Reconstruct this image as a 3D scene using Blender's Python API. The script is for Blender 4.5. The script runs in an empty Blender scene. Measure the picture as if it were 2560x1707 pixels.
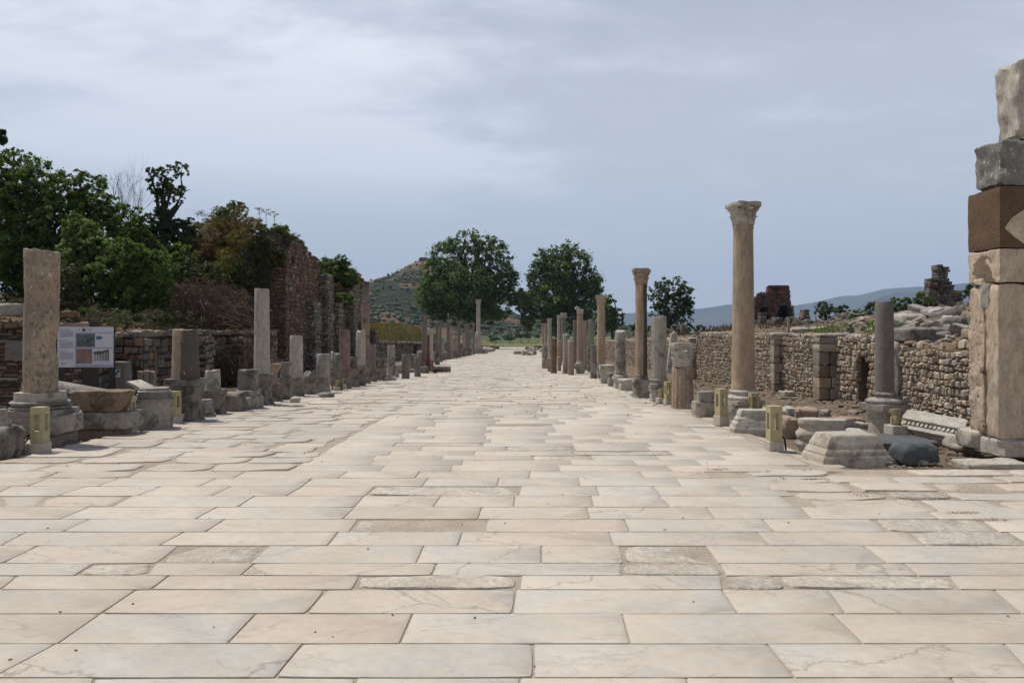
import bpy, math, random
import numpy as np
from mathutils import Vector, Matrix, noise as mn

S = bpy.context.scene
COL = S.collection
# ------------------------------------------------------------------ camera
F, VX, HY, H = 1900.0, 1298.0, 828.0, 1.6
cam_d = bpy.data.cameras.new("camera")
cam = bpy.data.objects.new("camera", cam_d)
COL.objects.link(cam)
cam.location = (0, 0, H)
cam.rotation_euler = (math.radians(90), 0, 0)
cam_d.sensor_width = 36
cam_d.lens = 36 * F / 2560
cam_d.shift_x = -(VX - 1280) / 2560
cam_d.shift_y = -(853.5 - HY) / 2560
cam_d.clip_start = 0.1
cam_d.clip_end = 60000
S.camera = cam
# ------------------------------------------------------------------ sun and sky
SUN_EL, SUN_AZ = math.radians(67), math.radians(-62)      # azimuth from +Y towards +X
to_sun = Vector((math.sin(SUN_AZ) * math.cos(SUN_EL), math.cos(SUN_AZ) * math.cos(SUN_EL), math.sin(SUN_EL)))
sd = bpy.data.lights.new("sun", 'SUN')
sd.energy = 4.6
sd.angle = math.radians(0.6)
sd.color = (1.0, 0.95, 0.87)
sun = bpy.data.objects.new("sun", sd)
COL.objects.link(sun)
sun.rotation_euler = to_sun.to_track_quat('Z', 'Y').to_euler()
w = bpy.data.worlds.new("World")
S.world = w
w.use_nodes = True
nt = w.node_tree
nt.nodes.clear()
def N(nt, t, **k):
    n = nt.nodes.new(t)
    for a, b in k.items():
        if a == 'inp':
            for i, v in b.items():
                n.inputs[i].default_value = v
        else:
            setattr(n, a, b)
    return n
def ramp(nt, fac, stops, interp='LINEAR'):
    r = nt.nodes.new('ShaderNodeValToRGB')
    r.color_ramp.interpolation = interp
    el = r.color_ramp.elements
    while len(el) > 1:
        el.remove(el[-1])
    for i, (p, c) in enumerate(stops):
        e = el[0] if i == 0 else el.new(p)
        e.position = p
        if not hasattr(c, '__len__'):
            c = (c, c, c)
        e.color = (*c, 1)
    nt.links.new(fac, r.inputs[0])
    return r.outputs[0]
def mix(nt, fac, a, b, mode='MIX'):
    m = nt.nodes.new('ShaderNodeMix')
    m.data_type = 'RGBA'
    m.blend_type = mode
    for i, v in ((0, fac), (6, a), (7, b)):
        if isinstance(v, (int, float)):
            m.inputs[i].default_value = v
        elif isinstance(v, tuple):
            m.inputs[i].default_value = (*v, 1)
        else:
            nt.links.new(v, m.inputs[i])
    return m.outputs[2]
def math_(nt, op, a, b=None):
    m = nt.nodes.new('ShaderNodeMath')
    m.operation = op
    for i, v in ((0, a), (1, b)):
        if v is None:
            continue
        if isinstance(v, (int, float)):
            m.inputs[i].default_value = v
        else:
            nt.links.new(v, m.inputs[i])
    return m.outputs[0]
sky = N(nt, 'ShaderNodeTexSky', sky_type='NISHITA', sun_disc=False, sun_elevation=SUN_EL, sun_rotation=SUN_AZ,
        altitude=50, air_density=1.0, dust_density=1.6, ozone_density=2.0)
tc = N(nt, 'ShaderNodeTexCoord')
sep = N(nt, 'ShaderNodeSeparateXYZ')
nt.links.new(tc.outputs['Generated'], sep.inputs[0])
zz = math_(nt, 'ADD', math_(nt, 'MAXIMUM', sep.outputs[2], 0.0), 0.16)
cx = math_(nt, 'DIVIDE', sep.outputs[0], zz)
cy = math_(nt, 'DIVIDE', sep.outputs[1], zz)
cmb = N(nt, 'ShaderNodeCombineXYZ')
nt.links.new(math_(nt, 'MULTIPLY', cx, 0.55), cmb.inputs[0])
nt.links.new(math_(nt, 'MULTIPLY', cy, 0.8), cmb.inputs[1])
n1 = N(nt, 'ShaderNodeTexNoise', inp={'Scale': 0.75, 'Detail': 7.0, 'Roughness': 0.5, 'Distortion': 0.15})
n2 = N(nt, 'ShaderNodeTexNoise', inp={'Scale': 4.2, 'Detail': 9.0, 'Roughness': 0.58, 'Distortion': 0.25})
mp = N(nt, 'ShaderNodeMapping')
mp.inputs['Location'].default_value = (3.1, 1.7, 0.4)
nt.links.new(cmb.outputs[0], mp.inputs[0])
nt.links.new(mp.outputs[0], n1.inputs['Vector'])
nt.links.new(mp.outputs[0], n2.inputs['Vector'])
dens = math_(nt, 'ADD', math_(nt, 'MULTIPLY', n1.outputs[0], 0.68), math_(nt, 'MULTIPLY', n2.outputs[0], 0.32))
dens = math_(nt, 'SUBTRACT', dens, math_(nt, 'MULTIPLY', sep.outputs[0], 0.05))
cm = ramp(nt, dens, [(0.32, 0.0), (0.56, 1.0)], 'EASE')
vail = math_(nt, 'MULTIPLY', ramp(nt, sep.outputs[2], [(0.0, 0.0), (0.08, 0.08), (0.20, 0.8), (0.36, 1.0), (0.6, 0.5), (0.85, 0.0)]), ramp(nt, sep.outputs[1], [(0.0, 0.0), (0.6, 1.0)]))
fac = math_(nt, 'MULTIPLY', cm, vail)
SKY_S = 0.078
skyc = mix(nt, 1.0, sky.outputs[0], (0.80, 0.84, 1.0), 'MULTIPLY')
c0 = 0.95 / SKY_S
out_c = mix(nt, fac, skyc, (c0 * 0.94, c0 * 0.99, c0 * 1.07))
# thin even veil that keeps the lower sky a flat grey blue
low = ramp(nt, sep.outputs[2], [(0.0, 0.85), (0.3, 0.8), (0.6, 0.2), (0.9, 0.0)])
h0 = 0.65 / SKY_S
out_c = mix(nt, math_(nt, 'MULTIPLY', low, math_(nt, 'SUBTRACT', 1.0, fac)), out_c, (h0 * 1.12, h0 * 1.16, h0 * 1.24))
bg = N(nt, 'ShaderNodeBackground')
bg.inputs[1].default_value = SKY_S
nt.links.new(out_c, bg.inputs[0])
wo = N(nt, 'ShaderNodeOutputWorld')
nt.links.new(bg.outputs[0], wo.inputs[0])
S.view_settings.view_transform = 'Standard'
S.view_settings.look = 'None'
S.view_settings.exposure = 0.0
S.view_settings.gamma = 1.0
S.cycles.max_bounces = 5
S.cycles.diffuse_bounces = 3
S.cycles.glossy_bounces = 2
S.cycles.transmission_bounces = 2
S.cycles.transparent_max_bounces = 4
S.cycles.volume_bounces = 0
S.cycles.use_denoising = True
S.cycles.caustics_reflective = False
S.cycles.caustics_refractive = False

# ------------------------------------------------------------------ materials
MATS = {}
def stone(name, a, b, dark=None, dk=0.0, side=None, scale=6.0, bump=0.25, tint=False, speck=None, sp=0.0, rough=0.85, stain=None, st=0.0, pits=0.0, stretch=1.0):
    """weathered stone: a/b mottling, dark lichen patches, pale specks, warm stains"""
    m = bpy.data.materials.new(name)
    m.use_nodes = True
    t = m.node_tree
    p = t.nodes['Principled BSDF']
    p.inputs['Roughness'].default_value = rough
    p.inputs['Specular IOR Level'].default_value = 0.25
    tc = t.nodes.new('ShaderNodeTexCoord')
    mp = t.nodes.new('ShaderNodeMapping')
    mp.inputs['Scale'].default_value = (1, 1, 1.0 / stretch)
    t.links.new(tc.outputs['Object'], mp.inputs[0])
    oi = t.nodes.new('ShaderNodeObjectInfo')
    add = N(t, 'ShaderNodeVectorMath', operation='ADD')
    t.links.new(mp.outputs[0], add.inputs[0])
    cr = t.nodes.new('ShaderNodeCombineXYZ')
    rr = math_(t, 'MULTIPLY', oi.outputs['Random'], 40.0)
    t.links.new(rr, cr.inputs[0]); t.links.new(rr, cr.inputs[1])
    t.links.new(cr.outputs[0], add.inputs[1])
    V = add.outputs[0]
    def noi(s, d=6.0, r=0.6, di=0.0):
        n = N(t, 'ShaderNodeTexNoise', inp={'Scale': s, 'Detail': d, 'Roughness': r, 'Distortion': di})
        t.links.new(V, n.inputs['Vector'])
        return n.outputs[0]
    nA = noi(scale * 0.35, 8, 0.65, 0.4)
    c = mix(t, ramp(t, nA, [(0.35, 0), (0.65, 1)]), a, b)
    nB = noi(scale * 3.0, 6, 0.7)
    c = mix(t, 0.6, c, ramp(t, nB, [(0.3, 0.45), (0.7, 1.3)]), 'MULTIPLY')
    c = mix(t, 0.5, c, ramp(t, noi(scale * 9.0, 5, 0.75), [(0.35, 0.55), (0.6, 1.2)]), 'MULTIPLY')
    if stain:
        c = mix(t, math_(t, 'MULTIPLY', ramp(t, noi(scale * 0.25, 5, 0.55, 0.6), [(0.48, 0), (0.66, 1)]), st), c, stain)
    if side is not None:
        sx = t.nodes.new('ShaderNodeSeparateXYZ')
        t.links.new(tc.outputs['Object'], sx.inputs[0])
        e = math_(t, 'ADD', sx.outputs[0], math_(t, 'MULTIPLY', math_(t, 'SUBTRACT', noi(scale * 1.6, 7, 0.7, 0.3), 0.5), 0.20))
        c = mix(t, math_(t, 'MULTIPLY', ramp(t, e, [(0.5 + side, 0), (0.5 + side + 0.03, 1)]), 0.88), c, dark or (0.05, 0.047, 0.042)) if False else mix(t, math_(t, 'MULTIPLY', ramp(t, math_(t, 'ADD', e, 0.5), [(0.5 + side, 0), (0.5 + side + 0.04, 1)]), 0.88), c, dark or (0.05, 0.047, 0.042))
    if dk > 0:
        dm = ramp(t, noi(scale * 0.5, 9, 0.72, 0.5), [(0.62 - 0.3 * dk, 0), (0.70 - 0.22 * dk, 1)])
        c = mix(t, math_(t, 'MULTIPLY', dm, 0.85), c, dark or (0.05, 0.047, 0.042))
    if sp > 0:
        sm = ramp(t, noi(scale * 4.5, 4, 0.6), [(0.70 - 0.12 * sp, 0), (0.74 - 0.12 * sp, 1)])
        c = mix(t, sm, c, speck or (0.42, 0.42, 0.38))
    if tint:
        at = N(t, 'ShaderNodeAttribute', attribute_name='tint')
        c = mix(t, 1.0, c, at.outputs[0], 'MULTIPLY')
    t.links.new(c, p.inputs['Base Color'])
    bm = N(t, 'ShaderNodeBump', inp={'Strength': min(1.0, bump * 1.6), 'Distance': 0.03})
    hgt = math_(t, 'ADD', noi(scale * 1.4, 12, 0.78), math_(t, 'MULTIPLY', nB, 0.6))
    if pits > 0:
        vo = N(t, 'ShaderNodeTexVoronoi', inp={'Scale': scale * 3.2})
        t.links.new(V, vo.inputs['Vector'])
        hgt = math_(t, 'ADD', hgt, math_(t, 'MULTIPLY', ramp(t, vo.outputs[0], [(0.0, 0), (0.35, 1)]), pits))
    t.links.new(hgt, bm.inputs['Height'])
    t.links.new(bm.outputs[0], p.inputs['Normal'])
    MATS[name] = m
    return m
stone('cream_marble', (0.40, 0.315, 0.23), (0.32, 0.245, 0.175), stain=(0.36, 0.21, 0.125), st=0.4, scale=3, bump=0.10, stretch=3.0)
stone('pale_marble', (0.42, 0.38, 0.32), (0.33, 0.29, 0.24), dark=(0.14, 0.13, 0.12), dk=0.15, scale=4, bump=0.15, stretch=3.0)
stone('white_marble', (0.46, 0.43, 0.37), (0.36, 0.33, 0.28), dark=(0.15, 0.13, 0.11), dk=0.25, scale=5, bump=0.25, stain=(0.34, 0.27, 0.19), st=0.5)
stone('grey_stone', (0.36, 0.33, 0.285), (0.25, 0.225, 0.195), dark=(0.09, 0.082, 0.07), dk=0.45, scale=6, bump=0.35, speck=(0.38, 0.37, 0.33), sp=0.25)
stone('dark_stone', (0.26, 0.235, 0.20), (0.17, 0.152, 0.13), dark=(0.055, 0.05, 0.043), dk=0.5, scale=7, bump=0.4, speck=(0.30, 0.29, 0.26), sp=0.45)
stone('blue_stone', (0.105, 0.115, 0.118), (0.075, 0.08, 0.083), scale=6, bump=0.3, speck=(0.22, 0.22, 0.2), sp=0.15)
stone('pink_granite', (0.30, 0.205, 0.17), (0.22, 0.155, 0.13), dark=(0.10, 0.07, 0.06), dk=0.4, scale=9, bump=0.2, speck=(0.4, 0.36, 0.32), sp=0.3)
stone('peach_stone', (0.37, 0.275, 0.205), (0.28, 0.21, 0.16), dark=(0.16, 0.12, 0.09), dk=0.2, scale=5, bump=0.25, pits=0.2)
stone('grey_granite', (0.20, 0.175, 0.155), (0.165, 0.145, 0.13), scale=10, bump=0.12, speck=(0.26, 0.24, 0.22), sp=0.15, stretch=1.5)
stone('pitted_marble', (0.42, 0.335, 0.235), (0.27, 0.22, 0.165), dark=(0.12, 0.10, 0.08), dk=0.22, scale=5, bump=0.6, stain=(0.42, 0.23, 0.13), st=0.35, pits=1.4, speck=(0.50, 0.47, 0.41), sp=0.55, stretch=1.6)
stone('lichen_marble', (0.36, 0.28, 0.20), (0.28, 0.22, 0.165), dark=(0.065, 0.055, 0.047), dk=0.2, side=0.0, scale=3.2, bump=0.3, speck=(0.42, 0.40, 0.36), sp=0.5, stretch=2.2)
stone('brown_stone', (0.155, 0.098, 0.055), (0.12, 0.075, 0.044), scale=14, bump=0.55, speck=(0.33, 0.24, 0.15), sp=0.22, pits=0.5)
stone('black_lichen', (0.25, 0.235, 0.21), (0.10, 0.092, 0.082), scale=5, bump=0.4, speck=(0.42, 0.42, 0.38), sp=0.75, stretch=2.5)
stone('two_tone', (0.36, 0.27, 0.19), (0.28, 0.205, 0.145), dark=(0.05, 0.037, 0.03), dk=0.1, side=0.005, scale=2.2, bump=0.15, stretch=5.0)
stone('bowl_brown', (0.26, 0.205, 0.15), (0.16, 0.115, 0.075), dark=(0.07, 0.058, 0.048), dk=0.45, scale=5, bump=0.6, stain=(0.26, 0.15, 0.08), st=0.5)
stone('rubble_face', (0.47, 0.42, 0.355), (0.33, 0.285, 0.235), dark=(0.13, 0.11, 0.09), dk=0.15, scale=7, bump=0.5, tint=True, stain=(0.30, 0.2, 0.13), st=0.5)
stone('shade_rubble', (0.29, 0.26, 0.22), (0.18, 0.16, 0.135), dark=(0.06, 0.053, 0.044), dk=0.4, scale=7, bump=0.5, tint=True)  # rubble of the shaded walls, extra shade put into its darker base colour
stone('brick', (0.24, 0.165, 0.115), (0.165, 0.12, 0.088), dark=(0.05, 0.032, 0.026), dk=0.4, scale=8, bump=0.5, tint=True)
stone('far_brick', (0.17, 0.075, 0.052), (0.115, 0.058, 0.042), dark=(0.035, 0.024, 0.02), dk=0.5, scale=1.2, bump=0.4, tint=True)
stone('far_stone', (0.21, 0.195, 0.175), (0.13, 0.12, 0.105), dark=(0.035, 0.033, 0.03), dk=0.5, scale=2, bump=0.4, tint=True)
stone('mortar', (0.19, 0.145, 0.105), (0.12, 0.09, 0.066), scale=9, bump=0.6)
stone('dark_mortar', (0.07, 0.055, 0.043), (0.045, 0.036, 0.03), scale=9, bump=0.6)
stone('rough_slab', (0.56, 0.50, 0.42), (0.44, 0.395, 0.33), dark=(0.26, 0.23, 0.19), dk=0.25, scale=5, bump=0.8, tint=True, pits=0.15, stain=(0.42, 0.35, 0.27), st=0.6)
stone('gravel_bits', (0.26, 0.22, 0.175), (0.17, 0.14, 0.11), scale=9, bump=0.3, tint=True)

def marble():
    m = bpy.data.materials.new('marble_slab')
    m.use_nodes = True
    t = m.node_tree
    p = t.nodes['Principled BSDF']
    p.inputs['Specular IOR Level'].default_value = 0.3
    tc = t.nodes.new('ShaderNodeTexCoord')
    at = N(t, 'ShaderNodeAttribute', attribute_name='tint')
    off = N(t, 'ShaderNodeVectorMath', operation='SCALE')
    cr = t.nodes.new('ShaderNodeCombineXYZ')
    t.links.new(at.outputs['Alpha'], cr.inputs[0]); t.links.new(at.outputs['Alpha'], cr.inputs[1])
    t.links.new(cr.outputs[0], off.inputs[0]); off.inputs['Scale'].default_value = 90.0
    rot = N(t, 'ShaderNodeVectorRotate', rotation_type='Z_AXIS')
    t.links.new(tc.outputs['Object'], rot.inputs['Vector'])
    t.links.new(math_(t, 'MULTIPLY', math_(t, 'SUBTRACT', at.outputs['Alpha'], 0.5), 1.6), rot.inputs['Angle'])
    add = N(t, 'ShaderNodeVectorMath', operation='ADD')
    t.links.new(rot.outputs[0], add.inputs[0]); t.links.new(off.outputs[0], add.inputs[1])
    mp = t.nodes.new('ShaderNodeMapping')
    mp.inputs['Scale'].default_value = (1, 3.2, 1)
    t.links.new(add.outputs[0], mp.inputs[0])
    def noi(s, d=6.0, r=0.6, di=0.0, v=mp.outputs[0]):
        n = N(t, 'ShaderNodeTexNoise', inp={'Scale': s, 'Detail': d, 'Roughness': r, 'Distortion': di})
        t.links.new(v, n.inputs['Vector'])
        return n.outputs[0]
    c = at.outputs[0]
    # broad warm and cool clouds in the stone
    c = mix(t, math_(t, 'MULTIPLY', ramp(t, noi(0.9, 4, 0.5, 0.9), [(0.42, 0), (0.66, 1)]), 0.6), c, (0.50, 0.415, 0.32))
    c = mix(t, math_(t, 'MULTIPLY', ramp(t, noi(0.8, 4, 0.5, 1.3, add.outputs[0]), [(0.52, 0), (0.68, 1)]), 0.6), c, (0.43, 0.42, 0.385))
    # veins
    vn = noi(1.3, 5, 0.55, 1.6)
    vein = ramp(t, math_(t, 'ABSOLUTE', math_(t, 'SUBTRACT', vn, 0.5)), [(0.0, 1), (0.022, 0)])
    vmask = ramp(t, noi(1.1, 2, 0.5), [(0.45, 0), (0.6, 1)])
    c = mix(t, math_(t, 'MULTIPLY', math_(t, 'MULTIPLY', vein, vmask), 0.5), c, (0.27, 0.23, 0.20))
    fine = noi(14, 6, 0.7, 0.0, tc.outputs['Object'])
    c = mix(t, 0.35, c, ramp(t, fine, [(0.3, 0.72), (0.7, 1.15)]), 'MULTIPLY')
    # hairline cracks in some slabs
    vo = N(t, 'ShaderNodeTexVoronoi', feature='DISTANCE_TO_EDGE', inp={'Scale': 0.55})
    wob = N(t, 'ShaderNodeVectorMath', operation='ADD')
    nv = N(t, 'ShaderNodeTexNoise', inp={'Scale': 3.0, 'Detail': 5.0, 'Roughness': 0.6})
    t.links.new(add.outputs[0], nv.inputs['Vector'])
    sc_ = N(t, 'ShaderNodeVectorMath', operation='SCALE'); sc_.inputs['Scale'].default_value = 0.35
    t.links.new(nv.outputs['Color'], sc_.inputs[0])
    t.links.new(add.outputs[0], wob.inputs[0]); t.links.new(sc_.outputs[0], wob.inputs[1])
    t.links.new(wob.outputs[0], vo.inputs['Vector'])
    ck_ = ramp(t, vo.outputs['Distance'], [(0.0, 1), (0.006, 0)])
    sel = ramp(t, at.outputs['Alpha'], [(0.70, 0), (0.71, 1)])
    c = mix(t, math_(t, 'MULTIPLY', math_(t, 'MULTIPLY', ck_, sel), 0.65), c, (0.20, 0.17, 0.14))
    # dirt that gathers in patches
    dm = ramp(t, noi(0.7, 8, 0.65, 0.3, tc.outputs['Object']), [(0.5, 0), (0.75, 1)])
    c = mix(t, math_(t, 'MULTIPLY', dm, 0.35), c, (0.34, 0.28, 0.215))
    c = mix(t, 1.0, c, ramp(t, noi(0.35, 6, 0.65, 0.2, tc.outputs['Object']), [(0.35, 0.80), (0.65, 1.0)]), 'MULTIPLY')
    spk = ramp(t, noi(60, 2, 0.5, 0, tc.outputs['Object']), [(0.68, 0), (0.72, 1)])
    c = mix(t, math_(t, 'MULTIPLY', spk, 0.35), c, (0.25, 0.2, 0.16))
    t.links.new(c, p.inputs['Base Color'])
    t.links.new(ramp(t, noi(5, 5, 0.6, 0, tc.outputs['Object']), [(0.3, 0.45), (0.7, 0.75)]), p.inputs['Roughness'])
    bm = N(t, 'ShaderNodeBump', inp={'Strength': 0.25, 'Distance': 0.01})
    t.links.new(math_(t, 'ADD', fine, math_(t, 'MULTIPLY', noi(3, 4, 0.5, 0, tc.outputs['Object']), 1.5)), bm.inputs['Height'])
    t.links.new(bm.outputs[0], p.inputs['Normal'])
    MATS['marble_slab'] = m
marble()

def ground_mat():
    m = bpy.data.materials.new('earth')
    m.use_nodes = True
    t = m.node_tree
    p = t.nodes['Principled BSDF']
    p.inputs['Roughness'].default_value = 0.95
    p.inputs['Specular IOR Level'].default_value = 0.1
    tc = t.nodes.new('ShaderNodeTexCoord')
    V = tc.outputs['Object']
    def noi(s, d=6.0, r=0.6, di=0.0):
        n = N(t, 'ShaderNodeTexNoise', inp={'Scale': s, 'Detail': d, 'Roughness': r, 'Distortion': di})
        t.links.new(V, n.inputs['Vector'])
        return n.outputs[0]
    sp = t.nodes.new('ShaderNodeSeparateXYZ')
    t.links.new(V, sp.inputs[0])
    dirt = mix(t, ramp(t, noi(1.1, 8, 0.7), [(0.35, 0), (0.65, 1)]), (0.20, 0.15, 0.105), (0.125, 0.09, 0.065))
    dirt = mix(t, 0.8, dirt, ramp(t, noi(28, 5, 0.75), [(0.3, 0.4), (0.7, 1.5)]), 'MULTIPLY')
    sand = mix(t, ramp(t, noi(2.3, 8, 0.7), [(0.35, 0), (0.65, 1)]), (0.44, 0.375, 0.30), (0.33, 0.275, 0.215))
    sand = mix(t, 0.5, sand, ramp(t, noi(40, 5, 0.75), [(0.3, 0.6), (0.7, 1.3)]), 'MULTIPLY')
    at = N(t, 'ShaderNodeAttribute', attribute_name='zone')
    zs = t.nodes.new('ShaderNodeSeparateColor')
    t.links.new(at.outputs[0], zs.inputs[0])
    c = mix(t, zs.outputs[0], dirt, sand)
    grass = mix(t, ramp(t, noi(0.35, 8, 0.65), [(0.42, 0), (0.6, 1)]), (0.065, 0.072, 0.028), (0.16, 0.10, 0.045))
    c = mix(t, zs.outputs[1], c, grass)
    far = mix(t, ramp(t, noi(0.006, 6, 0.6), [(0.45, 0), (0.58, 1)]), (0.045, 0.07, 0.03), (0.15, 0.14, 0.055))
    c = mix(t, zs.outputs[2], c, far)
    t.links.new(c, p.inputs['Base Color'])
    bm = N(t, 'ShaderNodeBump', inp={'Strength': 0.8, 'Distance': 0.03})
    t.links.new(math_(t, 'ADD', noi(9, 8, 0.75), noi(45, 3, 0.7)), bm.inputs['Height'])
    t.links.new(bm.outputs[0], p.inputs['Normal'])
    MATS['earth'] = m
ground_mat()

def leafmat(name, a, b, trans=0.35, rough=0.6):
    m = bpy.data.materials.new(name)
    m.use_nodes = True
    t = m.node_tree
    t.nodes.remove(t.nodes['Principled BSDF'])
    at = N(t, 'ShaderNodeAttribute', attribute_name='tint')
    sc = t.nodes.new('ShaderNodeSeparateColor')
    t.links.new(at.outputs[0], sc.inputs[0])
    c = mix(t, sc.outputs[0], a, b)
    d = N(t, 'ShaderNodeBsdfPrincipled')
    d.inputs['Roughness'].default_value = rough
    d.inputs['Specular IOR Level'].default_value = 0.25
    t.links.new(c, d.inputs['Base Color'])
    tr = t.nodes.new('ShaderNodeBsdfTranslucent')
    t.links.new(mix(t, 1.0, c, (1.1, 1.35, 0.6), 'MULTIPLY'), tr.inputs[0])
    ms = t.nodes.new('ShaderNodeMixShader')
    ms.inputs[0].default_value = trans
    t.links.new(d.outputs[0], ms.inputs[1]); t.links.new(tr.outputs[0], ms.inputs[2])
    t.links.new(ms.outputs[0], t.nodes['Material Output'].inputs[0])
    MATS[name] = m
leafmat('leaf_dark', (0.026, 0.045, 0.015), (0.080, 0.115, 0.034), 0.35)
leafmat('leaf_mid', (0.036, 0.066, 0.016), (0.155, 0.205, 0.055), 0.45)
leafmat('leaf_light', (0.060, 0.095, 0.026), (0.20, 0.25, 0.075), 0.42)
leafmat('leaf_olive', (0.045, 0.055, 0.022), (0.09, 0.095, 0.035), 0.3)
leafmat('leaf_gold', (0.11, 0.085, 0.02), (0.19, 0.145, 0.03), 0.3)
leafmat('leaf_rust', (0.12, 0.055, 0.02), (0.17, 0.09, 0.03), 0.25)
leafmat('leaf_straw', (0.16, 0.125, 0.06), (0.24, 0.18, 0.08), 0.25)
leafmat('grass_gold', (0.20, 0.105, 0.040), (0.115, 0.125, 0.042), 0.3)
leafmat('twig', (0.065, 0.045, 0.032), (0.13, 0.09, 0.062), 0.0)
leafmat('litter', (0.16, 0.085, 0.055), (0.26, 0.16, 0.10), 0.0)

def flat(name, c, rough=0.6, metal=0.0, spec=0.3, var=0.0, scale=8):
    m = bpy.data.materials.new(name)
    m.use_nodes = True
    t = m.node_tree
    p = t.nodes['Principled BSDF']
    p.inputs['Base Color'].default_value = (*c, 1)
    p.inputs['Roughness'].default_value = rough
    p.inputs['Metallic'].default_value = metal
    p.inputs['Specular IOR Level'].default_value = spec
    if var > 0:
        tc = t.nodes.new('ShaderNodeTexCoord')
        n = N(t, 'ShaderNodeTexNoise', inp={'Scale': scale, 'Detail': 7.0, 'Roughness': 0.65})
        t.links.new(tc.outputs['Object'], n.inputs['Vector'])
        t.links.new(mix(t, 1.0, c, ramp(t, n.outputs[0], [(0.3, 1 - var), (0.7, 1 + var)]), 'MULTIPLY'), p.inputs['Base Color'])
    MATS[name] = m
flat('ochre_paint', (0.37, 0.315, 0.18), 0.55, var=0.18, scale=14)
flat('lamp_ochre', (0.31, 0.26, 0.14), 0.5, var=0.2, scale=20)
flat('lamp_block', (0.40, 0.355, 0.31), 0.85, var=0.18, scale=18)
flat('black_cable', (0.012, 0.012, 0.012), 0.5)
flat('black_post', (0.015, 0.016, 0.018), 0.4)
flat('sign_white', (0.50, 0.50, 0.55), 0.4, var=0.05, scale=4)
flat('sign_lilac', (0.30, 0.30, 0.40), 0.45)
flat('sign_text', (0.17, 0.17, 0.19), 0.6)
flat('sign_black', (0.02, 0.02, 0.025), 0.6)
flat('sign_red', (0.16, 0.04, 0.055), 0.5)
flat('sign_pale', (0.42, 0.36, 0.40), 0.5)
flat('sign_blue', (0.03, 0.14, 0.30), 0.5)
flat('sign_green', (0.085, 0.11, 0.10), 0.5, var=0.7, scale=9)
flat('sign_earth', (0.20, 0.125, 0.105), 0.5, var=0.45, scale=7)
flat('sign_brown', (0.09, 0.07, 0.055), 0.5, var=0.5, scale=40)
flat('red_paint', (0.12, 0.025, 0.02), 0.5, var=0.3, scale=5)
flat('bark', (0.10, 0.08, 0.06), 0.9, var=0.5, scale=6)
flat('dark_bark', (0.045, 0.038, 0.03), 0.9, var=0.4, scale=6)
flat('wood_post', (0.22, 0.19, 0.15), 0.85, var=0.3, scale=10)
flat('rope', (0.36, 0.34, 0.30), 0.9, var=0.2, scale=30)

# ------------------------------------------------------------------ object helpers
def props(o, label=None, cat=None, group=None, kind='thing'):
    if label: o['label'] = label
    if cat: o['category'] = cat
    if group: o['group'] = group
    if kind: o['kind'] = kind
def empty(name, loc, rz=0.0, label=None, cat=None, group=None):
    o = bpy.data.objects.new(name, None)
    o.empty_display_size = 0.2
    o.location = loc
    o.rotation_euler = (0, 0, rz)
    COL.objects.link(o)
    props(o, label, cat, group)
    return o
class MB:
    def __init__(s):
        s.v, s.f, s.t = [], [], []
    def add(s, vs, fs, tint=None):
        b = len(s.v)
        s.v.extend(vs)
        s.f.extend([tuple(i + b for i in f) for f in fs])
        s.t.extend([tint or (1, 1, 1, 1)] * len(fs))
    def build(s, name, mat, parent=None, loc=None, tint=False, smooth=35):
        me = bpy.data.meshes.new(name)
        me.from_pydata(s.v, [], s.f)
        if tint:
            a = me.color_attributes.new('tint', 'FLOAT_COLOR', 'CORNER')
            cnt = np.array([len(f) for f in s.f])
            a.data.foreach_set('color', np.repeat(np.array(s.t, dtype=np.float32), cnt, axis=0).ravel())
        me.materials.append(MATS[mat])
        if smooth:
            me.polygons.foreach_set('use_smooth', [True] * len(me.polygons))
            me.set_sharp_from_angle(angle=math.radians(smooth))
        me.update()
        o = bpy.data.objects.new(name, me)
        if loc: o.location = loc
        COL.objects.link(o)
        if parent: o.parent = parent
        return o
def np_mesh(name, V, quads, mat, tint=None, parent=None, loc=None):
    """fast all-quad mesh; tint one value per quad"""
    me = bpy.data.meshes.new(name)
    nq = len(quads)
    me.vertices.add(len(V)); me.vertices.foreach_set('co', V.astype(np.float32).ravel())
    me.loops.add(nq * 4); me.loops.foreach_set('vertex_index', quads.astype(np.int32).ravel())
    me.polygons.add(nq); me.polygons.foreach_set('loop_start', np.arange(0, nq * 4, 4, dtype=np.int32))
    me.update(calc_edges=True)
    if tint is not None:
        a = me.color_attributes.new('tint', 'FLOAT_COLOR', 'CORNER')
        c = np.ones((nq * 4, 4), np.float32)
        c[:, :3] = np.repeat(tint, 4)[:, None]
        a.data.foreach_set('color', c.ravel())
    me.materials.append(MATS[mat])
    o = bpy.data.objects.new(name, me)
    if loc: o.location = loc
    COL.objects.link(o)
    if parent: o.parent = parent
    return o
def nz(x, y, z, s=0.0):
    return mn.noise(Vector((x + s * 17.3, y - s * 9.1, z + s * 5.7)))
def box(mb, x0, x1, y0, y1, z0, z1, rz=0.0, c=None, tint=None):
    vs = [(x, y, z) for z in (z0, z1) for (x, y) in ((x0, y0), (x1, y0), (x1, y1), (x0, y1))]
    if rz:
        cx, cy = c or ((x0 + x1) / 2, (y0 + y1) / 2)
        ca, sa = math.cos(rz), math.sin(rz)
        vs = [(cx + (x - cx) * ca - (y - cy) * sa, cy + (x - cx) * sa + (y - cy) * ca, z) for x, y, z in vs]
    mb.add(vs, [(3, 2, 1, 0), (4, 5, 6, 7), (0, 1, 5, 4), (1, 2, 6, 5), (2, 3, 7, 6), (3, 0, 4, 7)], tint)
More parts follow.
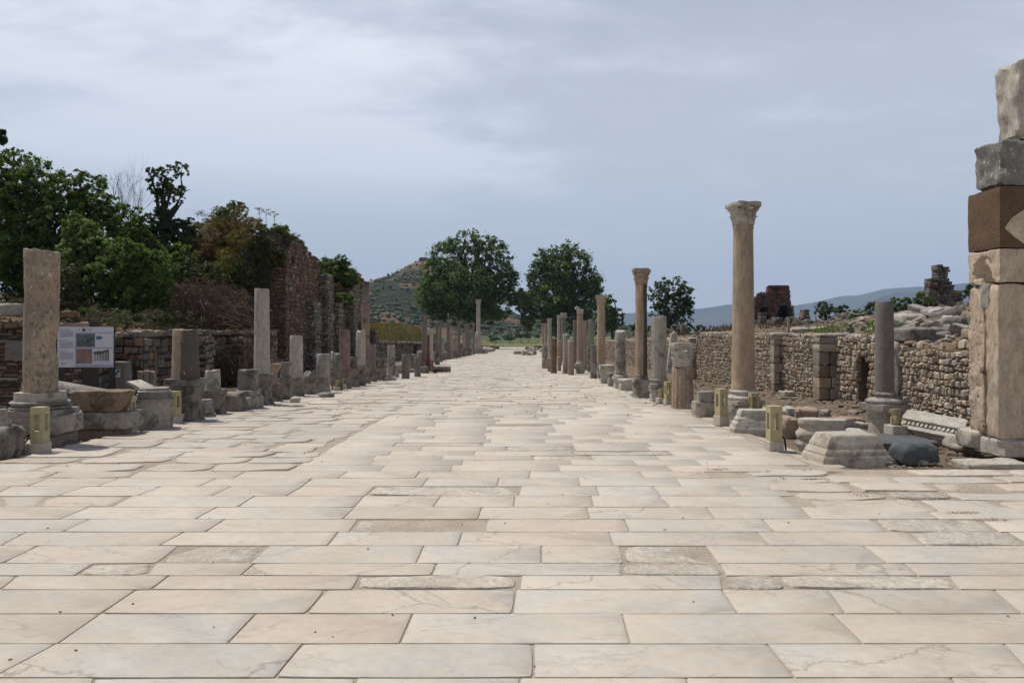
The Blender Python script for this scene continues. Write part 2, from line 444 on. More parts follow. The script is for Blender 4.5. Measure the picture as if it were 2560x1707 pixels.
def loft(mb, prof, n=2.0, seg=24, sx=1.0, sy=1.0, cx=0.0, cy=0.0, amp=0.0, freq=4.0, seed=0, dz=None, flutes=0, fdepth=0.06,
         tilt=(0, 0), top_amp=0.0, rot=0.0, chip=0.0, lean=(0, 0)):
    """stack of rings: prof = [(half width, z)...], n = superellipse exponent (2 round, 12 square)"""
    if dz:
        p2 = [prof[0]]
        for (r0, z0), (r1, z1) in zip(prof, prof[1:]):
            k = max(1, int(abs(z1 - z0) / dz))
            for i in range(1, k + 1):
                p2.append((r0 + (r1 - r0) * i / k, z0 + (z1 - z0) * i / k))
        prof = p2
    zt, zb = prof[-1][1], prof[0][1]
    vs, fs = [], []
    L = len(prof)
    for li, (r, z) in enumerate(prof):
        for k in range(seg):
            t = 2 * math.pi * k / seg
            c, s_ = math.cos(t), math.sin(t)
            rr = r
            if n != 2:
                rr = r / (abs(c) ** n + abs(s_) ** n) ** (1.0 / n)
            if flutes:
                rr *= 1 - fdepth * (abs(math.sin(flutes * t / 2)) ** 0.6)
            x, y = rr * c * sx, rr * s_ * sy
            if rot:
                x, y = x * math.cos(rot) - y * math.sin(rot), x * math.sin(rot) + y * math.cos(rot)
            zz = z
            u = (z - zb) / max(1e-6, zt - zb)
            if tilt != (0, 0) or top_amp:
                zz += (tilt[0] * x + tilt[1] * y) * u ** 3
                if top_amp: zz += top_amp * nz(x * 9, y * 9, 3.3, seed) * u ** 3
            if amp:
                d = amp * (nz(x * freq, y * freq, z * freq, seed) + 0.5 * nz(x * freq * 2.7, y * freq * 2.7, z * freq * 2.7, seed + 3))
                if chip:
                    e = nz(x * 2.3, y * 2.3, z * 2.3, seed + 9)
                    if e > 0.22: d -= chip * (e - 0.22) * 4
                q = 1 + d / max(0.02, r)
                x, y = x * q, y * q
                if li in (0, L - 1) or amp > 0.01:
                    zz += d * 0.5 * u
            x += lean[0] * (z - zb); y += lean[1] * (z - zb)
            vs.append((x + cx, y + cy, zz))
    for l in range(L - 1):
        for k in range(seg):
            a, b = l * seg + k, l * seg + (k + 1) % seg
            fs.append((a, b, b + seg, a + seg))
    # caps with an inner ring
    for l, flip in ((0, True), (L - 1, False)):
        ring = [l * seg + k for k in range(seg)]
        ctr = [sum(vs[i][j] for i in ring) / seg for j in range(3)]
        b = len(vs)
        for i in ring:
            p = vs[i]
            q = [ctr[j] + (p[j] - ctr[j]) * 0.5 for j in range(3)]
            if amp and not flip: q[2] += amp * nz(q[0] * 11, q[1] * 11, 1, seed)
            vs.append(tuple(q))
        vs.append(tuple(ctr))
        for k in range(seg):
            a, a2, i1, i2, c_ = ring[k], ring[(k + 1) % seg], b + k, b + (k + 1) % seg, b + seg
            fs.append((a2, a, i1, i2) if flip else (a, a2, i2, i1))
            fs.append((i2, i1, c_) if flip else (i1, i2, c_))
    mb.add(vs, fs)
def rblock(mb, cx, cy, cz, sx, sy, sz, rot=(0, 0, 0), amp=0.02, seed=0, n=5, sq=7.0, freq=3.0, taper=0.0, tint=None):
    """rough hewn block: gridded cube pushed to a super-ellipsoid, with noise"""
    vs, fs, idx = [], [], {}
    R = Matrix.Identity(3)
    if rot != (0, 0, 0):
        from mathutils import Euler
        R = Euler(rot).to_matrix()
    def vert(i, j, k):
        key = (i, j, k)
        if key in idx: return idx[key]
        p = [2.0 * q / n - 1 for q in (i, j, k)]
        l = (abs(p[0]) ** sq + abs(p[1]) ** sq + abs(p[2]) ** sq) ** (1 / sq)
        p = [q / l for q in p] if l > 1 else p
        tp = 1 - taper * (p[2] + 1) / 2
        x, y, z = p[0] * sx / 2 * tp, p[1] * sy / 2 * tp, p[2] * sz / 2
        nv = Vector((p[0] ** 3, p[1] ** 3, p[2] ** 3))
        if nv.length > 0: nv.normalize()
        d = amp * (0.55 * nz(x * freq, y * freq, z * freq, seed + cx) + 0.6 * nz(x * freq * 2.9, y * freq * 2.9, z * freq * 2.9, seed + 5 + cy) - 0.5 * abs(nz(x * freq * 6, y * freq * 6, z * freq * 6, seed + 8))) * 1.4
        if sum(abs(c_) > 0.9 for c_ in p) >= 2:
            d -= amp * 1.5 * max(0.0, nz(x * freq * 2.2, y * freq * 2.2, z * freq * 2.2, seed + 31) - 0.05)
        q = R @ (Vector((x, y, z)) + nv * d)
        idx[key] = len(vs)
        vs.append((q.x + cx, q.y + cy, q.z + cz))
        return idx[key]
    for a in range(n):
        for b in range(n):
            fs.append((vert(a, b, 0), vert(a, b + 1, 0), vert(a + 1, b + 1, 0), vert(a + 1, b, 0)))
            fs.append((vert(a, b, n), vert(a + 1, b, n), vert(a + 1, b + 1, n), vert(a, b + 1, n)))
            fs.append((vert(a, 0, b), vert(a + 1, 0, b), vert(a + 1, 0, b + 1), vert(a, 0, b + 1)))
            fs.append((vert(a, n, b), vert(a, n, b + 1), vert(a + 1, n, b + 1), vert(a + 1, n, b)))
            fs.append((vert(0, a, b), vert(0, a, b + 1), vert(0, a + 1, b + 1), vert(0, a + 1, b)))
            fs.append((vert(n, a, b), vert(n, a + 1, b), vert(n, a + 1, b + 1), vert(n, a, b + 1)))
    mb.add(vs, fs, tint)
def tube(mb, pts, rad, seg=6, tint=None):
    rings, vs, fs = [], [], []
    m = len(pts)
    for i, p in enumerate(pts):
        p = Vector(p)
        d = (Vector(pts[min(i + 1, m - 1)]) - Vector(pts[max(i - 1, 0)]))
        if d.length < 1e-6: d = Vector((0, 0, 1))
        d.normalize()
        u = d.cross(Vector((0.31, 0.17, 0.93)) if abs(d.z) < 0.9 else Vector((1, 0, 0))).normalized()
        v = d.cross(u)
        r = rad[i] if hasattr(rad, '__len__') else rad
        for k in range(seg):
            a = 2 * math.pi * k / seg
            q = p + (u * math.cos(a) + v * math.sin(a)) * r
            vs.append((q.x, q.y, q.z))
    for i in range(m - 1):
        for k in range(seg):
            a, b = i * seg + k, i * seg + (k + 1) % seg
            fs.append((a, a + seg, b + seg, b))
    fs.append(tuple(range(seg)))
    fs.append(tuple(range((m - 1) * seg, m * seg))[::-1])
    mb.add(vs, fs, tint)
# ------------------------------------------------------------------ measuring helpers
def sz(y):
    return 0.0 if y < 8 else -0.0145 * (min(y, 260) - 8)
def gY(py):
    d = py - HY
    Y = 3040.0 / d
    return Y if Y < 8 else 2819.6 / (d - 27.55)
def gX(px, Y): return (px - VX) * Y / F
def zY(py, Y): return H - (py - HY) * Y / F
def hgt(x, y):
    return gz(x, y)[0]
def sm(a, b, t):
    t = min(1.0, max(0.0, (t - a) / (b - a)))
    return t * t * (3 - 2 * t)
def itp(y, xs, ys): return float(np.interp(y, xs, ys))
def gz(x, y):
    """ground height, and the zone colours (sand, dry grass, far land)"""
    s = sz(y)
    g = s - 0.008
    sand = 1.0
    xr = 3.62 if y > 9.05 else 60
    dr = sm(xr, xr + 0.5, x)
    g -= dr * itp(y, [0, 9, 14, 20, 27, 31, 60, 150], [0.03, 0.05, 0.08, 0.10, 0.15, 0.28, 0.3, 0.1])
    dl = sm(6.45, 6.9, -x)
    g -= dl * 0.10
    off = max(dr, dl)
    sand -= off
    gr = 0.0
    if x > 8.7:
        t = sm(8.75, 9.1, x) * (1 if y > 9 else 0)
        pz = itp(y, [8, 20, 36, 37.5, 60, 75, 110, 170], [1.30, 1.40, 1.42, 1.30, 1.1, 0.7, -0.6, -2.4])
        up = sm(0.20, 0.30, x / max(y, 1)) * sm(30, 55, y) * (1 - sm(135, 200, y))
        pz += max(0, 1.9 - pz) * up
        pz += (0.3 * nz(x * 0.35, y * 0.2, 5) + 0.2 * nz(x, y * 0.6, 2)) * sm(30, 45, y) * (1 - sm(120, 160, y)) * sm(9, 11, x)
        pz += min(1.1, 0.17 * (x - 9)) * (1 - sm(26, 45, y)) + 0.12 * nz(x * 0.4, y * 0.4, 0) * (1 - sm(60, 150, y))
        g = g * (1 - t) + pz * t
        gr = 0.15
    if x < -11.0:
        wd = 0.4 if y < 50 else 4.0
        t = sm(11.05, 11.05 + wd, -x) * sm(17.3, 17.75, y)
        pz = itp(y, [0, 15, 34, 50, 60, 75, 105, 135, 175], [1.55, 1.45, 1.7, 1.9, 1.9, 2.05, 2.3, 1.0, -2.3])
        pz += 5.6 * math.exp(-((x + 15.6) / 2.7) ** 2 - ((y - 40.5) / 4.2) ** 2)
        pz += (0.35 * nz(x * 0.5, y * 0.12, 8) + 0.25 * nz(x * 1.2, y * 0.3, 3)) * sm(50, 60, y) * (1 - sm(100, 130, y))
        pz += min(2.0, 0.10 * max(0, -11.4 - x)) * (1 - sm(45, 62, y)) + 0.15 * nz(x * 0.3, y * 0.3, 4) * (1 - sm(100, 160, y))
        g = g * (1 - t) + pz * t
        gr = 0.5 * t if y < 50 else t
        if t < 0.2: g += 0.03 * nz(x * 2, y * 2, 1)
    if y < 60 and off > 0.5: g += 0.035 * nz(x * 1.7, y * 1.7, 0) + 0.015 * nz(x * 6, y * 6, 0)
    far = sm(150, 240, y)
    if y > 235: sand = 0
    if abs(x) > 40: far = 1.0; gr = 0
    return g, sand, gr, far
# ================================================================== SETTING
rng = random.Random(7)
def terrain():
    xs = list(np.arange(-30, -12.01, 0.6)) + list(np.arange(-12, 16.01, 0.25)) + list(np.arange(16.6, 34, 0.8))
    ext = [36, 40, 50, 70, 100, 150, 250, 400, 700, 1200, 2000, 3500, 6000, 9500]
    xs = sorted([-e for e in ext[0:]] + xs + ext)
    ys = [-12, -6, 0, 3] + list(np.arange(5, 40, 0.3)) + list(np.arange(40, 90, 1.0)) + list(np.arange(90, 270, 4.0)) + \
        [280, 320, 400, 520, 700, 1000, 1500, 2500, 4000, 6000, 9000, 11500]
    vs, fs, cz = [], [], []
    for y in ys:
        for x in xs:
            g, a, b, c = gz(x, y)
            vs.append((x, y, g)); cz.append((max(0, a), b, c, 1))
    nx = len(xs)
    for j in range(len(ys) - 1):
        for i in range(nx - 1):
            a = j * nx + i
            fs.append((a, a + 1, a + nx + 1, a + nx))
    me = bpy.data.meshes.new('ground')
    me.from_pydata(vs, [], fs)
    at = me.color_attributes.new('zone', 'FLOAT_COLOR', 'POINT')
    at.data.foreach_set('color', np.array(cz, np.float32).ravel())
    me.polygons.foreach_set('use_smooth', [True] * len(fs))
    me.materials.append(MATS['earth'])
    o = bpy.data.objects.new('ground', me)
    COL.objects.link(o)
    o['kind'] = 'structure'
terrain()

# ------------------------------------------------------------------ paving
pave, rpave = MB(), MB()
PAL = [((0.53, 0.475, 0.40), 5), ((0.50, 0.475, 0.43), 5), ((0.55, 0.50, 0.43), 4), ((0.48, 0.43, 0.37), 3), ((0.52, 0.435, 0.355), 3), ((0.475, 0.465, 0.435), 3), ((0.54, 0.51, 0.45), 4)]
PAL = [(tuple(c[i] * (0.95, 0.93, 0.90)[i] for i in range(3)), k) for c, k in PAL]
PALW = [c for c, k in PAL for _ in range(k)]
def tintc(rg, dim=1.0, k=0.42):
    c = rg.choice(PALW)
    v = rg.uniform(0.96, 1.03) * dim
    m = (0.500, 0.437, 0.352)
    return tuple((m[i] * (1 - k) + c[i] * k) * v for i in range(3)) + (rg.random(),)
def slab(mb, pts, z, gap, bev, rg, tint, rough=0.0, corner=0.0, sub=0, warp=0.0, dome=0.0):
    """one paving slab from four world corners (counter-clockwise), standing proud of the bedding"""
    cx = sum(p[0] for p in pts) / 4; cy = sum(p[1] for p in pts) / 4
    out = []
    seed = rg.random() * 50
    for i in range(4):
        a, b = pts[i], pts[(i + 1) % 4]
        L = math.hypot(b[0] - a[0], b[1] - a[1])
        k = max(1, int(L / sub)) if sub else 1
        for j in range(k):
            out.append((a[0] + (b[0] - a[0]) * j / k, a[1] + (b[1] - a[1]) * j / k, i, j / k, L))
    P = []
    hx = max(abs(p[0] - cx) for p in pts); hy = max(abs(p[1] - cy) for p in pts)
    for (x, y, i, u, L) in out:
        dx, dy = x - cx, y - cy
        x2 = cx + dx * (1 - gap / max(hx, 0.05)); y2 = cy + dy * (1 - gap / max(hy, 0.05))
        if corner:
            e = (abs(dx / hx) ** 4 * abs(dy / hy) ** 4)
            x2 -= math.copysign(corner * e, dx); y2 -= math.copysign(corner * e, dy)
        if rough:
            q = rough * (nz(x * 3.1, y * 3.1, 0, seed) + 0.5 * nz(x * 9, y * 9, 0, seed))
            x2 += q * math.copysign(1, dx) * 0.8 - abs(rough) * 0.4 * math.copysign(1, dx)
            y2 += q * math.copysign(1, dy) * 0.6 - abs(rough) * 0.3 * math.copysign(1, dy)
        P.append((x2, y2))
    n = len(P)
    zz = lambda x, y, zt: sz(y) + zt + (warp * nz(x * 1.3, y * 1.3, 2, seed) if warp else 0)
    vs = []
    tx, ty = (rg.uniform(-1, 1) * warp * 0.35, rg.uniform(-1, 1) * warp * 0.35)
    def ring(shrink, zt):
        for (x, y) in P:
            dx, dy = x - cx, y - cy
            l = math.hypot(dx, dy) or 1
            xx, yy = x - dx / l * shrink, y - dy / l * shrink
            vs.append((xx, yy, zz(xx, yy, zt) + tx * dx + ty * dy))
    ring(0, -0.06); ring(0, z - bev); ring(bev, z)
    f = []
    for l in range(2):
        for k in range(n):
            a, b = l * n + k, l * n + (k + 1) % n
            f.append((a, b, b + n, a + n))
    if sub and (warp or dome):
        ring(min(hx, hy) * 0.45, z + dome)
        for k in range(n):
            a, b = 2 * n + k, 2 * n + (k + 1) % n
            f.append((a, b, b + n, a + n))
        f.append(tuple(range(3 * n, 4 * n)))
    else:
        f.append(tuple(range(2 * n, 3 * n)))
    mb.add(vs, f, tint)
# courses read off the photograph: (y far, y near, joints as (x at far edge, x at near edge), rough slabs by joint index, )
CRS = [
 (1693, 1800, [(236, 205), (892, 860), (1300, 1296), (1716, 1735), (2376, 2440)], []),
 (1608, 1693, [(140, -20), (756, 686), (1332, 1334), (1916, 1988), (2508, 2590)], []),
 (1533, 1608, [(250, 142), (640, 568), (1032, 1000), (1554, 1576), (2080, 2158), (2680, 2790)], []),
 (1473, 1533, [(-300, -420), (340, 250), (816, 764), (1290, 1282), (1804, 1844), (2068, 2112), (2484, 2556)], []),
 (1438, 1473, [(44, 0), (422, 374), (900, 880), (1303, 1300), (1800, 1808), (1936, 1976), (2370, 2400), (2700, 2760)], [2, 4, 5]),
 (1407, 1438, [(-200, -260), (236, 184), (390, 366), (636, 600), (1092, 1078), (1552, 1558), (1798, 1814), (2256, 2296), (2700, 2760)], [1, 5]),
 (1363, 1407, [(96, 4), (448, 390), (672, 624), (1060, 1040), (1353, 1353), (1550, 1560), (1764, 1796), (2158, 2218), (2700, 2760)], [1, 5]),
 (1329, 1363, [(66, 0), (460, 396), (846, 818), (1156, 1144), (1522, 1534), (1892, 1924), (2260, 2316), (2520, 2580)], [6]),
 (1297, 1329, [(-150, -230), (224, 154), (562, 512), (896, 872), (1220, 1212), (1560, 1574), (1904, 1938), (2176, 2216), (2450, 2500)], [3, 7]),
 (1267, 1297, [(-180, -250), (224, 148), (542, 486), (886, 856), (1204, 1194), (1466, 1474), (1764, 1788), (2000, 2030)], []),
 (1239, 1267, [(-30, -80), (120, 90), (332, 280), (636, 592), (910, 884), (1102, 1082), (1288, 1284), (1476, 1484), (1648, 1676), (1950, 1990)], [0, 1]),
 (1215, 1239, [(-120, -200), (30, -20), (216, 142), (404, 344), (578, 528), (756, 714), (938, 912), (1304, 1296), (1490, 1498), (1632, 1652), (1822, 1856), (1952, 1984)], [6]),
 (1195, 1215, [(-60, -110), (120, 68), (298, 244), (540, 498), (782, 754), (1070, 1054), (1248, 1242), (1446, 1450), (1688, 1704), (1940, 1962)], []),
 (1178, 1195, [(150, 100), (350, 320), (614, 582), (868, 842), (1050, 1036), (1326, 1322), (1598, 1612), (1760, 1784)], [0]),
]
rp = random.Random(11)
def gp(px, py):
    Y = gY(py)
    return (gX(px, Y), Y)
def inside_old(x, y):          # worn antique paving at the right front corner and along the left edge
    if 6.75 < y < 9.02 and x > 2.75 + 0.9 * max(0, 7.4 - y) - 0.35 * max(0, y - 8.2): return True
    return False
CRS_TOP = gY(1178)
for (y0, y1, js, rough_ids) in CRS:
    Yf, Yn = gY(y0), gY(y1)
    J = [(gX(a, Yf), gX(b, Yn)) for a, b in js]
    while J[0][0] > -9.5:
        d = rp.uniform(0.95, 1.35); J.insert(0, (J[0][0] - d, J[0][1] - d)); rough_ids = [i + 1 for i in rough_ids]
    while J[-1][0] < 11:
        d = rp.uniform(0.95, 1.35); J.append((J[-1][0] + d, J[-1][1] + d))
    for i in range(len(J) - 1):
        a, b = J[i], J[i + 1]
        mx, my = (a[0] + b[0]) / 2, (Yf + Yn) / 2
        pts = [(a[1], Yn), (b[1], Yn), (b[0], Yf), (a[0], Yf)]
        if inside_old(mx, my): continue
        if mx < -3.2 and my > 6.9 and i in rough_ids:
            slab(pave, pts, 0.0, 0.02, 0.012, rp, tintc(rp, 0.92), rough=0.03, corner=0.06, sub=0.08, warp=0.012)
            continue
        if i in rough_ids:
            slab(rpave, pts, -0.002, 0.008, 0.008, rp, (rp.uniform(0.98, 1.15),) * 3 + (1,), rough=0.03, corner=0.03, sub=0.03, warp=0.02)
        else:
            gx = 0.0042
            slab(pave, pts, rp.uniform(-0.001, 0.0015), gx * rp.choice((0.8, 1, 1.4)), 0.0025, rp, tintc(rp), sub=0.045, rough=0.0035, corner=rp.choice((0.0, 0.0, 0.004, 0.010)))
# modern courses further on, between the worn strip and the kerb
Y = CRS_TOP
while Y < 17.2:
    dY = rp.uniform(0.38, 0.47)
    x = -2.65 + rp.uniform(-0.02, 0.02)
    xe = 3.5 if Y > 9.0 else 3.2
    skew = -0.026
    first = True
    while x < xe - 0.05:
        wd = rp.uniform(0.75, 1.35)
        x2 = min(x + wd, xe)
        if xe - x2 < 0.45: x2 = xe
        o0 = 0 if first else skew * (Y - 6) * 0.0
        a = [(x, Y), (x2, Y), (x2 + skew * dY * (x2 < xe), Y + dY), (x + (0 if first else skew * dY), Y + dY)]
        if rp.random() < 0.045:
            slab(rpave, a, -0.003, 0.012, 0.008, rp, (rp.uniform(0.9, 1.1),) * 3 + (1,), rough=0.02, corner=0.03, sub=0.08, warp=0.015)
        else:
            slab(pave, a, rp.uniform(-0.001, 0.0015), 0.0022 if rp.random() < 0.7 else 0.0045, 0.0015, rp, tintc(rp, 1.03, 0.4))
        x = x2; first = False
    Y += dY
Y_OLD = Y
# worn paving: irregular, rounded, with dirt-filled gaps
def old_rows(xa, xb, ya, yb, wmin, wmax, dmin, dmax, far=False, test=None, ragged=0.12):
    y = ya
    while y < yb:
        d = rp.uniform(dmin, dmax) * (1 + (y - ya) * 0.0015 if far else 1)
        x = xa + rp.uniform(-ragged, ragged)
        e = xb + rp.uniform(-ragged, ragged)
        while x < e - 0.15:
            wd = rp.uniform(wmin, wmax)
            x2 = min(x + wd, e)
            if e - x2 < 0.3: x2 = e
            if (not test) or test((x + x2) / 2, y + d / 2):
                jt = lambda: rp.uniform(-0.05, 0.05) if y < 20 else rp.uniform(-0.012, 0.012)
                pts = [(x + jt(), y + jt()), (x2 + jt(), y + jt()), (x2 + jt(), y + d + jt()), (x + jt(), y + d + jt())]
                near = y < 30
                z = rp.uniform(-0.004, 0.010) if not far else rp.uniform(-0.003, 0.009)
                if rp.random() > (0.985 if not far else 0.98): x = x2; continue
                dim = rp.uniform(0.88, 1.0) if y < 18 else rp.uniform(0.97, 1.06)
                kind = rp.random()
                mb = rpave if kind < 0.10 else pave
                tc_ = tintc(rp, dim, 0.55 if y < 18 else 0.3) if mb is pave else (rp.uniform(0.8, 1.0),) * 3 + (1,)
                slab(mb, pts, z, rp.uniform(0.001, 0.012 if not far else 0.006), 0.006, rp, tc_, rough=0.06 if y < 17 else (0.025 if near else 0.012),
                     corner=rp.uniform(0.01, 0.09) if y < 17 else rp.uniform(0, 0.03), sub=0.07 if near else (0.2 if y < 70 else 0.5), warp=0.012 if near else 0.0)
            x = x2
        y += d
old_rows(-6.45, -2.68, CRS_TOP + 0.02, Y_OLD, 0.6, 1.3, 0.42, 0.58)
old_rows(2.6, 10.5, 6.75, 9.02, 0.55, 1.25, 0.38, 0.52, test=inside_old)
old_rows(-9.8, -6.5, CRS_TOP + 0.02, 9.9, 0.6, 1.2, 0.4, 0.55, ragged=0.3, test=lambda x, y: x > -6.3 - 0.9 * (9.9 - y) * 1.6)
def strip_x(y): return True
old_rows(-6.4, 3.55, Y_OLD + 0.02, 60, 0.65, 1.6, 0.42, 0.62, far=True)
old_rows(-6.4, 3.5, 60.2, 232, 1.0, 2.4, 0.7, 1.1, far=True, ragged=0.25)
# the kerb stones of the right-hand edge, lifted a little
for k in range(40):
    y = 9.05 + k * 1.25
    slab(pave, [(3.56, y), (3.88 + rp.uniform(-.1, .12), y + rp.uniform(0, .1)), (3.86 + rp.uniform(-.1, .12), y + rp.uniform(0.9, 1.2)), (3.56, y + 1.2)], rp.uniform(-0.02, 0.0), 0.02, 0.012, rp, tintc(rp, 0.85), rough=0.05, corner=0.05, sub=0.09, warp=0.01)
for nm, mb, mt in (('street_paving', pave, 'marble_slab'), ('worn_paving', rpave, 'rough_slab')):
    o = mb.build(nm, mt, tint=True, smooth=50)
    o['kind'] = 'structure'
    for k in ('label', 'category'):
        if k in o: del o[k]

# ------------------------------------------------------------------ rubble walls
def pillow(mb, o, u, n, w0, w1, z0, z1, d, rg, tint):
    """one facing stone: o origin, u along, n outward"""
    vs = []
    j = lambda s: rg.uniform(-s, s)
    W, Z = w1 - w0, z1 - z0
    for (dep, shr) in ((-0.06, 0.0), (d * rg.uniform(0.35, 0.7), 0.02), (d, rg.uniform(0.16, 0.30))):
        for (a, b) in ((0, 0), (1, 0), (1, 1), (0, 1)):
            aa = w0 + W * (a + (shr if a == 0 else -shr)) + j(0.08) * W * (dep > 0)
            zz = z0 + Z * (b + (shr if b == 0 else -shr)) + j(0.08) * Z * (dep > 0)
            dd = dep + (j(0.25) * d if dep > 0 else 0)
            vs.append((o[0] + u[0] * aa + n[0] * dd, o[1] + u[1] * aa + n[1] * dd, zz))
    fs = []
    for l in (0, 4):
        for k in range(4):
            a, b = l + k, l + (k + 1) % 4
            fs.append((a, b, b + 4, a + 4))
    fs.append((8, 9, 10, 11))
    mb.add(vs, fs, tint)
def face(mb, p0, p1, zb, zt, size, rg, out=None, squat=0.8, dep=0.06, pal=None, gap=0.10, hole=None):
    """cover a vertical face from p0 to p1 (stones on the side to the right of p0->p1 unless out=-1); zb, zt functions of distance"""
    dx, dy = p1[0] - p0[0], p1[1] - p0[1]
    L = math.hypot(dx, dy)
    u = (dx / L, dy / L)
    n = (u[1], -u[0]) if out != -1 else (-u[1], u[0])
    z = min(zb(0), zb(L))
    zmax = max(zt(q * L / 20) for q in range(21))
    while z < zmax:
        h = size * rg.uniform(0.65, 1.25)
        a = -rg.uniform(0, size * 0.5)
        while a < L:
            wd = size * squat * rg.uniform(0.6, 1.7)
            m = a + wd / 2
            mm = min(max(m, 0), L)
            if zb(mm) - h < z and z + h * 0.6 < zt(mm) and (not hole or not hole(mm, z + h / 2)):
                g = gap * size * 0.5
                t = rg.choice(pal or [(1, 1, 1)])
                v = rg.uniform(0.72, 1.18)
                a0, a1 = max(a, 0) + g, min(a + wd, L) - g
                z_keep = z
                z = z + size * 0.45 * nz(mm * 0.9, z * 1.5, 0, p0[1]) + rg.uniform(-0.12, 0.12) * size
                if a1 - a0 > 0.03:
                    hh = h * rg.uniform(0.75, 1.0)
                    if rg.random() < 0.18 and hh > 0.09:      # two small stones one over the other
                        pillow(mb, p0, u, n, a0, a1, z + g, z + hh * 0.5, dep * rg.uniform(0.4, 1.1), rg, (t[0] * v, t[1] * v, t[2] * v, 1))
                        v = rg.uniform(0.75, 1.2)
                        pillow(mb, p0, u, n, a0, a1, z + hh * 0.5 + g, z + h - g, dep * rg.uniform(0.4, 1.1), rg, (t[0] * v, t[1] * v, t[2] * v, 1))
                    else:
                        pillow(mb, p0, u, n, a0, a1, z + g, z + hh - g * 0.5, dep * rg.uniform(0.4, 1.25), rg, (t[0] * v, t[1] * v, t[2] * v, 1))
                z = z_keep
            a += wd
        z += h * 0.97
PW = [(1.0, 0.84, 0.70), (1, 1, 1), (1.2, 1.15, 1.05), (1.05, 1.0, 0.93), (0.92, 0.95, 0.98), (1.1, 1.05, 0.97), (0.8, 0.78, 0.75), (1.15, 1.1, 1.02), (1.02, 0.9, 0.78), (0.95, 0.95, 0.95)]
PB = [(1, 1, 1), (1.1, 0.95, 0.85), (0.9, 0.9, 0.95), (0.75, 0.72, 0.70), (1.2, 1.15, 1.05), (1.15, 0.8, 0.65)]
PR = [(1, 1, 1), (1.15, 1.0, 0.9), (0.85, 0.85, 0.9), (0.7, 0.72, 0.75), (1.3, 1.3, 1.3), (1.5, 1.9, 2.2)]
def core(parent, x0, x1, y0, y1, zb, zt, mat, name='core'):
    mb = MB()
    L = y1 - y0
    k = max(1, int(L / 1.0))
    for i in range(k):
        a, b = y0 + L * i / k, y0 + L * (i + 1) / k
        box(mb, x0, x1, a, b, min(zb(a - y0), zb(b - y0)) - 0.3, min(zt(a - y0), zt(b - y0)))
    return mb.build(name, mat, parent, smooth=0)
def capstones(mb, p0, p1, zt, size, rg, width=0.5, dens=1.0):
    dx, dy = p1[0] - p0[0], p1[1] - p0[1]
    L = math.hypot(dx, dy); u = (dx / L, dy / L); n = (-u[1], u[0])
    a = 0
    while a < L:
        wd = size * rg.uniform(0.7, 1.8)
        for r in range(max(1, int(width / size))):
            if rg.random() < dens:
                o = (r + 0.5) * width / max(1, int(width / size)) * 0.9
                h = size * rg.uniform(0.45, 1.0)
                t = rg.choice(PW); v = rg.uniform(0.75, 1.2)
                rblock(mb, p0[0] + u[0] * (a + wd / 2) + n[0] * o, p0[1] + u[1] * (a + wd / 2) + n[1] * o, zt(min(a, L)) + h * 0.28, size * rg.uniform(0.8, 1.2), wd, h,
                       rot=(rg.uniform(-.15, .15), rg.uniform(-.15, .15), math.atan2(u[1], u[0]) + math.pi / 2 + rg.uniform(-.3, .3)), amp=0.02, seed=rg.random() * 90, n=2, sq=4, tint=(t[0] * v, t[1] * v, t[2] * v, 1))
        a += wd
rw = random.Random(21)
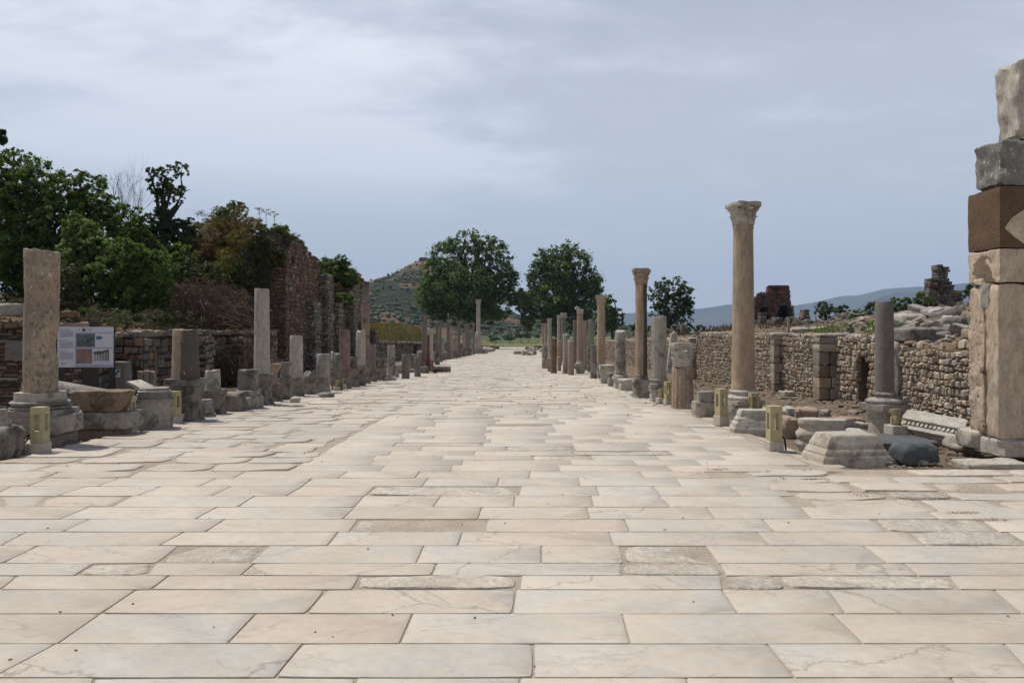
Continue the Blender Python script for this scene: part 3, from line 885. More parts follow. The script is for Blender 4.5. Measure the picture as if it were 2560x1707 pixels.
# the long back wall of the far (north) colonnade: X = 8.5, seen lit
XW = 8.5
gb = lambda y: hgt(XW - 0.3, y)
def zt_main(y):
    return itp(y, [10, 14.9, 15, 16.5, 17, 20, 31, 36.0, 36.5, 45, 60, 78], [1.30, 1.28, 1.24, 1.22, 1.38, 1.42, 1.46, 1.47, 1.12, 1.05, 0.85, 0.55]) + 0.05 * nz(y * 1.3, 0, 0)
SEG = [(13.2, 18.0, 0.0, 0.17, 'long rubble wall of pale stones beside the tall gate pier'),
       (18.0, 20.6, 0.12, 0.16, 'rubble wall bay with an arched hole behind the dark grey column'),
       (20.6, 24.6, 0.05, 0.135, 'rubble wall bay between two dark stone piers'),
       (24.6, 36.3, 0.0, 0.14, 'tall rubble wall behind the highest cream column'),
       (36.3, 78.0, 0.1, 0.20, 'lower rubble wall running away behind the fluted columns')]
for (ya, yb, off, size, lab) in SEG:
    x = XW + off
    root = empty('rubble_wall', (x, ya, hgt(x - 0.4, ya)), 0, lab, 'wall', 'rubble back wall of the colonnade on the sunny side')
    R = -root.location
    zbf = lambda q, ya=ya: gb(ya + q) - 0.12
    ztf = lambda q, ya=ya: zt_main(ya + q)
    hole = None
    if ya == 18.0:
        def hole(a, z):
            Yq = 18.0 + (2.6 - a)
            t = Yq - 19.0
            return abs(t) < 0.33 and z < 0.72 + 0.25 * math.sqrt(max(0, 1 - (t / 0.33) ** 2)) and z > -0.2
    mb = MB()
    # run from far to near so that the outside is towards the street
    zb2 = lambda q, ya=ya, yb=yb: gb(yb - q) - 0.12
    zt2 = lambda q, ya=ya, yb=yb: zt_main(yb - q)
    face(mb, (x, yb), (x, ya), zb2, zt2, size, rw, out=1 if True else -1, pal=PW, squat=0.62, dep=0.07, hole=hole)
    # check the outward side: stones must lie at x - d
    o = mb.build('facing', 'rubble_face', root, tint=True, smooth=0); o.location = R
    if hole is None:
        c = core(root, x + 0.0, x + 0.6, ya, yb, zbf, ztf, 'mortar'); c.location = R
    else:
        mbc = MB()
        for (a, b) in ((18.0, 18.67), (19.33, 20.6)):
            box(mbc, x, x + 0.6, a, b, -0.6, zt_main(a))
        box(mbc, x, x + 0.6, 18.67, 19.33, 0.95, zt_main(19)); box(mbc, x + 0.45, x + 0.6, 18.67, 19.33, -0.6, 0.95)
        c = mbc.build('core', 'mortar', root, smooth=0); c.location = R
    mb = MB()
    capstones(mb, (x + 0.55, ya), (x + 0.55, yb), ztf, size * 1.15, rw, width=0.5)
    for v in range(0): pass
    o = mb.build('coping', 'rubble_face', root, tint=True, smooth=30); o.location = R
# piers that stand out of the wall, their shaded end towards the camera
for (yp, wd, px_out, zt_, lab) in ((20.55, 0.45, 0.40, 1.44, 'squared block pier standing out beside the arched hole in the wall'), (24.5, 0.35, 0.30, 1.45, 'narrow dark pier with a slab cap in the rubble wall'),
                            (36.3, 0.6, 0.35, 1.2, 'slim pier at the step of the long wall behind the leaf capital'), (52, 0.7, 0.35, 0.98, 'small pier in the lower wall behind the grey shaft')):
    zb_ = gb(yp) - 0.2
    root = empty('wall_pier', (XW - px_out / 2, yp, zb_), 0, lab, 'pier', 'piers of the sunny back wall')
    z = zb_
    mb = MB()
    while z < zt_ - 0.1:
        h = rw.uniform(0.16, 0.38)
        h = min(h, zt_ - z)
        if rw.random() < 0.5:
            parts = ((0, 1),)
        else:
            q = rw.uniform(0.35, 0.65); parts = ((0, q), (q, 1))
        for (a, b) in parts:
            t = rw.choice(PW); v = rw.uniform(0.5, 1.0)
            rblock(mb, XW - px_out + (a + b) / 2 * (px_out + 0.25), yp + wd / 2, z + h / 2, (b - a) * (px_out + 0.25) - 0.015, wd, h - 0.004, amp=0.012, seed=rw.random() * 99, n=4, sq=14, tint=(t[0] * v, t[1] * v, t[2] * v, 1))
        z += h
    o = mb.build('blocks', 'rubble_face', root, tint=True, smooth=30); o.location = -root.location
    mb = MB()
    rblock(mb, XW + 0.05, yp + wd / 2, zt_ + 0.05, px_out + 0.5, wd + 0.04, 0.11, amp=0.02, seed=3, n=4, sq=6)
    o = mb.build('cap_slab', 'white_marble', root); o.location = -root.location

# the near (south) side: shop walls in the shade, X = -11
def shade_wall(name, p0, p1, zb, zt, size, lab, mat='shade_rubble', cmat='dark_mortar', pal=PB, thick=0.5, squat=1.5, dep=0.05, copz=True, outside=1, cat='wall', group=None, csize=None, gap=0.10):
    root = empty(name, (p0[0], p0[1], zb(0)), 0, lab, cat, group)
    dx, dy = p1[0] - p0[0], p1[1] - p0[1]
    L = math.hypot(dx, dy); u = (dx / L, dy / L); n = (u[1], -u[0])
    mb = MB()
    face(mb, p0, p1, zb, zt, size, rw, pal=pal, squat=squat, dep=dep, gap=gap)
    o = mb.build('facing', mat, root, tint=True, smooth=0); o.location = -root.location
    mb = MB()
    k = max(1, int(L / 0.5))
    for i in range(k):
        a, b = L * i / k, L * (i + 1) / k
        z0 = min(zb(a), zb(b)) - 0.3; z1 = min(zt(a), zt(b))
        q = [(p0[0] + u[0] * c - n[0] * t, p0[1] + u[1] * c - n[1] * t) for (c, t) in ((a, 0), (b, 0), (b, thick), (a, thick))]
        vs = [(x, y, z0) for x, y in q] + [(x, y, z1) for x, y in q]
        mb.add(vs, [(0, 1, 2, 3), (7, 6, 5, 4), (1, 0, 4, 5), (2, 1, 5, 6), (3, 2, 6, 7), (0, 3, 7, 4)])
    o = mb.build('core', cmat, root, smooth=0); o.location = -root.location
    if copz:
        mb = MB()
        capstones(mb, (p0[0] - n[0] * thick * 0.95, p0[1] - n[1] * thick * 0.95) if False else p1, p0, lambda q: zt(L - q), csize or size * 1.1, rw, width=thick * 0.9)
        o = mb.build('coping', mat, root, tint=True, smooth=30); o.location = -root.location
    return root
XL = -11.0
GS = 'ruined shop walls on the shaded side'
def zl(y): return hgt(XL + 0.3, y) - 0.12
def ztl(y): return itp(y, [18, 24, 30, 34], [1.38, 1.50, 1.50, 1.55]) + 0.05 * nz(y * 1.1, 3, 0)
# main face runs near->far with the street on its right... outward must be +X
Lw = 15.5
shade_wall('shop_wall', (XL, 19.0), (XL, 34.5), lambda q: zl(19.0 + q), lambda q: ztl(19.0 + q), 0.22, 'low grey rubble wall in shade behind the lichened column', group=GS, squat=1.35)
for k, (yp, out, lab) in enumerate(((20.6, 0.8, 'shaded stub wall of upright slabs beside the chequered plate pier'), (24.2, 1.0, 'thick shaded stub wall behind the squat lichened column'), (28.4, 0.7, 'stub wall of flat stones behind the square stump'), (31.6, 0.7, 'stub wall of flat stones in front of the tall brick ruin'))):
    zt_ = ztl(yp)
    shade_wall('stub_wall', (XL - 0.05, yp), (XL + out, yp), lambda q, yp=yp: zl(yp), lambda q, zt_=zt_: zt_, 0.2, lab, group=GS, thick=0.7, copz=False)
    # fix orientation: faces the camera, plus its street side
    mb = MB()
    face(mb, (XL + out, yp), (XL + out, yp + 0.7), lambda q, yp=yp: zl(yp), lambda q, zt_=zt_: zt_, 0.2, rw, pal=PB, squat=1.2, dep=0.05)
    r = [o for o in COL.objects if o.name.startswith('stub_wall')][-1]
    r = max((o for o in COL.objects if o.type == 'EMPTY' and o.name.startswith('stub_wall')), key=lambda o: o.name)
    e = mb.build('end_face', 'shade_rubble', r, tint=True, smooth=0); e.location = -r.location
# brick cross wall behind the big pitted column
def bz(q): return 1.93 - 0.25 * sm(0.0, 1.2, q) + 0.05 * nz(q * 2, 1, 1)
shade_wall('brick_wall', (-14.2, 17.2), (-9.9, 17.2), lambda q: -0.25, lambda q: bz(4.3 - q) , 0.10, 'ruined wall of thin red bricks behind the big pitted column', mat='brick', pal=PR, thick=0.7, squat=3.0, dep=0.03, group=None, csize=0.2, gap=0.2)
# the tall overgrown brick ruins
def ruin(name, lab, x0, x1, y0, y1, ztop, mat, size, squat, pal, piers):
    root = empty(name, ((x0 + x1) / 2, y0, zl(y0)), 0, lab, 'ruin', 'tall overgrown ruins on the shaded side')
    zb_ = lambda q: -0.6
    mb = MB()
    face(mb, (x0, y0), (x1, y0), zb_, lambda q: ztop(x0 + q, y0), size, rw, pal=pal, squat=squat, dep=0.06)
    o = mb.build('front_face', mat, root, tint=True, smooth=0); o.location = -root.location
    mb = MB()
    face(mb, (x1, y0), (x1, y1), zb_, lambda q: ztop(x1, y0 + q), size, rw, pal=pal, squat=squat, dep=0.07)
    o = mb.build('street_face', mat, root, tint=True, smooth=0); o.location = -root.location
    mb = MB()
    nxs, nys = 8, 10
    for i in range(nxs):
        for j in range(nys):
            a, b = x0 + (x1 - x0) * i / nxs, x0 + (x1 - x0) * (i + 1) / nxs
            c, d = y0 + (y1 - y0) * j / nys, y0 + (y1 - y0) * (j + 1) / nys
            box(mb, a, b - (0.004 if i < nxs - 1 else 0), c, d - 0.004, -0.9, ztop((a + b) / 2, (c + d) / 2) - 0.05 + 0.12 * rw.random())
    o = mb.build('core', 'dark_mortar', root, smooth=0); o.location = -root.location
    for (py0, py1, out, zp, m2) in piers:
        mb = MB()
        face(mb, (x1, py0), (x1 + out, py0), zb_, lambda q, zp=zp: zp, size, rw, pal=pal, squat=squat * 0.9, dep=0.05)
        face(mb, (x1 + out, py0), (x1 + out, py1), zb_, lambda q, zp=zp: zp - 0.3 * abs(nz(q * 2, zp, 0)), size, rw, pal=pal, squat=squat * 0.9, dep=0.06)
        box(mb, x1, x1 + out - 0.01, py0 + 0.01, py1, -0.9, zp - 0.15, tint=(0.35, 0.35, 0.35, 1))
        o = mb.build('buttress', m2, root, tint=True, smooth=0); o.location = -root.location
    return root
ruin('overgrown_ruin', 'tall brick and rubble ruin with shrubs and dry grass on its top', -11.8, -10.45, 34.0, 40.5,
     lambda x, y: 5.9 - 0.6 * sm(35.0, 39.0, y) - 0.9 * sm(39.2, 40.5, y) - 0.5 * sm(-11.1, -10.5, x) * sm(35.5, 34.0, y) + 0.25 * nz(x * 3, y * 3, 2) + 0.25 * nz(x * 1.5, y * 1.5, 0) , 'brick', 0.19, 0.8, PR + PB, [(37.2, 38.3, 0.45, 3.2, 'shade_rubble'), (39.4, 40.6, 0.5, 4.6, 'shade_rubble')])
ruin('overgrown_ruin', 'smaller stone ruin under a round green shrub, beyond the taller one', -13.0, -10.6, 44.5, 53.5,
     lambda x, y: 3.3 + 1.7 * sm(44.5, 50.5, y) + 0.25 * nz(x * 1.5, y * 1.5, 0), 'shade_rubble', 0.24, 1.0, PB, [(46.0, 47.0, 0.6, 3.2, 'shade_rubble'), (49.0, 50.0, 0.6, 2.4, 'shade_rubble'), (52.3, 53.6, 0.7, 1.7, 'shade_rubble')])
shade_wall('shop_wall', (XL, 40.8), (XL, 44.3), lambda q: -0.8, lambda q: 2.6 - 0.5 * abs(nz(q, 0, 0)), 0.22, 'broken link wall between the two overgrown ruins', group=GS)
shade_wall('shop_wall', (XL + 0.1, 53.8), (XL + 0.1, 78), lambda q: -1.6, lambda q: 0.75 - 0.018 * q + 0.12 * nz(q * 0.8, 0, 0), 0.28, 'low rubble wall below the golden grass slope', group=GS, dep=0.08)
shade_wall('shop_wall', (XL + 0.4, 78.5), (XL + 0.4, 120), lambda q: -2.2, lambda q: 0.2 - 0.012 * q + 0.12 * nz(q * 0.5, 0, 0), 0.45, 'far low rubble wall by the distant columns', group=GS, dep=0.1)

# ------------------------------------------------------------------ far ruins on the sunny side
def masonry(root, name, rows, Y, depth, mat, bw, jit, pal, hole=None, seed=1):
    """rows of squared blocks facing the camera: (y top px, y bottom px, x0 px, x1 px)"""
    rg = random.Random(seed)
    mb = MB()
    for (yt, yb, xa, xb) in rows:
        z0, z1 = zY(yb, Y), zY(yt, Y)
        a, b = gX(xa, Y), gX(xb, Y)
        x = a + rg.uniform(-jit, jit)
        while x < b - bw * 0.2:
            wd = bw * rg.uniform(0.7, 1.4)
            x2 = min(x + wd, b + rg.uniform(-jit, jit))
            if x2 - x > bw * 0.15 and not (hole and hole((x + x2) / 2, (z0 + z1) / 2)):
                v = rg.uniform(0.6, 1.25); t = rg.choice(pal)
                rblock(mb, (x + x2) / 2, Y + depth / 2 + rg.uniform(-jit, jit), (z0 + z1) / 2, x2 - x, depth, (z1 - z0) * 1.01, amp=(z1 - z0) * 0.06, seed=rg.random() * 99, n=2, sq=9,
                       tint=(t[0] * v, t[1] * v, t[2] * v, 1))
            x = x2
    o = mb.build(name, mat, root, tint=True, smooth=0)
    o.location = -root.location
    return o
YB = 150.0
rt = empty('brick_ruin', (gX(1930, YB), YB, zY(832, YB)), 0, 'dark red brick ruin with two arched openings against the blue mountains', 'ruin')
def archhole(x, z):
    for (pc, pw, pt) in ((1911, 14, 768), (1961, 15, 763)):
        c, hw, zt_ = gX(pc, YB), pw * YB / F, zY(pt, YB)
        if abs(x - c) < hw and z < zt_ - hw + math.sqrt(max(0, hw * hw - (x - c) ** 2)): return True
    return False
prof = [(713, 1924, 1973), (716, 1921, 1974), (721, 1921, 1974), (726, 1919, 1976), (731, 1915, 1976), (736, 1897, 1977), (741, 1890, 1977), (746, 1887, 1976), (751, 1885, 1978), (756, 1884, 1979), (762, 1884, 1980), (768, 1883, 1982),
        (775, 1883, 1982), (781, 1883, 1983), (788, 1883, 1984), (795, 1883, 1984), (802, 1883, 1985), (809, 1883, 1985), (816, 1883, 1986), (823, 1883, 1986), (834, 1883, 1986)]
rows = []
for (a, xa, xb), (b, _, _) in zip(prof, prof[1:]):
    m = (a + b) / 2
    rows += [(a, m, xa, xb), (m, b, xa, xb)]
masonry(rt, 'arched_wall', rows, YB, 1.6, 'far_brick', 0.45, 0.05, PR, archhole, 3)
mb = MB(); box(mb, gX(1884, YB), gX(1982, YB), YB + 12.0, YB + 13.0, -4, zY(757, YB)); o = mb.build('rear_wall', 'far_brick', rt, smooth=0); o.location = -rt.location
mb = MB(); box(mb, gX(1884, YB), gX(1982, YB), YB + 1.7, YB + 11.99, zY(765, YB), zY(758, YB)); o = mb.build('vault', 'far_brick', rt, smooth=0); o.location = -rt.location
mb = MB(); box(mb, gX(1976, YB), gX(1983, YB), YB + 1.7, YB + 11.99, -4, zY(765, YB) - .01); o = mb.build('side_wall', 'far_brick', rt, smooth=0); o.location = -rt.location
mb = MB(); box(mb, gX(1883, YB), gX(1886, YB), YB + 1.7, YB + 11.99, -4, zY(765, YB) - .01); o = mb.build('side_wall', 'far_brick', rt, smooth=0); o.location = -rt.location
mb = MB(); box(mb, gX(1934, YB), gX(1938, YB), YB + 1.7, YB + 11.99, -4, zY(765, YB) - .01); o = mb.build('inner_wall', 'far_brick', rt, smooth=0); o.location = -rt.location
masonry(rt, 'side_pier', [(763 + 9 * k, 772 + 9 * k, 1978, 1985 + k * 0.8) for k in range(8)], YB - 1.0, 1.5, 'far_stone', 0.7, 0.1, PB, None, 5)
# stone tower stump on the sky line
YT = 75.0
rt = empty('stone_tower_ruin', (gX(2360, YT), YT, zY(800, YT)), 0, 'jagged tower of loose grey blocks standing against the sky', 'ruin')
tw = [(661, 675, 2344, 2359), (666, 674, 2361, 2373), (674, 681, 2347, 2360), (674, 680, 2364, 2377), (681, 688, 2345, 2373), (688, 695, 2346, 2371), (695, 703, 2328, 2376), (703, 711, 2327, 2382), (711, 719, 2326, 2388), (719, 728, 2325, 2387),
      (725, 734, 2322, 2407), (734, 743, 2321, 2408), (743, 752, 2326, 2410), (752, 761, 2322, 2411), (761, 770, 2328, 2412), (770, 780, 2330, 2412), (780, 792, 2332, 2415), (792, 806, 2332, 2415)]
tw2 = []
for (a_, b_, c_, d_) in tw:
    tw2.append((a_, b_, c_, d_))
masonry(rt, 'blocks', tw2, YT, 1.3, 'far_stone', 0.34, 0.05, PB, None, 8)
masonry(rt, 'brick_band', [(706, 718, 2325, 2346), (712, 722, 2330, 2362)], YT - 0.15, 0.5, 'far_brick', 0.4, 0.05, PR, None, 9)
YP = 105.0
rt = empty('ruined_pier', (gX(2020, YP), YP, zY(815, YP)), 0, 'dark ruined block pier between the brick ruin and a thin tree', 'ruin', 'low dark ruins beyond the rubble wall')
masonry(rt, 'blocks', [(773, 781, 2012, 2024), (781, 789, 2011, 2025), (789, 797, 2010, 2026), (793, 803, 1998, 2026), (803, 815, 1996, 2032)], YP, 2, 'far_stone', 0.5, 0.05, PB, None, 4)
rt = empty('ruined_pier', (gX(1912, 110), 110, zY(815, 110)), 0, 'square stone stump in front of the arched brick ruin', 'ruin', 'low dark ruins beyond the rubble wall')
masonry(rt, 'blocks', [(780, 788, 1901, 1918), (788, 797, 1901, 1917), (797, 808, 1902, 1918), (808, 822, 1902, 1918)], 110, 1.5, 'far_stone', 0.6, 0.05, PB, None, 6)
def low_ruin(px0, px1, yt, yb, Y, lab, seed, amp=8):
    rt = empty('low_ruin', (gX((px0 + px1) / 2, Y), Y, zY(yb, Y)), 0, lab, 'ruin', 'low dark ruins beyond the rubble wall')
    rg = random.Random(seed)
    mb = MB()
    x = px0
    while x < px1:
        wd = rg.uniform(8, 26)
        h = (yb - yt) * rg.uniform(0.35, 1.0)
        v = rg.uniform(0.5, 1.0)
        zl_ = min(zY(yb, Y), hgt(gX(x + wd / 2, Y), Y) - 0.3); zh_ = zY(yb, Y) + h * Y / F
        rblock(mb, gX(x + wd / 2, Y), Y + rg.uniform(-1, 3), (zl_ + zh_) / 2, wd * Y / F, 2.2, zh_ - zl_, amp=0.25, seed=rg.random() * 99, n=5, sq=4, freq=1.2, tint=(v, v * 0.93, v * 0.85, 1))
        x += wd * 0.7
    o = mb.build('masonry', 'far_stone', rt, tint=True, smooth=0); o.location = -rt.location
low_ruin(1884, 1990, 790, 826, 118, 'rounded overgrown rubble heap at the foot of the arched brick ruin', 3)
low_ruin(1990, 2100, 795, 820, 100, 'dark tumbled walls under the thin leaning tree', 4)
low_ruin(2130, 2190, 775, 812, 60, 'grey squared blocks left standing near the rope barrier', 5)
low_ruin(1625, 1700, 806, 832, 85, 'dark low masonry beside the many-stemmed tree', 6)
low_ruin(2392, 2425, 745, 800, 70, 'pale broken stones heaped beside the jagged tower', 12)
low_ruin(1884, 2010, 810, 840, 62, 'row of small dark stumps just behind the rubble wall top', 14)

# ------------------------------------------------------------------ hill with the fort, mountains
def ridge(name, Y0, depth, prof, base, mat, nx=220, ny=24, rough=10, sharp=1.0):
    xs = np.linspace(prof[0][0], prof[-1][0], nx)
    px = [p[0] for p in prof]; pz = [p[1] for p in prof]
    vs, fs = [], []
    for j in range(ny + 1):
        v = j / ny                      # 0 front foot, 0.6 crest, 1 back foot
        for x in xs:
            c = float(np.interp(x, px, pz)) - base
            s = v / 0.62 if v < 0.62 else (1 - v) / 0.38
            s = max(0.0, s)
            y = Y0 - depth * 0.62 + depth * v
            q = s ** sharp
            r = rough * (nz(x / (rough * 9), y / (rough * 9), 0, 2) * 1.0 + 0.5 * nz(x / (rough * 3), y / (rough * 4), 1, 5)) * min(1, 3 * s * (1.02 - s) * 2)
            if s >= 0.999: r = 0
            vs.append((x, y, base + c * q + r))
    for j in range(ny):
        for i in range(nx - 1):
            a = j * nx + i
            fs.append((a, a + 1, a + nx + 1, a + nx))
    me = bpy.data.meshes.new(name)
    me.from_pydata(vs, [], fs)
    me.polygons.foreach_set('use_smooth', [True] * len(fs))
    me.materials.append(MATS[mat])
    o = bpy.data.objects.new(name, me)
    COL.objects.link(o)
    o['kind'] = 'structure'
    return o
def hillmat(name, a, b, scale, lo, hi, c=None):
    m = bpy.data.materials.new(name); m.use_nodes = True
    t = m.node_tree; p = t.nodes['Principled BSDF']
    p.inputs['Roughness'].default_value = 1.0; p.inputs['Specular IOR Level'].default_value = 0.05
    tc = t.nodes.new('ShaderNodeTexCoord')
    n = N(t, 'ShaderNodeTexNoise', inp={'Scale': scale, 'Detail': 9.0, 'Roughness': 0.68, 'Distortion': 0.3})
    t.links.new(tc.outputs['Object'], n.inputs['Vector'])
    col = mix(t, ramp(t, n.outputs[0], [(lo, 0), (hi, 1)]), a, b)
    n2 = N(t, 'ShaderNodeTexNoise', inp={'Scale': scale * 7, 'Detail': 6.0, 'Roughness': 0.7})
    t.links.new(tc.outputs['Object'], n2.inputs['Vector'])
    col = mix(t, 0.8, col, ramp(t, n2.outputs[0], [(0.3, 0.4), (0.7, 1.5)]), 'MULTIPLY')
    if 'hill' in name:
        sz_ = t.nodes.new('ShaderNodeSeparateXYZ'); t.links.new(tc.outputs['Object'], sz_.inputs[0])
        hh = math_(t, 'ADD', sz_.outputs[2], math_(t, 'MULTIPLY', math_(t, 'SUBTRACT', n.outputs[0], 0.5), 90.0))
        col = mix(t, math_(t, 'MULTIPLY', ramp(t, math_(t, 'DIVIDE', hh, 100.0), [(0.58, 0), (0.74, 1)]), 0.8), col, mix(t, 1.0, (0.20, 0.135, 0.095), ramp(t, n2.outputs[0], [(0.3, 0.35), (0.7, 1.4)]), 'MULTIPLY'))
    t.links.new(col, p.inputs['Base Color'])
    MATS[name] = m
hillmat('hill_scrub', (0.030, 0.034, 0.018), (0.13, 0.083, 0.052), 0.016, 0.50, 0.57)
hillmat('mountain_far', (0.05, 0.055, 0.045), (0.09, 0.085, 0.07), 0.002, 0.4, 0.6)
YH = 900.0
hp = [(820, 735), (860, 722), (909, 708), (950, 694), (987, 684), (1010, 668), (1042, 653), (1050, 650), (1068, 649), (1100, 672), (1160, 715), (1220, 765), (1300, 790), (1400, 800), (1520, 815), (1600, 826)]
hill = ridge('hill', YH, 520, [((p - VX) * YH / F, H - (q - HY) * YH / F) for p, q in hp], -4, 'hill_scrub', nx=200, ny=50, rough=5, sharp=0.9)
rs = random.Random(5)
# scrub on the hill: too many to count
def scrub():
    ico_v, ico_f = [], []
    import bmesh
    bm = bmesh.new(); bmesh.ops.create_icosphere(bm, subdivisions=1, radius=1)
    base = [tuple(v.co) for v in bm.verts]; ff = [tuple(v.index for v in f.verts) for f in bm.faces]; bm.free()
    me = hill.data
    nx = 200
    mb = MB()
    xs = np.array([v.co[:] for v in me.vertices])
    n = 0
    while n < 11000:
        i = rs.randrange(len(xs))
        x, y, z = xs[i]
        if y > YH + 10: continue
        x += rs.uniform(-3, 3); y += rs.uniform(-5, 5)
        if (nz(x * 0.018, y * 0.018, z * 0.018, 1) > 0.12 or z > 62) and rs.random() < 0.85: n += 1; continue
        r = rs.uniform(0.8, 2.3) * (1.0 if z < 60 else 0.8)
        sd_ = rs.random() * 50
        vs = [(x + a * r * (1 + 0.35 * nz(a * 2, b * 2, c * 2, sd_)) * 0.95, y + b * r, z + r * 0.3 + c * r * (0.8 + 0.4 * nz(b * 2, a * 2, c, sd_))) for a, b, c in base]
        t = rs.uniform(0.0, 1.0)
        mb.add(vs, ff, (t, t, t, 1)); n += 1
    o = mb.build('hill_scrub', 'leaf_dark', tint=True, smooth=0)
    o['kind'] = 'stuff'; o['label'] = 'dark green scrub dotted over the fort hill'
    del o['kind']; o['kind'] = 'stuff'
scrub()
rt = empty('hilltop_fort', (gX(1056, YH), YH - 6, zY(656, YH)), 0, 'small square stone fort on top of the scrub hill', 'fort')
masonry(rt, 'wall', [(643, 646, 1048, 1068), (646, 650, 1046, 1070), (650, 654, 1046, 1070), (654, 660, 1046, 1070)], YH - 8, 10, 'far_stone', 3.0, 0.3, PB, None, 2)
def px_prof(pts, Y): return [((p - VX) * Y / F, H - (q - HY) * Y / F) for p, q in pts]
ridge('mountains', 7000, 3000, px_prof([(1350, 822), (1450, 800), (1540, 785), (1600, 781), (1690, 777), (1747, 771), (1785, 767), (1820, 760), (1870, 768), (1920, 778), (1978, 765), (2030, 756), (2084, 743), (2104, 739), (2139, 737), (2156, 735), (2209, 721), (2262, 718),
       (2301, 716), (2328, 719), (2388, 710), (2440, 705), (2520, 690), (2600, 700), (2800, 690), (3100, 720), (3500, 800)], 7000), -60, 'mountain_far', nx=300, ny=26, rough=28)
ridge('near_mountains', 5200, 2000, px_prof([(1990, 830), (2060, 805), (2143, 766), (2183, 748), (2235, 729), (2270, 724), (2301, 723), (2350, 727), (2400, 719), (2460, 712), (2560, 722), (2700, 712), (2900, 760), (3200, 820)], 5200), -40, 'mountain_far', nx=220, ny=22, rough=20)
# ------------------------------------------------------------------ the air
mb = MB()
box(mb, -9800, 9800, -60, 11000, -65, 900)
hz = mb.build('haze', 'mortar', smooth=0)
hm = bpy.data.materials.new('haze_air'); hm.use_nodes = True
ht = hm.node_tree; ht.nodes.clear()
pv = ht.nodes.new('ShaderNodeVolumePrincipled')
pv.inputs['Color'].default_value = (0.50, 0.70, 1.0, 1)
HAZE_D = 0.95e-4
pv.inputs['Density'].default_value = HAZE_D
ho = ht.nodes.new('ShaderNodeOutputMaterial')
ht.links.new(pv.outputs[0], ho.inputs['Volume'])
hz.data.materials.clear(); hz.data.materials.append(hm)
hz['kind'] = 'stuff'
# ================================================================== COLUMNS AND CARVED STONES
seedc = [100]
def nseed():
    seedc[0] += 1
    return seedc[0]
def capital(mb, z0, z1, wb, wt, seed, broken=0.0, plain=False, sxy=(1, 1)):
    """leafy capital: bell, two rows of leaves, corner scrolls and a concave square slab"""
    h = z1 - z0
    rb, rt = wb / 2, wt / 2
    loft(mb, [(rb * 1.0, z0), (rb * 1.06, z0 + 0.04 * h), (rb * 0.98, z0 + 0.09 * h), (rb * 1.02, z0 + 0.40 * h), (rb * 1.18, z0 + 0.62 * h), (rt * 0.97, z0 + 0.80 * h)], n=2, seg=24, amp=0.012, freq=9, seed=seed, dz=h / 9)
    # leaves
    def leaf(ang, zb, zt, r0, out, wid):
        vs, fs = [], []
        K = 6
        for i in range(K + 1):
            u = i / K
            z = zb + (zt - zb) * min(1, 1.15 * u) - (0.12 * (zt - zb) if i == K else 0)
            r = r0 * (1.03 + 0.05 * u) + out * u ** 2.6
            ww = wid * (0.75 + 0.5 * math.sin(u * 2.6)) * (1 if i < K else 0.5)
            for j in (-1, -0.5, 0, 0.5, 1):
                a = ang + j * ww / r
                rr = r + (0.02 * r if j == 0 else (-0.05 * r if abs(j) == 1 else 0.03 * r)) + 0.01 * nz(i, j, ang, seed)
                vs.append((rr * math.cos(a), rr * math.sin(a), z + 0.012 * nz(i * 3, j * 3, ang, seed)))
        for i in range(K):
            for j in range(4):
                a = i * 5 + j
                fs.append((a, a + 1, a + 6, a + 5))
        mb.add(vs, fs)
    for k in range(8):
        leaf(k * math.pi / 4 + 0.39, z0 + 0.02 * h, z0 + 0.42 * h, rb * 1.02, rb * 0.30, rb * 0.38)
        leaf(k * math.pi / 4, z0 + 0.25 * h, z0 + 0.72 * h, rb * 1.08, rb * 0.44, rb * 0.40)
    # scrolls at the corners
    for k in range(4):
        if broken and k in (1,): continue
        a = math.pi / 4 + k * math.pi / 2
        for s_ in (-1, 1):
            p = []
            for i in range(5):
                u = i / 4
                r = rb * 1.05 + (rt * 1.22 - rb * 1.05) * u ** 1.5
                b = a + s_ * (1 - u) * 0.5
                p.append((r * math.cos(b), r * math.sin(b), z0 + (0.58 + 0.27 * u) * h))
            tube(mb, p, [0.03 * wt, 0.035 * wt, 0.04 * wt, 0.05 * wt, 0.06 * wt], seg=5)
    # abacus with hollow sides
    seg = 32
    vs, fs = [], []
    for (zz, sc) in ((z0 + 0.76 * h, 0.90), (z0 + 0.81 * h, 0.97), (z0 + 0.92 * h, 1.0), (z1, 0.97)):
        for k in range(seg):
            t = 2 * math.pi * k / seg
            c, s_ = math.cos(t), math.sin(t)
            sq = rt * sc / max(abs(c), abs(s_))
            m = 1 - 0.05 * math.cos(2 * t) ** 2
            r = min(sq, rt * sc * 1.36) * m
            x, y = r * c, r * s_
            if broken:
                e = nz(x * 4, y * 4, zz * 3, seed)
                r2 = 1 - broken * max(0, e + 0.1)
                x, y = x * r2, y * r2
            d = 0.012 * nz(x * 12, y * 12, zz * 12, seed)
            vs.append((x * (1 + d), y * (1 + d), zz + d))
    for l in range(3):
        for k in range(seg):
            a, b = l * seg + k, l * seg + (k + 1) % seg
            fs.append((a, b, b + seg, a + seg))
    fs.append(tuple(range(seg))[::-1]); fs.append(tuple(range(3 * seg, 4 * seg)))
    mb.add(vs, fs)
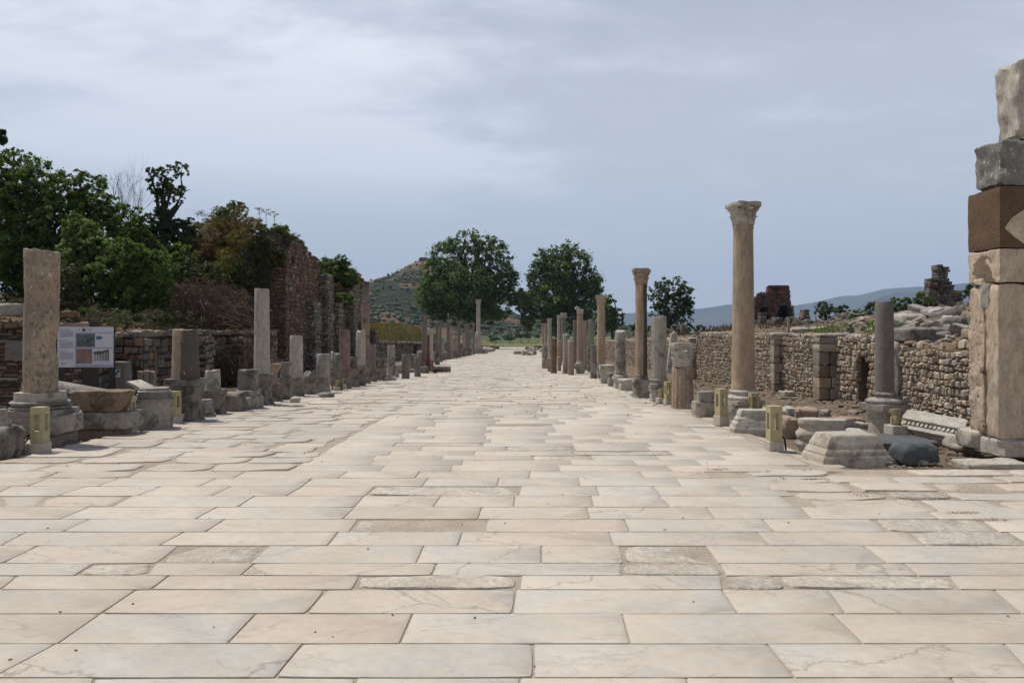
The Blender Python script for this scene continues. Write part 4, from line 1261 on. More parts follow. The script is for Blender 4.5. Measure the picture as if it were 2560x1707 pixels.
def attic(mb, z0, z1, w0, w1, seed, plinth=0.33, n=2.0, amp=0.008, seg=28):
    """column base: square plinth, torus, hollow, torus; w0 width at the foot, w1 at the top"""
    h = z1 - z0
    r0, r1 = w0 / 2, w1 / 2
    if plinth > 0:
        loft(mb, [(r0 * 0.98, z0), (r0, z0 + 0.02), (r0, z0 + plinth * h)], n=14, seg=24, amp=amp, freq=6, seed=seed, chip=0.02)
    zb = z0 + plinth * h
    q = z1 - zb
    P = []
    for i in range(7):
        a = -math.pi / 2 + math.pi * i / 6
        P.append((r0 * 0.90 + 0.10 * r0 * math.cos(a), zb + q * (0.19 + 0.19 * math.sin(a))))
    P += [(r0 * 0.86, zb + q * 0.42), (r1 * 1.06 + 0.02 * r0, zb + q * 0.54), (r1 * 1.08, zb + q * 0.66)]
    for i in range(6):
        a = -math.pi / 2 + math.pi * i / 5
        P.append((r1 * 1.06 + 0.06 * r0 * math.cos(a), zb + q * (0.80 + 0.12 * math.sin(a))))
    P += [(r1 * 1.03, z1)]
    loft(mb, P, n=n, seg=seg, amp=amp, freq=7, seed=seed + 1)
def pedestal(mb, z0, z1, w, seed, style='std', n=14.0, amp=0.010, top=1.0, rot=0.0, wt=None):
    h = z1 - z0
    r = w / 2
    if style == 'std':       # flared foot, plain die, stepped cornice
        P = [(r * 1.04, z0), (r * 1.04, z0 + .10 * h), (r * 0.98, z0 + .14 * h), (r * 0.93, z0 + .20 * h), (r * 0.88, z0 + .26 * h), (r * 0.86, z0 + .74 * h), (r * 0.90, z0 + .79 * h), (r * 0.95, z0 + .82 * h), (r * 0.96, z0 + .87 * h),
             (r * 1.03, z0 + .90 * h), (r * 1.03, z0 + .98 * h), (r * 1.0, z1)]
    elif style == 'plain':
        P = [(r, z0), (r, z0 + .3 * h), (r * 0.99, z0 + .7 * h), (r * 0.98, z1)]
    elif style == 'waist':   # hollowed middle
        P = [(r, z0), (r, z0 + .11 * h), (r * .95, z0 + .13 * h), (r * .93, z0 + .17 * h), (r * .87, z0 + .20 * h), (r * .84, z0 + .27 * h), (r * .83, z0 + .70 * h), (r * .87, z0 + .74 * h), (r * .87, z0 + .77 * h), (r * .93, z0 + .80 * h), (r * .94, z0 + .84 * h), (r, z0 + .87 * h), (r, z0 + .97 * h), (r * .97, z1)]
    elif style == 'flare':   # corbel-like, wide top
        P = [(r * 0.72, z0), (r * 0.72, z0 + .3 * h), (r * 0.70, z0 + .55 * h), (r * 0.80, z0 + .75 * h), (r * 0.98, z0 + .88 * h), (r, z0 + .92 * h), (r * 0.98, z1)]
    elif style == 'frustum': # moulded pyramid slice
        t = (wt or w * 0.6) / 2
        P = [(r, z0), (r, z0 + .16 * h)]
        for k in range(1, 5):
            u = k / 4
            rr = r + (t - r) * (0.12 + 0.8 * u)
            P += [(rr + 0.022, z0 + (.16 + .74 * (u - .2)) * h), (rr + 0.004, z0 + (.16 + .74 * (u - .12)) * h), (rr - 0.018, z0 + (.16 + .74 * u) * h)]
        P += [(t * 1.0, z1 - 0.03 * h), (t * 0.95, z1)]
    P.sort(key=lambda p: p[1])
    loft(mb, P, n=n, seg=24, amp=amp, freq=5, seed=seed, dz=max(0.03, h / 14), chip=amp * 2.0, rot=rot)
def col(label, px, py, parts, name='column', group=None, cat='column', Y=None, rz=None, mono=False, dx=0):
    """px: centre line in the photograph, py: ground line; parts from top to bottom: (kind, y top, y bottom, width top, width bottom, material, options)"""
    Y = Y or gY(py)
    X = gX(px, Y)
    g = hgt(X, Y)
    if rz is None: rz = random.Random(nseed()).uniform(-0.10, 0.10)
    root = empty(name, (X, Y, g), rz, label, cat, group)
    k = Y / F
    for i, p in enumerate(parts):
        kind, yt, yb, wt, wb, mat = p[:6]
        o = p[6] if len(p) > 6 else {}
        z1 = zY(yt, Y) - g
        z0 = zY(yb, Y) - g
        if i == len(parts) - 1: z0 = min(z0, 0.0) - 0.08
        ox = o.get('dx', 0) * k
        w1, w0 = wt * k, wb * k
        mb = MB()
        sd = nseed()
        near = Y < 22
        seg = 32 if near else (20 if Y < 45 else 12)
        h = z1 - z0
        if kind == 'S':
            am = o.get('amp', 0.005 + 0.004 * (not near))
            fl = o.get('fl', 0)
            pr = [(w0 / 2, z0), (w1 / 2, z1 - 0.012), (w1 / 2 * 0.97, z1)]
            if o.get('ring'):
                pr = [(w0 / 2 * 1.05, z0), (w0 / 2 * 1.05, z0 + 0.07), (w0 / 2, z0 + 0.11), (w1 / 2, z1 - 0.10), (w1 / 2 * 1.05, z1 - 0.07), (w1 / 2 * 1.06, z1 - 0.02), (w1 / 2, z1)]
            loft(mb, pr, n=o.get('n', 2), seg=(96 if fl else seg), flutes=fl, fdepth=o.get('fd', 0.07), amp=am, freq=o.get('freq', 3.5), seed=sd, dz=o.get('dz', 0.12 if near else 0.3), tilt=o.get('tilt', (0, 0)), top_amp=o.get('ta', 0.02),
                 chip=o.get('chip', 0.0), lean=o.get('lean', (0, 0)))
            nm = o.get('name', 'shaft')
        elif kind == 'K':
            capital(mb, z0, z1, w0, w1, sd, broken=o.get('br', 0.1)); nm = 'capital'
        elif kind == 'A':
            attic(mb, z0, z1, w0, w1, sd, plinth=o.get('pl', 0.33), n=o.get('n', 2.0), amp=o.get('amp', 0.008)); nm = 'base'
        elif kind == 'P':
            pedestal(mb, z0, z1, max(w0, w1), sd, o.get('st', 'std'), n=o.get('n', 14.0), amp=o.get('amp', 0.012), rot=o.get('rot', 0), wt=w1 if o.get('st') == 'frustum' else None); nm = o.get('name', 'pedestal')
        elif kind == 'B':
            d = o.get('d', max(w0, w1))
            if isinstance(d, (int, float)) and 'd' in o: d = o['d']
            rblock(mb, 0, 0, (z0 + z1) / 2, max(w0, w1), d, h, amp=o.get('amp', 0.025), seed=sd, n=10 if near else 3, sq=o.get('sq', 6) * 1.6, freq=3.0, taper=o.get('tp', 0), rot=o.get('rot', (0, 0, 0))); nm = o.get('name', 'block')
        if ox: mb.v = [(x + ox, y, z) for x, y, z in mb.v]
        if 'dy' in o: mb.v = [(x, y + o['dy'], z) for x, y, z in mb.v]
        ob = mb.build(nm, mat, root, smooth=o.get('sm', 38))
        if 'lab' in o: ob['label'] = o['lab']
    return root
GL = 'columns and pedestals of the shaded colonnade'
GR = 'columns and pedestals of the sunny colonnade'
GM = 'distant columns at the end of the street'
# ---------------- shaded side, from near to far
col('thick pitted marble column standing on a round base over dark boulders', 101, 1108, [
    ('S', 627, 981, 79, 77, 'pitted_marble', dict(amp=0.008, tilt=(-0.08, 0.02), ta=0.04, chip=0.02, lean=(0.012, 0))),
    ('P', 979, 1004, 106, 104, 'white_marble', dict(st='plain', n=2.6, amp=0.008, name='upper_drum')),
    ('A', 1000, 1036, 118, 134, 'grey_stone', dict(pl=0.42)),
    ('B', 1034, 1082, 156, 156, 'grey_stone', dict(name='plinth_block', sq=9, amp=0.02, d=0.8)),
    ('B', 1078, 1108, 116, 116, 'dark_stone', dict(name='footing', dx=10, d=0.8, sq=4))], group=GL, rz=0.05)
col('dark boulder with a small round moulded piece on top beside the edge of the paving', 5, 1142, [
    ('A', 1022, 1070, 22, 42, 'grey_stone', dict(pl=0.0)), ('B', 1068, 1142, 70, 74, 'dark_stone', dict(sq=4, d=0.5, amp=0.05))], name='stone_fragment', cat='stone block', Y=9.9)
col('moulded octagonal pedestal between two ochre bollard lamps', 386, 1070, [
    ('P', 968, 1004, 66, 78, 'grey_stone', dict(st='frustum', n=9, rot=0.35, name='moulded_top')), ('P', 1003, 1070, 78, 80, 'grey_stone', dict(st='plain', n=7, rot=0.35))], group=GL, name='pedestal', cat='pedestal')
col('squat tapering column half black with lichen on a tall dark pedestal', 464, 1050, [
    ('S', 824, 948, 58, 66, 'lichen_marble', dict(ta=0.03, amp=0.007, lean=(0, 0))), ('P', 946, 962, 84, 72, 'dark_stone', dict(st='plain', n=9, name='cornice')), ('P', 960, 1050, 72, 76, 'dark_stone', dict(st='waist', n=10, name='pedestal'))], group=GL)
col('small round moulded base at the foot of the lichened column', 514, 1041, [('A', 998, 1041, 30, 40, 'grey_stone', dict(pl=0.35))], group=GL, name='moulded_stone', cat='column base')
col('short broken white stub on a square dark pedestal', 532, 1034, [
    ('S', 925, 974, 35, 38, 'white_marble', dict(ta=0.05, tilt=(0.1, 0), amp=0.012)), ('P', 973, 1034, 60, 60, 'dark_stone', dict(st='waist', n=10))], group=GL)
col('low cut pedestal block next to the short white stub', 587, 1027, [('P', 980, 1027, 48, 50, 'dark_stone', dict(st='waist', n=10, amp=0.02))], group=GL, name='pedestal', cat='pedestal')
col('square dark stump with a jagged top and a round lamp before it', 621, 1021, [
    ('B', 922, 974, 36, 37, 'dark_stone', dict(name='stump', sq=12, amp=0.02, d=0.42)), ('B', 973, 990, 46, 46, 'grey_stone', dict(name='slab', d=0.6)), ('B', 988, 1021, 46, 48, 'grey_stone', dict(name='plinth_block', d=0.8))], group=GL)
col('tall white marble shaft with grey veins in front of the tall brick ruin', 655, 1011, [
    ('S', 722, 936, 35, 39, 'pale_marble', dict(ta=0.02, tilt=(-0.08, 0), amp=0.004)), ('P', 934, 1011, 46, 50, 'dark_stone', dict(st='waist', n=9, amp=0.02))], group=GL)
col('narrow stone with a flaring broken top beside the tall veined shaft', 690, 1003, [
    ('P', 909, 962, 28, 20, 'peach_stone', dict(st='flare', n=10, amp=0.02, name='bracket')), ('P', 961, 1003, 24, 26, 'dark_stone', dict(st='plain', n=10))], group=GL, name='pedestal', cat='pedestal')
col('dark moulded pedestal stacked of two stones before the next white shaft', 713, 998, [
    ('P', 905, 945, 22, 24, 'dark_stone', dict(st='waist', n=8, name='upper_stone')), ('P', 943, 998, 30, 34, 'dark_stone', dict(st='std', n=9))], group=GL, name='pedestal', cat='pedestal')
col('smooth beige shaft half as tall as the veined one, flat top', 741, 990, [
    ('S', 839, 946, 31, 33, 'pale_marble', dict(ta=0.01, amp=0.003)), ('P', 944, 990, 33, 36, 'dark_stone', dict(st='plain', n=9, amp=0.02))], group=GL)
col('low rounded dark pedestal just beyond the beige shaft', 777, 985, [('P', 928, 955, 30, 32, 'dark_stone', dict(st='plain', n=6, amp=0.03, name='top_stone')), ('P', 954, 985, 24, 28, 'grey_stone', dict(st='plain', n=8, amp=0.02))], group=GL, name='pedestal', cat='pedestal')
col('short wide grey stump with a level top, pair with a notched one', 808, 982, [('S', 885, 949, 31, 32, 'grey_stone', dict(ta=0.02, n=3)), ('P', 948, 982, 30, 34, 'grey_stone', dict(st='plain', n=8, amp=0.02))], group=GL)
col('small stump with a peaked top on a waisted black pedestal', 839, 976, [('S', 881, 919, 23, 24, 'grey_stone', dict(ta=0.12, tilt=(-0.2, 0))), ('P', 917, 976, 26, 30, 'dark_stone', dict(st='waist', n=8, amp=0.02))], group=GL)
col('fluted reddish shaft on a plain dark plinth', 862, 971, [('S', 824, 943, 27, 29, 'pink_granite', dict(fl=18, fd=0.14)), ('P', 941, 971, 27, 30, 'dark_stone', dict(st='plain', n=8, amp=0.02))], group=GL)
col('small capital block set on a waisted dark pedestal beyond the fluted shaft', 886, 967, [('P', 892, 921, 22, 16, 'dark_stone', dict(st='flare', n=9, amp=0.02, name='capital_block')), ('P', 920, 967, 20, 24, 'dark_stone', dict(st='waist', n=8))], group=GL, name='pedestal', cat='pedestal')
col('pale broken shaft with a small black number, chipped top', 902, 964, [('S', 827, 912, 22, 23, 'pale_marble', dict(ta=0.10, tilt=(0.12, 0), chip=0.02)), ('A', 911, 926, 21, 25, 'grey_stone', {}), ('P', 925, 964, 22, 26, 'dark_stone', dict(st='waist', n=8))], group=GL)
col('tall pinkish speckled column with a square dark capital, beside the overgrown ruin', 914, 958, [
    ('P', 737, 758, 22, 20, 'dark_stone', dict(st='flare', n=10, amp=0.03, name='capital')), ('S', 758, 915, 20, 21, 'pink_granite', {}), ('P', 914, 958, 20, 24, 'dark_stone', dict(st='waist', n=8))], group=GL)
col('short grey shaft next to the pinkish column', 933, 954, [('S', 862, 926, 14, 15, 'grey_granite', {}), ('P', 925, 954, 17, 20, 'dark_stone', dict(st='waist', n=8))], group=GL)
col('flaring capital left on a dark round pedestal', 954, 951, [('P', 896, 918, 26, 18, 'dark_stone', dict(st='flare', n=8, name='capital_block')), ('P', 917, 951, 20, 22, 'dark_stone', dict(st='plain', n=4, amp=0.03))], group=GL, name='pedestal', cat='pedestal')
col('rough grey shaft before the low rubble wall', 978, 947, [('S', 863, 936, 19, 20, 'grey_stone', dict(ta=0.03)), ('P', 935, 947, 20, 23, 'grey_stone', dict(st='plain', n=6))], group=GL)
col('tiny flared pedestal between two grey stumps', 993, 943, [('P', 914, 943, 13, 12, 'grey_stone', dict(st='flare', n=8))], group=GL, name='pedestal', cat='pedestal')
col('grey granite stump standing alone on the paving, taller of two', 1014, 946, [('S', 886, 946, 19, 20, 'grey_granite', dict(ta=0.03, tilt=(0.05, 0), n=2.6))], group=GL, name='column_stump', cat='column stump')
col('grey granite stump standing alone on the paving, shorter of two', 1044, 941, [('S', 892, 941, 15, 16, 'grey_granite', dict(ta=0.02, n=2.4))], group=GL, name='column_stump', cat='column stump')
col('round-topped stump just behind the two on the paving', 1050, 930, [('S', 878, 930, 16, 17, 'grey_stone', dict(ta=0.08))], group=GL, name='column_stump', cat='column stump')
col('dark slender column with a capital behind the red hoist', 1062, 930, [('K', 787, 804, 17, 13, 'dark_stone', {}), ('S', 804, 900, 13.5, 15, 'grey_granite', {}), ('P', 899, 930, 17, 20, 'dark_stone', dict(st='plain', n=8, amp=0.02))], group=GL)
col('pale shaft directly behind the mast of the red hoist', 1076, 925, [('S', 821, 903, 13, 14, 'pale_marble', dict(ta=0.02)), ('P', 902, 925, 15, 17, 'dark_stone', dict(st='plain', n=8))], group=GL)
for (lab, px, py, parts) in (
    ('twin of two thin capital columns, before the plane tree shade', 1093, 912, [('K', 805, 812, 9, 7, 'grey_stone', {}), ('S', 812, 868, 7.5, 8, 'grey_granite', {}), ('P', 868, 912, 11, 12, 'dark_stone', dict(st='plain', n=8))]),
    ('thin capital column standing a step beyond its twin', 1101, 905, [('K', 806, 812, 8, 6, 'grey_stone', {}), ('S', 812, 880, 6.5, 7, 'grey_granite', {}), ('P', 880, 905, 9, 10, 'dark_stone', dict(st='plain', n=8))]),
    ('short speckled stump beyond the red hoist', 1107, 900, [('S', 846, 884, 10, 11, 'grey_stone', dict(ta=0.05)), ('P', 884, 900, 12, 13, 'dark_stone', dict(st='plain', n=6))]),
    ('grey capital column tallest of the far shaded group', 1121, 898, [('K', 798, 807, 12, 9, 'grey_stone', {}), ('S', 807, 878, 9, 10, 'grey_granite', {}), ('P', 878, 898, 12, 14, 'dark_stone', dict(st='plain', n=8))]),
    ('thin pink shaft leaning against the tallest far capital column', 1129, 897, [('S', 831, 897, 6, 6.5, 'peach_stone', dict(ta=0.05))]),
    ('broad pinkish stump among the far shaded columns', 1138, 896, [('S', 841, 877, 12, 12.5, 'peach_stone', dict(ta=0.04)), ('P', 877, 896, 12, 13, 'dark_stone', dict(st='plain', n=6))]),
    ('far capital column just past the broad pink stump', 1147, 894, [('K', 804, 812, 10.5, 8, 'grey_stone', {}), ('S', 812, 872, 8, 8.5, 'grey_granite', {}), ('P', 872, 894, 11, 12, 'dark_stone', dict(st='plain', n=8))]),
    ('peach broken shaft with a slanting top near the monument', 1159, 892, [('S', 832, 870, 7.5, 8, 'peach_stone', dict(ta=0.05, tilt=(-0.6, 0))), ('P', 870, 892, 9, 10, 'dark_stone', dict(st='plain', n=6))]),
    ('first of two touching capital columns by the monument', 1164, 890, [('K', 810, 816, 9, 7, 'grey_stone', {}), ('S', 816, 872, 7, 7.5, 'grey_granite', {}), ('P', 872, 890, 10, 11, 'dark_stone', dict(st='plain', n=8))]),
    ('second of two touching capital columns by the monument', 1171, 889, [('K', 810, 816, 8.5, 6.5, 'grey_stone', {}), ('S', 816, 872, 7, 7.5, 'grey_granite', {}), ('P', 872, 889, 9, 10, 'dark_stone', dict(st='plain', n=8))]),
    ('round-topped dark stump before the monument', 1177, 888, [('S', 827, 888, 6.5, 7, 'grey_stone', dict(ta=0.2))]),
    ('last thin capital column touching the monument pedestal', 1184, 887, [('K', 808, 815, 7, 5.5, 'peach_stone', {}), ('S', 815, 887, 5, 5.5, 'grey_granite', {})])):
    col(lab, px, py, parts, group=GL)
# the column monument that stands in the street
col('honorific column on a tall stepped pedestal at the far end of the street', 1196, 884, [
    ('P', 749, 760, 16, 11, 'white_marble', dict(st='flare', n=3, amp=0.03, name='capital')), ('S', 759, 831, 9.5, 10.5, 'pale_marble', dict(ring=True)), ('A', 829, 839, 12, 16, 'white_marble', {}),
    ('P', 838, 875, 21, 22, 'pale_marble', dict(st='std', n=12, amp=0.02)), ('B', 872, 880, 34, 34, 'grey_stone', dict(name='upper_step', sq=14)), ('B', 878, 885, 46, 46, 'grey_stone', dict(name='lower_step', sq=14))], rz=0.1)
# ---------------- sunny side, from far to near
for (lab, px, py, parts) in (
    ('stump of two grey drums at the inner edge of the sunny row', 1362, 921, [('S', 861, 891, 15, 15, 'grey_stone', dict(name='upper_drum')), ('S', 891, 921, 14.5, 15, 'grey_stone', dict(name='lower_drum'))]),
    ('low peach block between two stumps standing on the street', 1373, 928, [('B', 894, 928, 9, 9, 'peach_stone', dict(sq=10))]),
    ('brownish stump with a white broken top standing on the paving', 1384, 933, [('S', 846, 933, 17, 16, 'bowl_brown', dict(ta=0.12, tilt=(0.1, 0)))]),
    ('small peach stump between the white-topped and the stacked one', 1398, 927, [('S', 892, 927, 9, 10, 'peach_stone', dict(ta=0.05))]),
    ('thin pale shaft stacked on a wider short drum', 1413, 934, [('S', 836, 893, 12, 12.5, 'pale_marble', dict(ta=0.1, name='upper_shaft')), ('S', 893, 934, 12.5, 13, 'grey_stone', dict(name='lower_drum'))]),
    ('pinkish peach stump widest of those on the paving', 1427, 937, [('S', 852, 937, 15.5, 16.5, 'peach_stone', dict(ta=0.03))]),
    ('broad brown shaft half hidden behind the white-topped stump', 1399, 913, [('S', 852, 913, 13, 13, 'peach_stone', dict(ta=0.02))]),
    ('first far thin column of the sunny row with a small capital', 1357, 893, [('K', 808, 813, 7, 5.5, 'peach_stone', {}), ('S', 813, 893, 5.5, 5.5, 'peach_stone', {})]),
    ('second far capital column of the sunny row, peach', 1364, 896, [('K', 808, 817, 9, 7, 'peach_stone', {}), ('S', 817, 896, 7.5, 8, 'peach_stone', {})]),
    ('grey capital column above the white-topped stump', 1374, 899, [('K', 796, 806, 13, 9.5, 'white_marble', {}), ('S', 806, 899, 9.5, 10, 'pale_marble', {})]),
    ('lower of two neighbouring capital columns before the second plane tree', 1397, 901, [('K', 787, 799, 9, 8, 'white_marble', {}), ('S', 799, 901, 8, 8.5, 'pale_marble', {})]),
    ('higher of two neighbouring capital columns before the second plane tree', 1409, 904, [('K', 782, 796, 17, 12, 'white_marble', {}), ('S', 796, 904, 12, 13, 'grey_granite', {})]),
    ('dark grey plain shaft beside the column with the half capital', 1437, 922, [('S', 801, 922, 9, 9.5, 'grey_granite', {})])):
    nm = 'column' if len(parts) > 1 or parts[0][1] < 850 else 'column_stump'
    col(lab, px, py, parts, group=GR, name=nm, cat=nm.replace('_', ' '))
rt = col('peach column with half of its capital broken away', 1450, 934, [('S', 785, 904, 15, 16, 'peach_stone', {}), ('A', 902, 914, 16, 22, 'white_marble', {}), ('P', 912, 934, 24, 26, 'grey_stone', dict(st='waist', n=8, amp=0.02))], group=GR)
Y = gY(934); k = Y / F; g = rt.location.z
mb = MB()
rblock(mb, 0, 0, zY(779.5, Y) - g, 15 * k, 15 * k, 12 * k, amp=0.02, seed=3, n=7, sq=9, taper=-0.15)
rblock(mb, -6 * k, 0, zY(771, Y) - g, 12 * k, 13 * k, 8 * k, rot=(0, 0.45, 0), amp=0.03, seed=4, n=7, sq=10)
mb.build('capital', 'white_marble', rt)['label'] = 'capital with one side broken off'
col('bright cream shaft without a capital beside the half-capital column', 1460, 926, [('S', 802, 926, 15, 16, 'cream_marble', dict(ta=0.01))], group=GR)
col('slender fluted shaft next to the bright cream one', 1477, 930, [('S', 799, 930, 15.5, 16.5, 'grey_stone', dict(fl=14, fd=0.18))], group=GR)
col('short shaft on a moulded pedestal before the fluted one', 1484, 946, [('S', 862, 907, 14, 15.5, 'grey_granite', dict(ring=True)), ('P', 906, 946, 18, 20, 'grey_stone', dict(st='std', n=9, amp=0.015))], group=GR)
col('tall peach column with a full leafy capital, third highest of the sunny row', 1503, 945, [('K', 738, 759, 28, 19.5, 'white_marble', {}), ('S', 759, 918, 19.5, 21.5, 'cream_marble', dict(ring=True)), ('P', 917, 945, 18, 20, 'grey_stone', dict(st='waist', n=8, amp=0.02))], group=GR)
col('stacked moulded pedestal stones at the foot of the peach column', 1516, 958, [('B', 911, 933, 36, 38, 'white_marble', dict(name='upper_stone', sq=4, amp=0.03)), ('P', 931, 958, 22, 34, 'white_marble', dict(st='std', n=9, amp=0.02))], group=GR, name='pedestal', cat='pedestal')
col('narrow squared block before the grey mottled shaft', 1528, 965, [('P', 931, 965, 18, 20, 'grey_stone', dict(st='std', n=10, amp=0.02))], group=GR, name='pedestal', cat='pedestal')
col('grey mottled shaft cut slantwise, on a round base and pedestal', 1551, 972, [('S', 828, 930, 25, 27, 'grey_stone', dict(ta=0.03, tilt=(0, 0.25), amp=0.004)), ('A', 928, 944, 27, 38, 'white_marble', dict(pl=0.0)), ('P', 942, 972, 38, 40, 'white_marble', dict(st='waist', n=3.5, amp=0.01))], group=GR)
col('low white altar-like block lying before the two-coloured column', 1564, 976, [('P', 947, 976, 34, 36, 'white_marble', dict(st='std', n=12, amp=0.015, name='block'))], group=GR, name='low_block', cat='stone block')
col('column with leafy capital and shaft split into brown-black and cream', 1603, 994, [
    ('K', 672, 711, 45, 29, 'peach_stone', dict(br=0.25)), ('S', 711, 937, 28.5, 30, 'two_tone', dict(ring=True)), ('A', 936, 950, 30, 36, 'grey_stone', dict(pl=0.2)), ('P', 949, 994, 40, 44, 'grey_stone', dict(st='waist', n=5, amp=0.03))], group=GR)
col('thick fluted shaft on a white moulded pedestal', 1647, 1004, [
    ('S', 791, 948, 38, 39, 'white_marble', dict(fl=20, fd=0.13, amp=0.004)), ('A', 946, 972, 40, 48, 'grey_stone', dict(pl=0.3)), ('P', 970, 1004, 44, 46, 'white_marble', dict(st='waist', n=10, amp=0.01))], group=GR)
bpy.data.objects['column' if False else [o.name for o in COL.objects if o.get('label', '').startswith('thick fluted')][0]]
col('leafy capital resting on a brown fluted drum', 1706, 1019, [
    ('K', 857, 917, 60, 44, 'white_marble', dict(br=0.35)), ('S', 918, 1019, 52, 57, 'peach_stone', dict(fl=16, fd=0.05, amp=0.01, tilt=(0.03, 0)))], group=GR)
col('weathered round moulded base sitting by the paving edge', 1761, 1040, [('P', 978, 1006, 36, 44, 'grey_stone', dict(st='plain', n=4, amp=0.02, name='upper_moulding', )), ('P', 1004, 1040, 56, 58, 'white_marble', dict(st='plain', n=5, amp=0.03, name='drum'))], group=GR, name='moulded_stone', cat='column base')
col('tallest column, smooth honey-coloured shaft with a crack and a leafy capital', 1858, 1047, [
    ('K', 508, 564, 69, 50, 'white_marble', dict(br=0.3)), ('S', 564, 974, 48, 57, 'cream_marble', dict(ring=True, amp=0.0015, ta=0)), ('A', 973, 1010, 61, 80, 'white_marble', dict(pl=0.30, n=2)), ('P', 1008, 1047, 80, 82, 'grey_stone', dict(st='plain', n=4, amp=0.015))], group=GR, rz=0.25)
col('dark grey granite column on a round base and eight-sided pedestal', 2211, 1082, [
    ('S', 754, 982, 42, 46, 'grey_granite', dict(ta=0.01, amp=0.003)), ('A', 979, 1026, 48, 88, 'grey_stone', dict(pl=0.38, amp=0.01)), ('P', 1024, 1082, 74, 76, 'white_marble', dict(st='std', n=3.2, amp=0.008, rot=0.3))], group=GR, rz=0.3)
# ---------------- loose carved blocks on the sunny side
def piece(name, label, px0, px1, y0, y1, Y, builder, mat, rz=0.0, rx=0.0, ry=0.0, cat='stone block', group=None, tilt=True, z=None, mats=None):
    X = gX((px0 + px1) / 2, Y)
    g = hgt(X, Y) if z is None else z
    root = bpy.data.objects.new(name, None)
    W, Ht = (px1 - px0) * Y / F, (y1 - y0) * Y / F
    mb = MB()
    builder(mb, W, Ht)
    o = mb.build(name, mat, smooth=38)
    o.location = (X, Y, g)
    o.rotation_euler = (rx, ry, rz)
    props(o, label, cat, group)
    return o
LB = 'loose carved stones lying beside the paving'
def frus(mb, W, Ht):
    # trapezoid moulded block: mouldings on every long side
    P = [(1.0, 0), (1.0, .14), (0.985, .16), (0.965, .30), (0.93, .36), (0.90, .40), (0.905, .44), (0.84, .56), (0.80, .60), (0.805, .65), (0.75, .78), (0.71, .86), (0.69, .92), (0.66, .98), (0.62, 1.0)]
    loft(mb, [(W / 2 * a, b * Ht - 0.03 * (b == 0)) for a, b in P], n=16, seg=40, sy=0.62, amp=0.006, freq=5, seed=5, dz=0.02, chip=0.01)
piece('moulded_block', 'big wedge-shaped moulded marble block at the corner of the paving', 2019, 2209, 1088, 1167, gY(1148), frus, 'white_marble', rz=0.12, group=LB)
piece('moulded_block', 'tapering moulded block lying behind the cracked-foot bollard', 1829, 1985, 1024, 1090, gY(1078), lambda mb, W, h: (loft(mb, [(W / 2 * a, b * h - 0.03 * (b == 0)) for a, b in [(1, 0), (1, .3), (.96, .34), (.93, .5), (.87, .55), (.86, .68), (.80, .72), (.78, .9), (.72, 1)]], n=12, seg=32, sy=0.45, amp=0.012, freq=5, seed=8, dz=0.03, chip=0.02)), 'white_marble', rz=-0.15, group=LB)
piece('broken_boulder', 'rough brown broken stone against the end of the tapering block', 1950, 1992, 1022, 1088, gY(1082), lambda mb, W, h: rblock(mb, 0, 0, h / 2 - 0.05, W * 1.2, 0.35, h, amp=0.07, seed=5, n=8, sq=3), 'peach_stone', rz=0.4, group=LB)
def drumlying(mb, W, h):
    P = [(0.98, 0), (0.98, .30), (.93, .34), (.88, .42), (.93, .48), (.95, .55), (.93, .62), (.84, .68), (.80, .78), (.85, .84), (.86, .92), (.83, 1.0)]
    loft(mb, [(W / 2 * a, b * h - 0.04 * (b == 0)) for a, b in P], n=3.2, seg=40, sy=0.55, amp=0.014, freq=5, seed=15, dz=0.025, chip=0.03)
piece('moulded_drum', 'half column base with round mouldings and a hacked rough end', 1990, 2122, 1049, 1136, gY(1122), drumlying, 'white_marble', rz=-0.25, group=LB, cat='column base')
piece('dark_slab', 'blue-grey flat slab carrying the lamp block under the granite column', 2146, 2328, 1080, 1120, gY(1117), lambda mb, W, h: rblock(mb, 0, 0.1, h / 2 - 0.03, W, 0.85, h * 0.9, amp=0.02, seed=7, n=9, sq=8), 'blue_stone', rz=0.1, group=LB, cat='stone slab')
piece('dark_boulder', 'blue-black squared boulder in front of the flat slab', 2231, 2337, 1089, 1152, gY(1149), lambda mb, W, h: rblock(mb, 0, 0, h / 2 - 0.02, W, 0.42, h, amp=0.035, seed=9, n=9, sq=4), 'blue_stone', rz=0.1, group=LB)
piece('small_stone', 'small pale pointed stone at the foot of the blue-black boulder', 2290, 2320, 1134, 1154, gY(1154), lambda mb, W, h: rblock(mb, 0, 0, h / 2, W, 0.15, h, amp=0.04, seed=2, n=5, sq=2.5), 'grey_stone', group=LB)
piece('small_stone', 'pale stone between the corner wedge block and the blue-black boulder', 2196, 2232, 1116, 1140, gY(1140), lambda mb, W, h: rblock(mb, 0, 0, h / 2, W, 0.25, h, amp=0.05, seed=6, n=5, sq=3), 'white_marble', rz=0.4, group=LB)
piece('small_stone', 'low flat stone at the end of the corner wedge block', 2200, 2228, 1138, 1155, gY(1154), lambda mb, W, h: rblock(mb, 0, 0, h / 2, W, 0.2, h, amp=0.03, seed=16, n=5, sq=3), 'grey_stone', rz=0.1, group=LB)
def dentil(mb, W, h):
    rblock(mb, 0, 0, 0.08, 0.86, 0.46, 0.22, amp=0.035, seed=3, n=12, sq=9)
    rblock(mb, 0, 0.10, 0.215, 0.86, 0.26, 0.05, amp=0.012, seed=4, n=8, sq=12)
    for i in range(13):
        box(mb, -0.38 + i * 0.06, -0.348 + i * 0.06, -0.13, -0.055, 0.175, 0.215)
    rblock(mb, 0, -0.2, 0.195, 0.86, 0.09, 0.035, amp=0.004, seed=5, n=6, sq=12)
